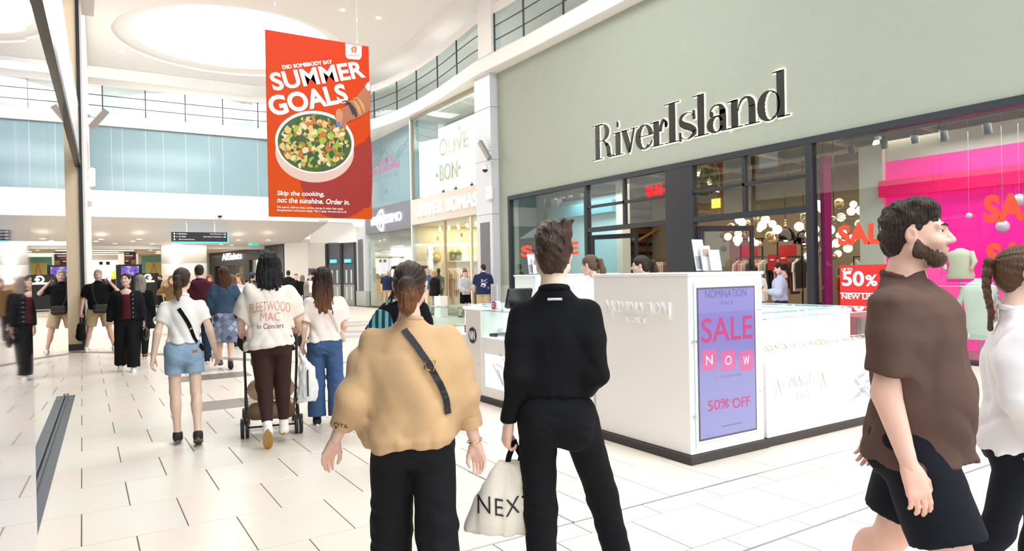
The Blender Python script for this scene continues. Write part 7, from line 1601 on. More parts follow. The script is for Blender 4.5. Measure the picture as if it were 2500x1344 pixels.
# ---------------------------------------------------------------- the people
def at_px(px, Z):
    y = 683.97-.0193*(px-200); p = Vector((0, 0, EYE))+ray(px, y)*Z; return (p.x, p.y)
def away(px): return 32.2+math.degrees(math.atan((px-1250)/F))
def to_world(root, p):
    a = root.rotation_euler.z; c, s = math.cos(a), math.sin(a); return Vector((root.location.x+c*p[0]-s*p[1], root.location.y+s*p[0]+c*p[1], root.location.z+p[2]))
m_blackc = cloth('black_cotton', '0f1013', .9, .3, 300., .12, 8.); m_blacktr = cloth('black_twill', '17171a', .85, .25, 400., .12)
m_beigej = cloth('beige_jersey', 'c9a67c', .85, .15, 260., .07, 4., sheen=.2); m_teeoff = cloth('off_white_cotton', 'efe6dc', .85, .12, 260., .03); m_teew = cloth('white_cotton', 'f6f4f2', .85, .12, 260., .02)
m_browntee = cloth('brown_cotton', '5a453d', .85, .15, 300., .07); m_navy = cloth('navy_twill', '14171f', .85, .2, 300., .1); m_denim = cloth('blue_denim', '44608a', .85, .35, 320., .22, 5.); m_denimlt = cloth('pale_denim', '96b2cd', .85, .35, 320., .16, 7.)
m_denimj = cloth('jacket_denim', '3a4f66', .85, .35, 320., .2, 6.); m_maroon = cloth('maroon_fleece', '4a1e2c', .9, .3, 200., .08); m_legg = cloth('brown_leggings', '3a2522', .75, .1, 300., .06); m_khaki = cloth('khaki_twill', 'c3ad8a', .85, .2, 300., .06)
m_wine = cloth('wine_jersey', '4b1624', .8, .1, 200., .06); m_blackj = cloth('black_denim', '17171b', .85, .3, 260., .1); m_greyw = cloth('white_fleece', 'eceaec', .9, .15, 200., .03); m_navyt = cloth('navy_cotton', '242f52', .85, .15, 260., .06); m_olive = cloth('olive_coat', '7d6240', .85, .2, 200., .1)
m_leather = M('black_leather', '14141a', .32, var=.05); m_shoe_w = M('white_leather', 'ecebe8', .5, var=.02); m_shoe_b = M('black_suede', '1d1d1f', .7, var=.05); m_gum = M('gum_sole', 'b08a4a', .6, var=.12, vscale=40); m_sockw = cloth('white_sock', 'f2f2f0'); m_greysole = M('grey_sole', '6a625a', .6)

# --- woman in the beige jacket
P1, J1 = person('woman in a beige jacket and black trousers walking away with a black crossbody strap', at_px(1000, 3.02), 25, 1.61, 0, 'fair', build=1.12, lean=(0, .02),
    legs=((dv(8, -3), dv(-4, -1)), (dv(-6, 2), dv(-16, 2))), arms=((dv(-10, -20), dv(16, -24)), (dv(-8, 15), dv(4, 12))), palms=((.55, -.8, 0), (-.35, -.9, 0)), head=(4, -4), hair=('clip', '2c1c15', .13, '7a4d2c', (1.53, 1.44)), face=False,
    top=dict(mat=m_beigej, hem=.875, sleeve=1.62, r=(.088, .088, .058), loose=1.16, fold=.011, band=True, flare=.95, rows=[(.86, .178, .14), (.92, .188, .145), (1.05, .192, .14), (1.2, .188, .138), (1.3, .182, .13), (1.36, .170, .112), (1.40, .145, .094), (1.44, .098, .076), (1.475, .066, .065), (1.505, .055, .058)]),
    bottom=dict(kind='trousers', mat=m_blacktr, r=(.105, .092, .095), fold=.008, loose=1.02), shoes=dict(mat=m_shoe_b))
st_, so_, no_ = strap(P1, 'shoulder_strap', [(-.03, -.10, 1.335), (.02, -.14, 1.27), (.09, -.16, 1.16), (.14, -.15, 1.06), (.155, -.12, .96)], .028, m_leather)
i = len(so_)*11//24; MB().tube([so_[i]+no_[i]*.006+Vector(q) for q in ((-.022, 0, -.018), (.018, 0, -.030), (.026, 0, .012), (-.014, 0, .026))], .0032, 6, closed=True).build('buckle', m_gold, st_, local=True)
# pushed-up cuffs and bracelet
for i, sg in enumerate((-1, 1)):
    d = J1['wr', i]-J1['el', i]; e = J1['el', i]+d*.62; dn = d/np.linalg.norm(d); MB().cyl(e-dn*.045, e+dn*.006, .056, .052, 20).build('cuff', m_beigej, P1, local=True)
    if i == 1: b0 = J1['wr', i]-dn*.015; MB().lathe(b0, [(.033, -.003), (.036, 0), (.033, .003)], 20, axis=dn).build('bracelet', m_gold, P1, local=True)
c = J1['el', 0]+(J1['wr', 0]-J1['el', 0])*.55; text('cuff_lettering', 'OTA', Vector(c.tolist())+Vector((-.03, -.075, -.01)), (1, .1, -.2), (0, 0, 1), .06, .022, m_black, P1, depth=0., local=True, bvh=surf(P1, 'top')[0], push=.004)
# sunglasses pushed up on her hair
hcen = Vector((.0, .03, 1.605)); sg_ = thing('sunglasses', 'amber tinted sunglasses pushed up on the dark haired woman\'s head', 'sunglasses', tuple(to_world(P1, (0, .0, 1.578))), P1.rotation_euler.z)
for s_ in (-1, 1):
    MB().ell((s_*.045, .03, .012), .036, .020, .012, 16, 8).build('lens', M('amber_lens', '8a3a1c', .12, var=.1), sg_, local=True)
    MB().tube([(s_*.045+.036*math.cos(t), .03+.021*math.sin(t), .014) for t in [2*PI*k/18 for k in range(18)]], .004, 6, closed=True).build('rim', M('tortoise', '3a1c18', .25, var=.2), sg_, local=True)
    MB().tube([(s_*.08, .02, .012), (s_*.085, -.03, -.005), (s_*.083, -.08, -.03)], .004, 6).build('temple_arm', MATS['tortoise'], sg_, local=True)
MB().tube([(-.012, .035, .016), (0, .045, .02), (.012, .035, .016)], .004, 6).build('bridge', MATS['tortoise'], sg_, local=True)

# --- young man in black
P2, J2 = person('young man in black sweatshirt and joggers walking away with a tote bag', at_px(1352, 3.08), 34, 1.74, 0, 'light', male=True, build=.88, shw=.155, lean=(0, .02),
    legs=((dv(-3, 1), dv(-10, 1)), (dv(14, 16), dv(2, 13))), arms=((dv(-16, -5), dv(14, -9)), (dv(-14, 6), dv(58, -16))), palms=((.9, .4, 0), (-1, .1, 0)), hands=('fist', 'relaxed'), head=(3, 2), hair=('quiff', '3a281e'), face=False,
    top=dict(mat=m_blackc, hem=1.0, sleeve=1.93, r=(.060, .053, .042), loose=1.04, fold=.006, band=True, rows=[(.98, .150, .12), (1.06, .160, .118), (1.15, .160, .116), (1.28, .172, .12), (1.36, .168, .108), (1.405, .150, .092), (1.445, .105, .078), (1.48, .074, .07), (1.505, .062, .064)]),
    bottom=dict(kind='trousers', mat=cloth('black_jersey', '111216', .9, .3, 300., .12), r=(.100, .080, .066), fold=.007, loose=1.0), shoes=dict(mat=m_shoe_w))

# tote bag hanging from his left hand
w = to_world(P2, J2['wr', 0]); dh = J2['wr', 0]-J2['el', 0]; g = to_world(P2, J2['wr', 0]+dh/np.linalg.norm(dh)*.085)
bg = thing('tote_bag', 'cream cotton tote bag with black lettering held by the young man in black', 'bag', (g.x, g.y, g.z-.5), -math.radians(30))
m_tote = cloth('cream_canvas', 'e6dfd2', .9, .3, 300., .05)
F_ = Fld((-.26, -.14, .04), (.26, .14, .47), .007); F_.loft([(.09, .165, .065, -.045, 0), (.15, .155, .07, -.035, 0), (.27, .125, .065, -.01, 0), (.37, .10, .05, .015, 0), (.42, .085, .03, .03, 0)], .02, p=2.6, tilt=(-.08, 0)); F_.noise(.008, lambda P: np.stack([np.arctan2(P[:, 0], P[:, 1]+.0)*3+P[:, 0]*16, P[:, 1]*4, P[:, 2]*2.2], 1), 3); F_.noise(.007, (14, 14, 8), 5, ridge=True)
tb = emit_mesh('bag_body', F_.mesh(), m_tote, bg); tb_bvh = BVHTree.FromPolygons([v.co for v in tb.data.vertices], [tuple(p.vertices) for p in tb.data.polygons])
text('lettering', 'NEXT', (-.135, -.2, .20), (1, 0, -.03), Z_, .25, .075, m_black, bg, depth=0., bold=-.004, local=True, bvh=tb_bvh, push=.004, spacing=1.15, res=6, warp=lambda u, v: (u, v+.008*np.sin(u*40)))
for x in (.0, .055): MB().tube([(x, .0, .39), (x+.012, 0, .44), (.036, .0, .50), (.05, .0, .505)], .013, 8, flat=.35, up=(0, 1, 0)).build('handle', m_blackc, bg, local=True)

# --- man in the brown tee, three-quarter front, head in profile
P3, J3 = person('bearded man in a brown tee and navy shorts looking aside', at_px(2236, 2.52), 166, 1.80, 0, 'pink', male=True, build=1.22, shw=.192, lean=(0, -.01),
    legs=((dv(-16, -3), dv(-30, -2)), (dv(18, 3), dv(2, 2))), arms=((dv(-24, -6), dv(-16, 2)), (dv(-4, 10), dv(17, 3))), palms=((1, -.2, 0), (-.75, -.65, 0)), head=(-8, 2, -1), hair=('short', '2a1c16'), face=True, beard='4a3528', stubble=(.30, .19, .13), curl=.42,
    top=dict(mat=m_browntee, hem=.83, sleeve=.82, r=(.088, .088), loose=1.14, flare=1.06, belly=1, fold=.011, nmat=cloth('brown_rib', '5a463d')), bottom=dict(kind='shorts', mat=m_navy, len=.80, r=(.112, .112), fold=.006, loose=.98), shoes=dict(mat=m_shoe_w), body_r=1.06)
# --- girl in the white sweatshirt with a braid
P4, J4 = person('girl with a brown braid in a white sweatshirt and black leggings beside the bearded man', at_px(2482, 2.85), 146, 1.63, 0, 'light', build=1.0, lean=(0, .02),
    legs=((dv(14), dv(-8)), (dv(-14), dv(-30))), arms=((dv(6, -10), dv(40, -2)), (dv(-10, 10), dv(24, 6))), head=(4, 0), hair=('braid', '5a3f2b', .26), face=True,
    top=dict(mat=m_greyw, hem=.83, sleeve=1.93, r=(.088, .085, .055), loose=1.28, fold=.015, band=True, flare=.97), bottom=dict(kind='trousers', mat=m_navy, r=(.088, .064, .045), calf=1, fold=.002), shoes=dict(mat=m_shoe_w))

# --- girl in the white tee and denim shorts
P5, J5 = person('woman with ponytail in white tee and denim shorts walking away', (.80, 7.1), 9, 1.62, 0, 'light', build=1.0, lean=(0, .01),
    legs=((dv(6, 0), dv(-2, 2)), (dv(-4, 2), dv(-22, 2), (0, .92, -.35))), arms=((dv(-6, -14), dv(6, -10)), (dv(-2, 16), dv(14, 12))), palms=((1, -.2, 0), (-.8, -.6, 0)), head=(14, 2), hair=('pony', '3a2a20', .24, 'a0713f'),
    top=dict(mat=m_teew, hem=.99, sleeve=.62, r=(.056, .060), loose=1.04, fold=.008, flare=1.08), bottom=dict(kind='shorts', mat=m_denimlt, len=.56, r=(.096, .092), fold=.004, loose=1.0), shoes=dict(mat=m_shoe_b, sole=m_greysole, stripe=m_shoe_w))
st_, so_, no_ = strap(P5, 'bag_strap', [(-.03, -.09, 1.28), (.04, -.12, 1.16), (.11, -.12, 1.03), (.15, -.10, .94)], .034, m_blackc); i = len(so_)//2; MB().obox(so_[i]+no_[i]*.006, Vector((.8, 0, .6)), no_[i], Vector((-.6, 0, .8)), .02, .003, .005).build('strap_slider', m_gold, st_, local=True)
blob('bag_end', [('c', (.150, -.105, .935), (.165, -.06, .89), .016, .018)], .007, m_blackc, st_)
bv5, _ = surf(P5, 'bottom'); bo5 = bpy.data.objects[P5['_bottom']]
def patch(bvh, pts, mat, nm, parent, n=(0, -1, 0), push=.003):
    """flat sewn-on piece laid on a garment"""
    V = [];  n = Vector(n)
    for p in pts:
        h = bvh.ray_cast(Vector(p)+n*.5, -n); V.append((h[0]+n*push) if h[0] is not None else Vector(p))
    c = sum(V, Vector())/len(V)+n*.003; k = len(V); return MB().add(V+[c], [(i, (i+1) % k, k) for i in range(k)]).build(nm, mat, parent, local=True, normals=False)
patch(bv5, [(.075, 0, .895), (.12, 0, .895), (.12, 0, .865), (.075, 0, .865)], M('leather_patch', 'a5633a', .6, var=.1), 'waist_patch', bo5)
for s_ in (-1, 1): patch(bv5, [(s_*.03, 0, .875), (s_*.115, 0, .865), (s_*.112, 0, .79), (s_*.07, 0, .765), (s_*.032, 0, .79)], cloth('pocket_denim', '7fa6cb', .85, .35, 320., .2, 9.), 'back_pocket', bo5)
bv2, bo2 = surf(P2, 'top'); patch(bv2, [(-.032, 0, 1.432), (.032, 0, 1.432), (.032, 0, 1.443), (-.032, 0, 1.443)], M('label_silver', 'c9ced4', .4), 'neck_label', bo2, push=.005)
bv3, bo3 = surf(P3, 'top'); patch(bv3, [(-.10, 0, 1.29), (-.075, 0, 1.29), (-.08, 0, 1.30), (-.10, 0, 1.305)], m_wt, 'chest_mark', bo3, n=(0, 1, 0), push=.004)
w0 = J5['wr', 0]; d = (J5['wr', 0]-J5['el', 0]); d = d/np.linalg.norm(d); MB().lathe(w0-d*.01, [(.028, -.003), (.031, 0), (.028, .003)], 18, axis=d).build('bracelet', m_kw, P5, local=True)

# --- woman in the band tee pushing a pushchair
P6, J6 = person('woman with a black bob in an oversized printed tee pushing a pushchair', (1.47, 6.55), 12, 1.69, 0, 'fair', build=1.18, lean=(0, .03),
    legs=((dv(-2, 3), dv(-26, 3), (0, .62, -.78)), (dv(10, 1), dv(-2, 1))), arms=((dv(14, -16), dv(64, -2)), (dv(14, 16), dv(64, 2))), palms=((.3, .2, -1), (-.3, .2, -1)), head=(0, 0), hair=('bob', '120f10', .235),
    top=dict(mat=m_teeoff, hem=.845, sleeve=.86, r=(.094, .094), loose=1.24, fold=.012, ff=(7, 7, 3), flare=.96, tilt=(.10, 0)), bottom=dict(kind='trousers', mat=m_legg, r=(.104, .072, .046), calf=1, fold=.002, len=1.86), shoes=dict(mat=m_shoe_w, sole=m_gum, sock=m_sockw))
b6 = surf(P6, 'top')[0]; m_or6 = M('print_peach', 'e8936a', .7, var=.05); m_pu6 = M('print_plum', '8f4a68', .7, var=.05)
arch = lambda w_, a: (lambda u, v: (u, v*(1.+.10*np.abs(u/w_-.5))+a*(1-(2*u/w_-1)**2)))
text('lettering', 'FLEETWOOD', (-.175, -.3, 1.225), X_, Z_, .35, .085, m_or6, P6, depth=0., local=True, bvh=b6, push=.004, bold=-.015, warp=arch(.35, .030))
text('lettering', 'MAC', (-.085, -.3, 1.16), X_, Z_, .17, .075, m_or6, P6, depth=0., local=True, bvh=b6, push=.004, bold=-.015)
text('lettering', 'In Concert', (-.115, -.3, 1.09), X_, Z_, .23, .045, m_pu6, P6, depth=0., local=True, bvh=b6, push=.004)
# pushchair in front of her
hd6 = math.radians(12); pc_ = (1.47+math.sin(hd6)*.72, 6.55+math.cos(hd6)*.72)
pr = thing('pushchair', 'black folding pushchair with beige seat in front of the printed tee woman', 'pushchair', (pc_[0], pc_[1], 0), -hd6); m_pf = M('pram_black', '1b1b1d', .4, var=.05)
MB().tube([(-.23, -.62, 1.0), (.23, -.62, 1.0)], .016, 8).build('handlebar', m_pf, pr, local=True)
for s_ in (-1, 1):
    MB().tube([(s_*.23, -.62, 1.0), (s_*.24, -.35, .72), (s_*.24, .05, .35), (s_*.23, .36, .12)], .013, 8).build('frame_tube', m_pf, pr, local=True); MB().tube([(s_*.24, -.1, .52), (s_*.24, -.3, .14)], .012, 8).build('rear_strut', m_pf, pr, local=True)
    for y_, r_ in ((-.30, .095), (.38, .085)):
        for q in (-.022, .022):
            wl_ = MB().lathe((s_*.25+q, y_, r_), [(r_*.55, -.014), (r_*.97, -.016), (r_, -.008), (r_, .008), (r_*.97, .016), (r_*.55, .014), (r_*.2, .012), (r_*.2, -.012), (r_*.55, -.014)], 20, axis=(1, 0, 0)).build('wheel', m_pf, pr, local=True)
MB().tube([(-.24, -.30, .095), (.24, -.30, .095)], .01, 8).build('axle', m_pf, pr, local=True)
blob('seat', [('c', (-.12, -.05, .42), (.12, -.05, .42), .11, .11), ('c', (-.12, -.2, .72), (.12, -.2, .72), .07, .07), ('c', (0, -.08, .45), (0, -.2, .7), .13, .12), ('c', (-.1, .18, .38), (.1, .18, .38), .07, .07)], .014, cloth('pram_beige', 'cbb497', .9, .3, 200.), pr)
blob('hood', [('c', (-.19, -.12, .92), (.19, -.12, .92), .12, .12), ('c', (-.18, .0, .95), (.18, .0, .95), .08, .08)], .014, cloth('pram_hood', '28282b', .9, .2, 200.), pr)
blob('basket', [('c', (-.16, -.12, .2), (.16, -.12, .2), .075, .075), ('c', (-.16, .1, .2), (.16, .1, .2), .065, .065)], .014, cloth('pram_basket', '8a6f55', .9, .2, 200., .3, 9.), pr)
q = (1.47+math.sin(hd6)*.35+.33*math.cos(hd6), 6.55+math.cos(hd6)*.35-.33*math.sin(hd6)); pb = thing('plastic_bag', 'white translucent plastic carrier bag hanging from the pushchair', 'bag', (q[0], q[1], .30), -hd6)
F_ = Fld((-.14, -.12, -.02), (.16, .12, .56), .009); F_.loft([(.02, .08, .05, .0, 0), (.12, .105, .065, .01, 0), (.36, .095, .06, .0, 0), (.44, .05, .035, -.03, 0), (.52, .015, .012, -.07, 0)], .02); F_.noise(.016, (16, 16, 5), 7); F_.noise(.008, (30, 30, 14), 8, ridge=True); emit_mesh('bag_body', F_.mesh(), M('white_plastic', 'eef0f2', .3, var=.05, vscale=8), pb); MB().tube([(-.07, 0, .5), (-.16, -.02, .68), (-.13, -.02, .70), (-.05, 0, .5)], .006, 6).build('handle', MATS['white_plastic'], pb, local=True)
sl = MB().box((.0, -.085, .08), (.014, -.08, .34)).build('seam_print', m_anth, pb, local=True)

# --- woman in blue jeans
P7, J7 = person('woman with long brown hair in off white tee and wide blue jeans', (2.15, 7.15), 14, 1.63, 0, 'fair', build=1.08, lean=(0, .0),
    legs=((dv(2, -1), dv(-3, 0)), (dv(-3, 3), dv(-10, 1))), arms=((dv(-4, -10), dv(8, -6)), (dv(4, 12), dv(60, -8))), palms=((.6, -.75, 0), (-1, 0, 0)), head=(6, -3), hair=('long', '2a1a14', .40, '6b4428'),
    top=dict(mat=cloth('cream_cotton', 'f0e6de', .85, .12, 260., .03), hem=.925, sleeve=.78, r=(.070, .076), loose=1.14, fold=.009, flare=1.10, tilt=(.06, 0)), bottom=dict(kind='trousers', mat=m_denim, r=(.104, .088, .098), fold=.009, len=1.97), shoes=dict(mat=m_shoe_b))
st_, so_, no_ = strap(P7, 'bag_strap', [(-.06, -.09, 1.36), (.03, -.13, 1.22), (.11, -.13, 1.07), (.16, -.10, .97)], .022, M('cream_strap', 'd9c7b2', .6, var=.03)); blob('bag_end', [('c', (.175, -.06, .96), (.195, -.02, .88), .022, .03)], .01, MATS['cream_strap'], st_)
bv7, bo7 = surf(P7, 'bottom')
for s_ in (-1, 1): patch(bv7, [(s_*.03, 0, .865), (s_*.115, 0, .875), (s_*.115, 0, .79), (s_*.075, 0, .765), (s_*.032, 0, .785)], cloth('pocket_blue', '35587f', .85, .35, 320., .25, 9.), 'back_pocket', bo7)

# --- woman in denim jacket and patterned skirt
m_sk = cloth('navy_print', '1f2747', .85, .1, 200., .0); nt = m_sk.node_tree; b = nt.nodes['Principled BSDF']; tc = nt.nodes.new('ShaderNodeTexCoord'); mp = nt.nodes.new('ShaderNodeMapping'); mp.inputs['Rotation'].default_value = (0, .78, 0); mp.inputs['Scale'].default_value = (9.5, 4, 9.5); ck = nt.nodes.new('ShaderNodeTexBrick'); ck.inputs['Scale'].default_value = 1.; ck.inputs['Mortar Size'].default_value = .1; ck.inputs['Brick Width'].default_value = .9; ck.inputs['Row Height'].default_value = .9; ck.inputs['Color1'].default_value = lin('2a3355'); ck.inputs['Color2'].default_value = lin('aeb7c9'); ck.inputs['Mortar'].default_value = lin('6f7a99')
sw = nt.nodes.new('ShaderNodeSeparateXYZ'); cb_ = nt.nodes.new('ShaderNodeCombineXYZ'); nt.links.new(tc.outputs['Object'], mp.inputs[0]); nt.links.new(mp.outputs[0], sw.inputs[0]); nt.links.new(sw.outputs[0], cb_.inputs[0]); nt.links.new(sw.outputs[2], cb_.inputs[1]); nt.links.new(cb_.outputs[0], ck.inputs['Vector']); nt.links.new(ck.outputs['Color'], b.inputs['Base Color'])
P8, J8 = person('woman in denim jacket and navy patterned skirt with a black shoulder bag', (2.05, 12.5), 12, 1.66, 1, 'fair', build=1.05, legs=((dv(4), dv(-2)), (dv(-4), dv(-20), (0, .8, -.6))), arms=((dv(0, -12), dv(24, 4)), (dv(6, 14), dv(50, -6))), hair=('long', '4a2a18', .30), head=(-4, 0),
    top=dict(mat=m_denimj, hem=.93, sleeve=1.9, r=(.084, .076, .056), loose=1.22, fold=.008), bottom=dict(kind='skirt', mat=m_sk, len=.40, loose=.95), shoes=dict(mat=M('grey_canvas', '6a7078', .8), sole=m_shoe_b))
hb = blob('shoulder_bag', [('c', (.20, -.02, .95), (.24, .10, .95), .10, .10, (1, 0, 0), .6), ('c', (.2, .0, 1.08), (.23, .05, 1.08), .07, .07, (1, 0, 0), .6)], .014, m_leather, P8); MB().tube([(.20, .02, 1.12), (.19, .02, 1.28), (.155, .03, 1.40), (.17, -.06, 1.36), (.21, -.07, 1.12)], .011, 6).build('bag_strap', m_leather, P8, local=True)
# --- man in the maroon hoodie
P9, J9 = person('man with short dark hair in a maroon hoodie seen from behind', (1.83, 13.7), 6, 1.80, 1, 'fair', male=True, build=1.1, arms=((dv(-2, -9), dv(14, -2)), (dv(2, 9), dv(20, 0))), legs=((dv(6), dv(-4)), (dv(-10), dv(-24))), hair=('buzz', '2b241f'),
    top=dict(mat=m_maroon, hem=.90, sleeve=1.95, r=(.082, .076, .058), loose=1.18, hood=True, fold=.008, band=True), bottom=dict(kind='trousers', mat=cloth('dark_denim', '28344c', .85, .3), r=(.10, .08, .07)), shoes=dict(mat=m_shoe_b))
# --- woman in the black jacket coming towards the camera
P10, J10 = person('woman in black denim jacket over wine top and black trousers walking forward', (.63, 13.35), 186, 1.67, 1, 'fair', build=1.12, legs=((dv(12, -1), dv(4, -1)), (dv(-8, 2), dv(-24, 2))), arms=((dv(4, -14), dv(18, -8)), (dv(-10, 14), dv(6, 8))), head=(16, 4), hair=('lowpony', '35231a', .14), face=True,
    top=dict(mat=m_blackj, hem=.92, sleeve=1.93, r=(.082, .074, .056), loose=1.22, bust=True, fold=.007, neck=False, open=.085), bottom=dict(kind='trousers', mat=m_blacktr, r=(.108, .095, .10), fold=.007), shoes=dict(mat=m_shoe_w))
bv10, bo10 = surf(P10, 'top')
F_ = Fld((-.12, -.02, .88), (.12, .26, 1.46), .011); s10 = 1.67/1.75
F_.loft([(.89, .085, .155, 0, .02), (1.05, .088, .155, 0, .02), (1.2, .085, .178, 0, .022), (1.28, .082, .165, 0, .02), (1.31, .076, .13, 0, .02)], .02, p=2.6); emit_mesh('inner_top', F_.mesh(), m_wine, P10)
for s_ in (-1, 1): strap(P10, 'jacket_collar', [(s_*.05, .02, 1.44), (s_*.075, .09, 1.36), (s_*.085, .14, 1.27)], .05, m_blackj, parent=bo10, push=.006, thick=.006)
for k in range(6):
    for s_ in (-1, 1): 
        h_ = bv10.ray_cast(Vector((s_*.105, .6, 1.30-.075*k)), Vector((0, -1, 0)))
        if h_[0] is not None and (s_ < 0 or k == 0): MB().ell(h_[0], .010, .006, .010, 8, 6).build('button', m_silv, bo10, local=True)
hg = thing('handbag', 'round black handbag hanging at the side of the woman in black', 'bag', tuple(to_world(P10, J10['wr', 0]+A3((-.03, .04, -.30)))), -math.radians(186)); blob('bag_body', [('e', (0, 0, .1), (.05, .11, .11))], .012, m_leather, hg); MB().tube([(0, -.07, .2), (.02, -.03, .36), (.02, .0, .40), (0, .05, .2)], .008, 6).build('handle', m_leather, hg, local=True)
# --- man on the phone
P11, J11 = person('grey bearded man in black tee and khaki shorts holding a phone to his ear', (.30, 17.55), 178, 1.80, 1, 'pink', male=True, build=1.15, legs=((dv(8, -12), dv(0, -12)), (dv(-4, 10), dv(-8, 10))), arms=((A3((-.45, .62, -.30)), A3((.55, -.30, .75))), (dv(-2, 16), dv(8, 10))), palms=((.9, -.3, .2), (-1, 0, 0)), hands=('fist', 'fist'), head=(4, -6), hair=('buzz', 'a59c92'), face=True, stubble=(.45, .40, .36),
    top=dict(mat=m_blackc, hem=.90, sleeve=.78, r=(.084, .082), loose=1.14, fold=.006, belly=.5), bottom=dict(kind='shorts', mat=m_khaki, len=.88, r=(.112, .105), fold=.006), shoes=dict(mat=m_shoe_w, stripe=m_shoe_b))
q = J11['wr', 0]+A3((.06, .0, .06)); ph = thing('mobile_phone', 'dark mobile phone held to the bearded man\'s ear', 'phone', tuple(to_world(P11, q)), P11.rotation_euler.z); MB().obox((0, 0, 0), Vector((1, 0, 0)), Y_, Z_, .006, .036, .075).build('case', m_blk, ph, local=True); MB().obox((.0065, 0, 0), X_, Y_, Z_, .001, .032, .068).build('glass', M('phone_glass', '101216', .1), ph, local=True)
cb11, so_, no_ = strap(P11, 'bag_strap', [(.10, .06, 1.46), (.11, .14, 1.3), (.08, .18, 1.12), (.02, .2, 1.02)], .03, M('strap_dark', '2a2626', .8)); blob('satchel', [('c', (-.11, .24, .98), (.06, .24, .98), .06, .06), ('c', (-.11, .24, .90), (.06, .24, .90), .065, .065)], .014, M('satchel_brown', '2e2725', .7, var=.1), cb11)
gb_ = to_world(P11, J11['wr', 1]+A3((.02, .02, -.12))); bg2 = thing('holdall', 'black holdall carried low by the grey bearded man', 'bag', (gb_.x, gb_.y, gb_.z-.52), P11.rotation_euler.z); blob('bag_body', [('c', (0, -.13, .10), (0, .13, .10), .09, .09), ('e', (0, 0, .2), (.085, .19, .19)), ('c', (0, -.09, .34), (0, .09, .34), .06, .06)], .016, m_blackc, bg2, (.008, (12, 12, 8), 3)); MB().tube([(0, -.07, .38), (.0, -.02, .5), (0, .03, .52), (0, .09, .38)], .012, 6).build('handle', m_blackc, bg2, local=True)
# --- grey haired woman walking behind
P12, J12 = person('grey haired woman in a black coat walking away behind the woman in black', (.98, 15.4), 14, 1.64, 2, 'fair', build=1.05, hair=('long', '8d857c', .26), top=dict(mat=m_blackc, hem=.62, sleeve=1.95, r=(.08, .074, .06), loose=1.2, flare=1.45), bottom=dict(kind='trousers', mat=m_blacktr, r=(.09, .075, .06)), shoes=dict(mat=M('brown_leather', '6a452c', .5)))
# --- woman on the phone in the olive coat
P13, J13 = person('woman in olive brown coat laughing into a phone', at_px(419, 19.5), 190, 1.64, 1, 'fair', build=1.0, arms=((dv(4, -12), dv(30, -2)), (A3((.45, .62, -.30)), A3((-.55, -.30, .75)))), palms=((1, 0, 0), (-.9, -.2, 0)), hands=('relaxed', 'fist'), head=(6, -4), hair=('bob', '7a6a58', .17), face=True,
    top=dict(mat=m_olive, hem=.72, sleeve=1.93, r=(.085, .078, .058), loose=1.2, fold=.008), bottom=dict(kind='trousers', mat=m_navy, r=(.09, .07, .055)), shoes=dict(mat=m_shoe_b))
bh = thing('handbag', 'pale patterned handbag carried beside the olive coat', 'bag', tuple(to_world(P13, J13['wr', 0]+A3((0, .0, -.46)))), P13.rotation_euler.z); blob('bag_body', [('c', (0, -.1, .1), (0, .1, .1), .09, .09), ('c', (0, -.07, .2), (0, .07, .2), .06, .06)], .016, M('bag_pattern', 'b9b0a4', .7, var=.4, vscale=30), bh); MB().tube([(0, -.07, .24), (0, -.02, .4), (0, .02, .4), (0, .07, .24)], .008, 6).build('handle', m_leather, bh, local=True)
# --- further figures: (label, px, Z, heading, H, kwargs)
def far_person(label, px, Z, hd, H, top, bot, hair, **k):
    k.setdefault('shoes', dict(mat=m_shoe_b)); return person(label, at_px(px, Z), hd, H, k.pop('lod', 2), k.pop('skin', 'fair'), top=top, bottom=bot, hair=hair, **k)
def T(mat, hem=.88, sl=1.93, loose=1.12, **k): return dict(mat=mat, hem=hem, sleeve=sl, r=(.08, .074, .055) if sl > 1 else (.078, .075), loose=loose, fold=0, **k)
def B(mat, **k): return dict(kind='trousers', mat=mat, r=(.095, .08, .068), fold=0, **k)
m_tan = cloth('tan_jacket', 'a08a62'); m_camo = cloth('tie_dye', '77797f', .9, .1, 200., .0); nt = m_camo.node_tree; b = nt.nodes['Principled BSDF']; nz = nt.nodes.new('ShaderNodeTexNoise'); nz.inputs['Scale'].default_value = 7; cr = nt.nodes.new('ShaderNodeValToRGB'); cr.color_ramp.elements[0].position = .42; cr.color_ramp.elements[0].color = lin('22252c'); cr.color_ramp.elements[1].position = .56; cr.color_ramp.elements[1].color = lin('d9d5cf'); tc = nt.nodes.new('ShaderNodeTexCoord'); nt.links.new(tc.outputs['Object'], nz.inputs['Vector']); nt.links.new(nz.outputs['Fac'], cr.inputs[0]); nt.links.new(cr.outputs[0], b.inputs['Base Color'])
far_person('bald man in a tan jacket standing by the round stone column', 411, 27, 30, 1.78, T(m_tan, .82), B(m_navy), None, male=True, build=1.1)
far_person('dark haired person in black beside the tall black kiosk', 391, 35, 250, 1.76, T(m_blackc, .85), B(m_blacktr), ('short', '1a1512'), male=True, face=True, skin='tan')
far_person('fair haired woman in a pale top facing this way beyond the maroon hoodie', 512, 20, 188, 1.64, T(cloth('pale_pink', 'd8b9a6'), .9, .7), B(m_denimlt), ('long', '8a5a34', .28), face=True, lod=1)
far_person('brown haired woman close beside the denim jacket, seen from behind', 566, 15.2, 16, 1.62, T(m_teew, .9, .7), B(m_denim), ('long', '6b4630', .30))
far_person('blonde woman in a white shirt looking aside near the denim jacket', 582, 17.5, 230, 1.66, T(m_teew, .86, 1.9), B(m_denim), ('lowpony', '8a6a48', .22), face=True, lod=1, head=(26, 0), shoes=dict(mat=MATS['brown_leather']))
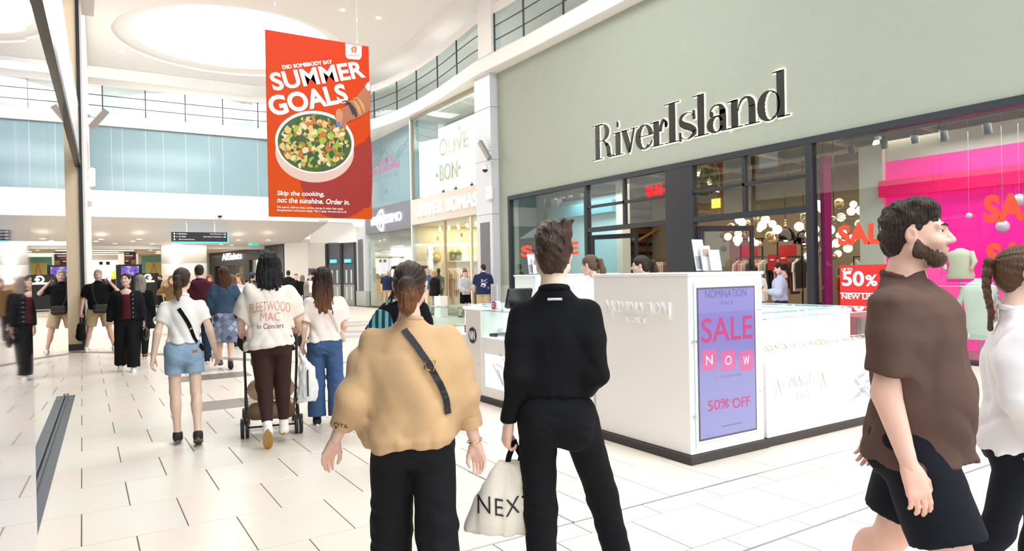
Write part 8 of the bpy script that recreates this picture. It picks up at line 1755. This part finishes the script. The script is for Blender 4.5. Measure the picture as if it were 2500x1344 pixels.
Pc, Jc = far_person('person in a black and white tie dye hoodie with a blue cap', 617, 21.5, 30, 1.70, T(m_camo, .84, 1.93, 1.3), B(m_blackc), ('buzz', '20242c'), male=True, build=1.2)
blob('cap', [('e', (0, -.01, 1.655), (.095, .11, .075)), ('c', (-.04, .1, 1.65), (.04, .1, 1.65), .02, .02)], .014, cloth('cap_blue', '4a5a72'), Pc)
Pr, Jr = far_person('person in a red cap beyond the tie dye hoodie', 631, 24.5, 200, 1.62, T(m_blackc, .86), B(m_blackc), ('buzz', '201a18'), male=True, skin='tan', face=True)
blob('cap', [('e', (0, -.01, 1.575), (.095, .11, .07)), ('c', (-.05, .11, 1.57), (.05, .11, 1.57), .02, .02)], .014, cloth('cap_red', 'd8202c'), Pr)
far_person('dark skinned person in black standing in the charcoal store doorway', 590, 33, 195, 1.72, T(m_blackc), B(m_blackc), ('buzz', '120f0e'), male=True, skin='brown', face=True)
far_person('man in a dark hooded jacket walking away near the limestone wall', 704, 29, 25, 1.80, T(m_blackj, .82, 1.93, 1.2, hood=True), B(m_navy), ('short', '2a211c'), male=True)
far_person('woman in glasses and a long black coat walking forward', 723, 26.5, 190, 1.66, T(m_blackc, .62, 1.93, 1.22), B(m_denimlt), ('buzz', '7a4a30'), face=True)
far_person('woman with grey brown hair seen from behind near the black coat', 738, 29.5, 20, 1.60, T(m_navy), B(m_denim), ('long', '7d6f62', .2))
far_person('woman in a white top and grey cardigan walking forward', 757, 27, 186, 1.66, T(cloth('cardigan_grey', '9a938a'), .80, 1.93, 1.15), B(cloth('grey_jeans', '4d565e')), ('lowpony', '2a1e1a', .15), face=True)
F_ = Fld((-.12, 0, .88), (.12, .22, 1.45), .014); F_.loft([(.9, .09, .15, 0, .01), (1.1, .09, .145, 0, .01), (1.25, .09, .16, 0, .012), (1.36, .08, .13, 0, .01)], .02); emit_mesh('inner_top', F_.mesh(), m_teew, [o for o in COL.objects if o.name.startswith('person') and o.get('label', '').startswith('woman in a white top and grey')][0])
far_person('dark haired man in black beyond the grey cardigan', 764, 31, 30, 1.78, T(m_blackc), B(m_blackc), ('short', '1d1815'), male=True)
P26, J26 = far_person('woman in black behind the beige jacket with a striped tote', 986, 6.0, 30, 1.60, T(m_blackc, .86, 1.93, 1.05), B(m_blacktr), ('bob', '2a211c', .15), lod=1, arms=((dv(18, -34), dv(10, -8)), (dv(4, 10), dv(10, 4))))
qs = to_world(P26, (-.23, -.05, .80)); sb = thing('striped_bag', 'green and navy striped tote on the shoulder of the woman in black', 'bag', tuple(qs), P26.rotation_euler.z)
m_str = cloth('green_navy_stripe', '4a8f7c', .85, .15, 200., 0.); nt = m_str.node_tree; b = nt.nodes['Principled BSDF']; tc = nt.nodes.new('ShaderNodeTexCoord'); wv = nt.nodes.new('ShaderNodeTexWave'); wv.bands_direction = 'X'; wv.inputs['Scale'].default_value = 5.5; cr = nt.nodes.new('ShaderNodeValToRGB'); cr.color_ramp.interpolation = 'CONSTANT'; cr.color_ramp.elements[0].color = lin('23305a'); cr.color_ramp.elements[1].position = .5; cr.color_ramp.elements[1].color = lin('5aa78f'); nt.links.new(tc.outputs['Object'], wv.inputs[0]); nt.links.new(wv.outputs['Fac'], cr.inputs[0]); nt.links.new(cr.outputs[0], b.inputs['Base Color'])
F_ = Fld((-.25, -.12, -.03), (.25, .12, .48), .010); F_.loft([(0, .20, .07, 0, 0), (.15, .19, .075, .01, 0), (.36, .12, .05, .05, 0), (.45, .07, .02, .08, 0)], .02); F_.noise(.01, (10, 10, 4), 4); emit_mesh('bag_body', F_.mesh(), m_str, sb); MB().tube([(.05, 0, .42), (.10, 0, .55), (.13, .02, .60), (.11, 0, .42)], .012, 6).build('handle', m_str, sb, local=True)
far_person('bald man in a navy tee standing outside the grey store', 945, 30.5, 200, 1.76, T(m_navyt, .86, .8), B(m_khaki), None, male=True, build=1.15, face=True)
far_person('fair haired woman in a black cardigan standing by the cream store window', 1061, 25.2, 80, 1.66, T(m_blackc, .78, 1.93, 1.3), B(cloth('paisley', '8f8478', .9, .1, 200., .4, 30.)), ('bob', 'b08f68', .13), build=1.15)
far_person('young man in a pale grey top and black shorts holding a phone', 1135, 23.2, 170, 1.68, T(cloth('pale_grey', 'c9ccd2'), .86, 1.93, 1.1), dict(kind='shorts', mat=m_blackc, len=.85, r=(.105, .10), fold=0), ('short', '7a5438'), male=True, face=True, head=(20, -12), arms=((dv(10, -10), dv(70, 20)), (dv(6, 8), dv(70, -20))), hands=('fist', 'fist'))
far_person('fair haired girl in a red top beside the young man in grey', 1153, 24.4, 180, 1.60, T(cloth('red_top', 'c8283a'), .9, .7), B(m_blackc), ('long', 'c99a6a', .3), face=True, arms=((dv(6, -10), dv(60, 10)), (dv(6, 10), dv(60, -10))))
P32, J32 = far_person('dark haired man in a navy printed tee seen from behind by the clad column', 1179, 21.8, 24, 1.83, T(m_navyt, .84, .85, 1.2), dict(kind='shorts', mat=m_khaki, len=.85, r=(.11, .105), fold=0), ('buzz', '2a221d'), male=True, build=1.2, lod=1, head=(-30, 0), arms=((dv(10, -14), dv(50, 6)), (dv(-4, 12), dv(10, 4))))
b32 = surf(P32, 'top')[0]; m_pp = M('print_pink_white', 'e8cdd2', .7, var=.1)

for k in range(5): w_ = .20-.03*(k % 3); patch(b32, [(-.08, 0, 1.355-.03*k), (-.08+w_, 0, 1.355-.03*k), (-.08+w_, 0, 1.342-.03*k), (-.08, 0, 1.342-.03*k)], m_wt, 'print_line', bpy.data.objects[P32['_top']], push=.006)
patch(b32, [(-.10, 0, 1.13), (.0, 0, 1.10), (.15, 0, 1.04), (.16, 0, 1.10), (.07, 0, 1.14), (.06, 0, 1.22), (-.06, 0, 1.22)], m_pp, 'print_patch', bpy.data.objects[P32['_top']], push=.006)
# --- kiosk staff
P33, J33 = person('woman with a light brown ponytail in a white top working inside the kiosk', at_px(1441, 8.0), 330, 1.73, 1, 'fair', arms=((dv(20, -10), dv(70, 8)), (dv(20, 10), dv(70, -8))), legs=((dv(2, -3), dv(-2, -2)), (dv(2, 3), dv(-2, 2))), head=(6, -10), hair=('pony', '6a5040', .34), face=True, top=T(m_teew, .88, 1.9), bottom=B(m_blacktr), shoes=dict(mat=m_shoe_b))
P34, J34 = person('woman with a long dark ponytail and glasses inside the kiosk behind the tower', at_px(1566, 7.9), 340, 1.71, 1, 'fair', arms=((dv(20, -10), dv(60, 8)), (dv(20, 10), dv(60, -8))), legs=((dv(2, -3), dv(-2, -2)), (dv(2, 3), dv(-2, 2))), head=(-20, -6), hair=('pony', '33261f', .30), face=True, top=T(m_blackc, .88, 1.9), bottom=B(m_blacktr), shoes=dict(mat=m_shoe_b))
# --- shoppers in the sage store
P36, J36 = person('woman in a pale blue blouse and jeans using her phone in the store doorway', at_px(1903, 13.9), 318, 1.64, 1, 'fair', build=1.15, arms=((dv(10, -12), dv(95, 14)), (dv(10, 12), dv(95, -14))), legs=((dv(6, -3), dv(-2, -2)), (dv(-4, 3), dv(-10, 2))), palms=((.6, -.3, .7), (-.6, -.3, .7)), head=(0, -22), hair=('pony', '17110f', .30), face=True, top=dict(mat=cloth('pale_blue_shirt', 'b4c1dc', .85, .1, 200., .05), hem=.93, sleeve=1.9, r=(.09, .09, .06), loose=1.3, fold=.009, flare=.9), bottom=B(cloth('indigo', '2b3a58')), shoes=dict(mat=m_shoe_w))
q = (J36['wr', 0]+J36['wr', 1])/2+A3((0, .09, .06)); ph = thing('mobile_phone', 'mobile phone in the hands of the woman in pale blue', 'phone', tuple(to_world(P36, q)), P36.rotation_euler.z); MB().obox((0, 0, 0), X_, Vector((0, .8, .6)), Vector((0, -.6, .8)), .036, .005, .074).build('case', m_blk, ph, local=True); MB().obox((0, -.0045, -.003), X_, Vector((0, .8, .6)), Vector((0, -.6, .8)), .032, .001, .068).build('glass', MATS['phone_glass'], ph, local=True)
far_person('balding man in a white shirt stooping by the clothes rack', 1845, 15.2, 40, 1.60, T(m_teew, .86, 1.9, 1.1), B(m_navy), ('buzz', '3a2c24'), male=True, lean=(0, .12))
# headless dressed torso with cap in the blue window
q = on_x(1458, 650, SX+.5); mannequin(q.x, q.y, (M('mannequin_tan', 'caa880', .4), cloth('charcoal_knit', '33343c'), cloth('slate_trousers', '3d4a5a')), 'dark dressed mannequin with a tan head at the store doorway')
for o in COL.objects:
    for k in ('_top', '_bottom', '_j'):
        if k in o: del o[k]
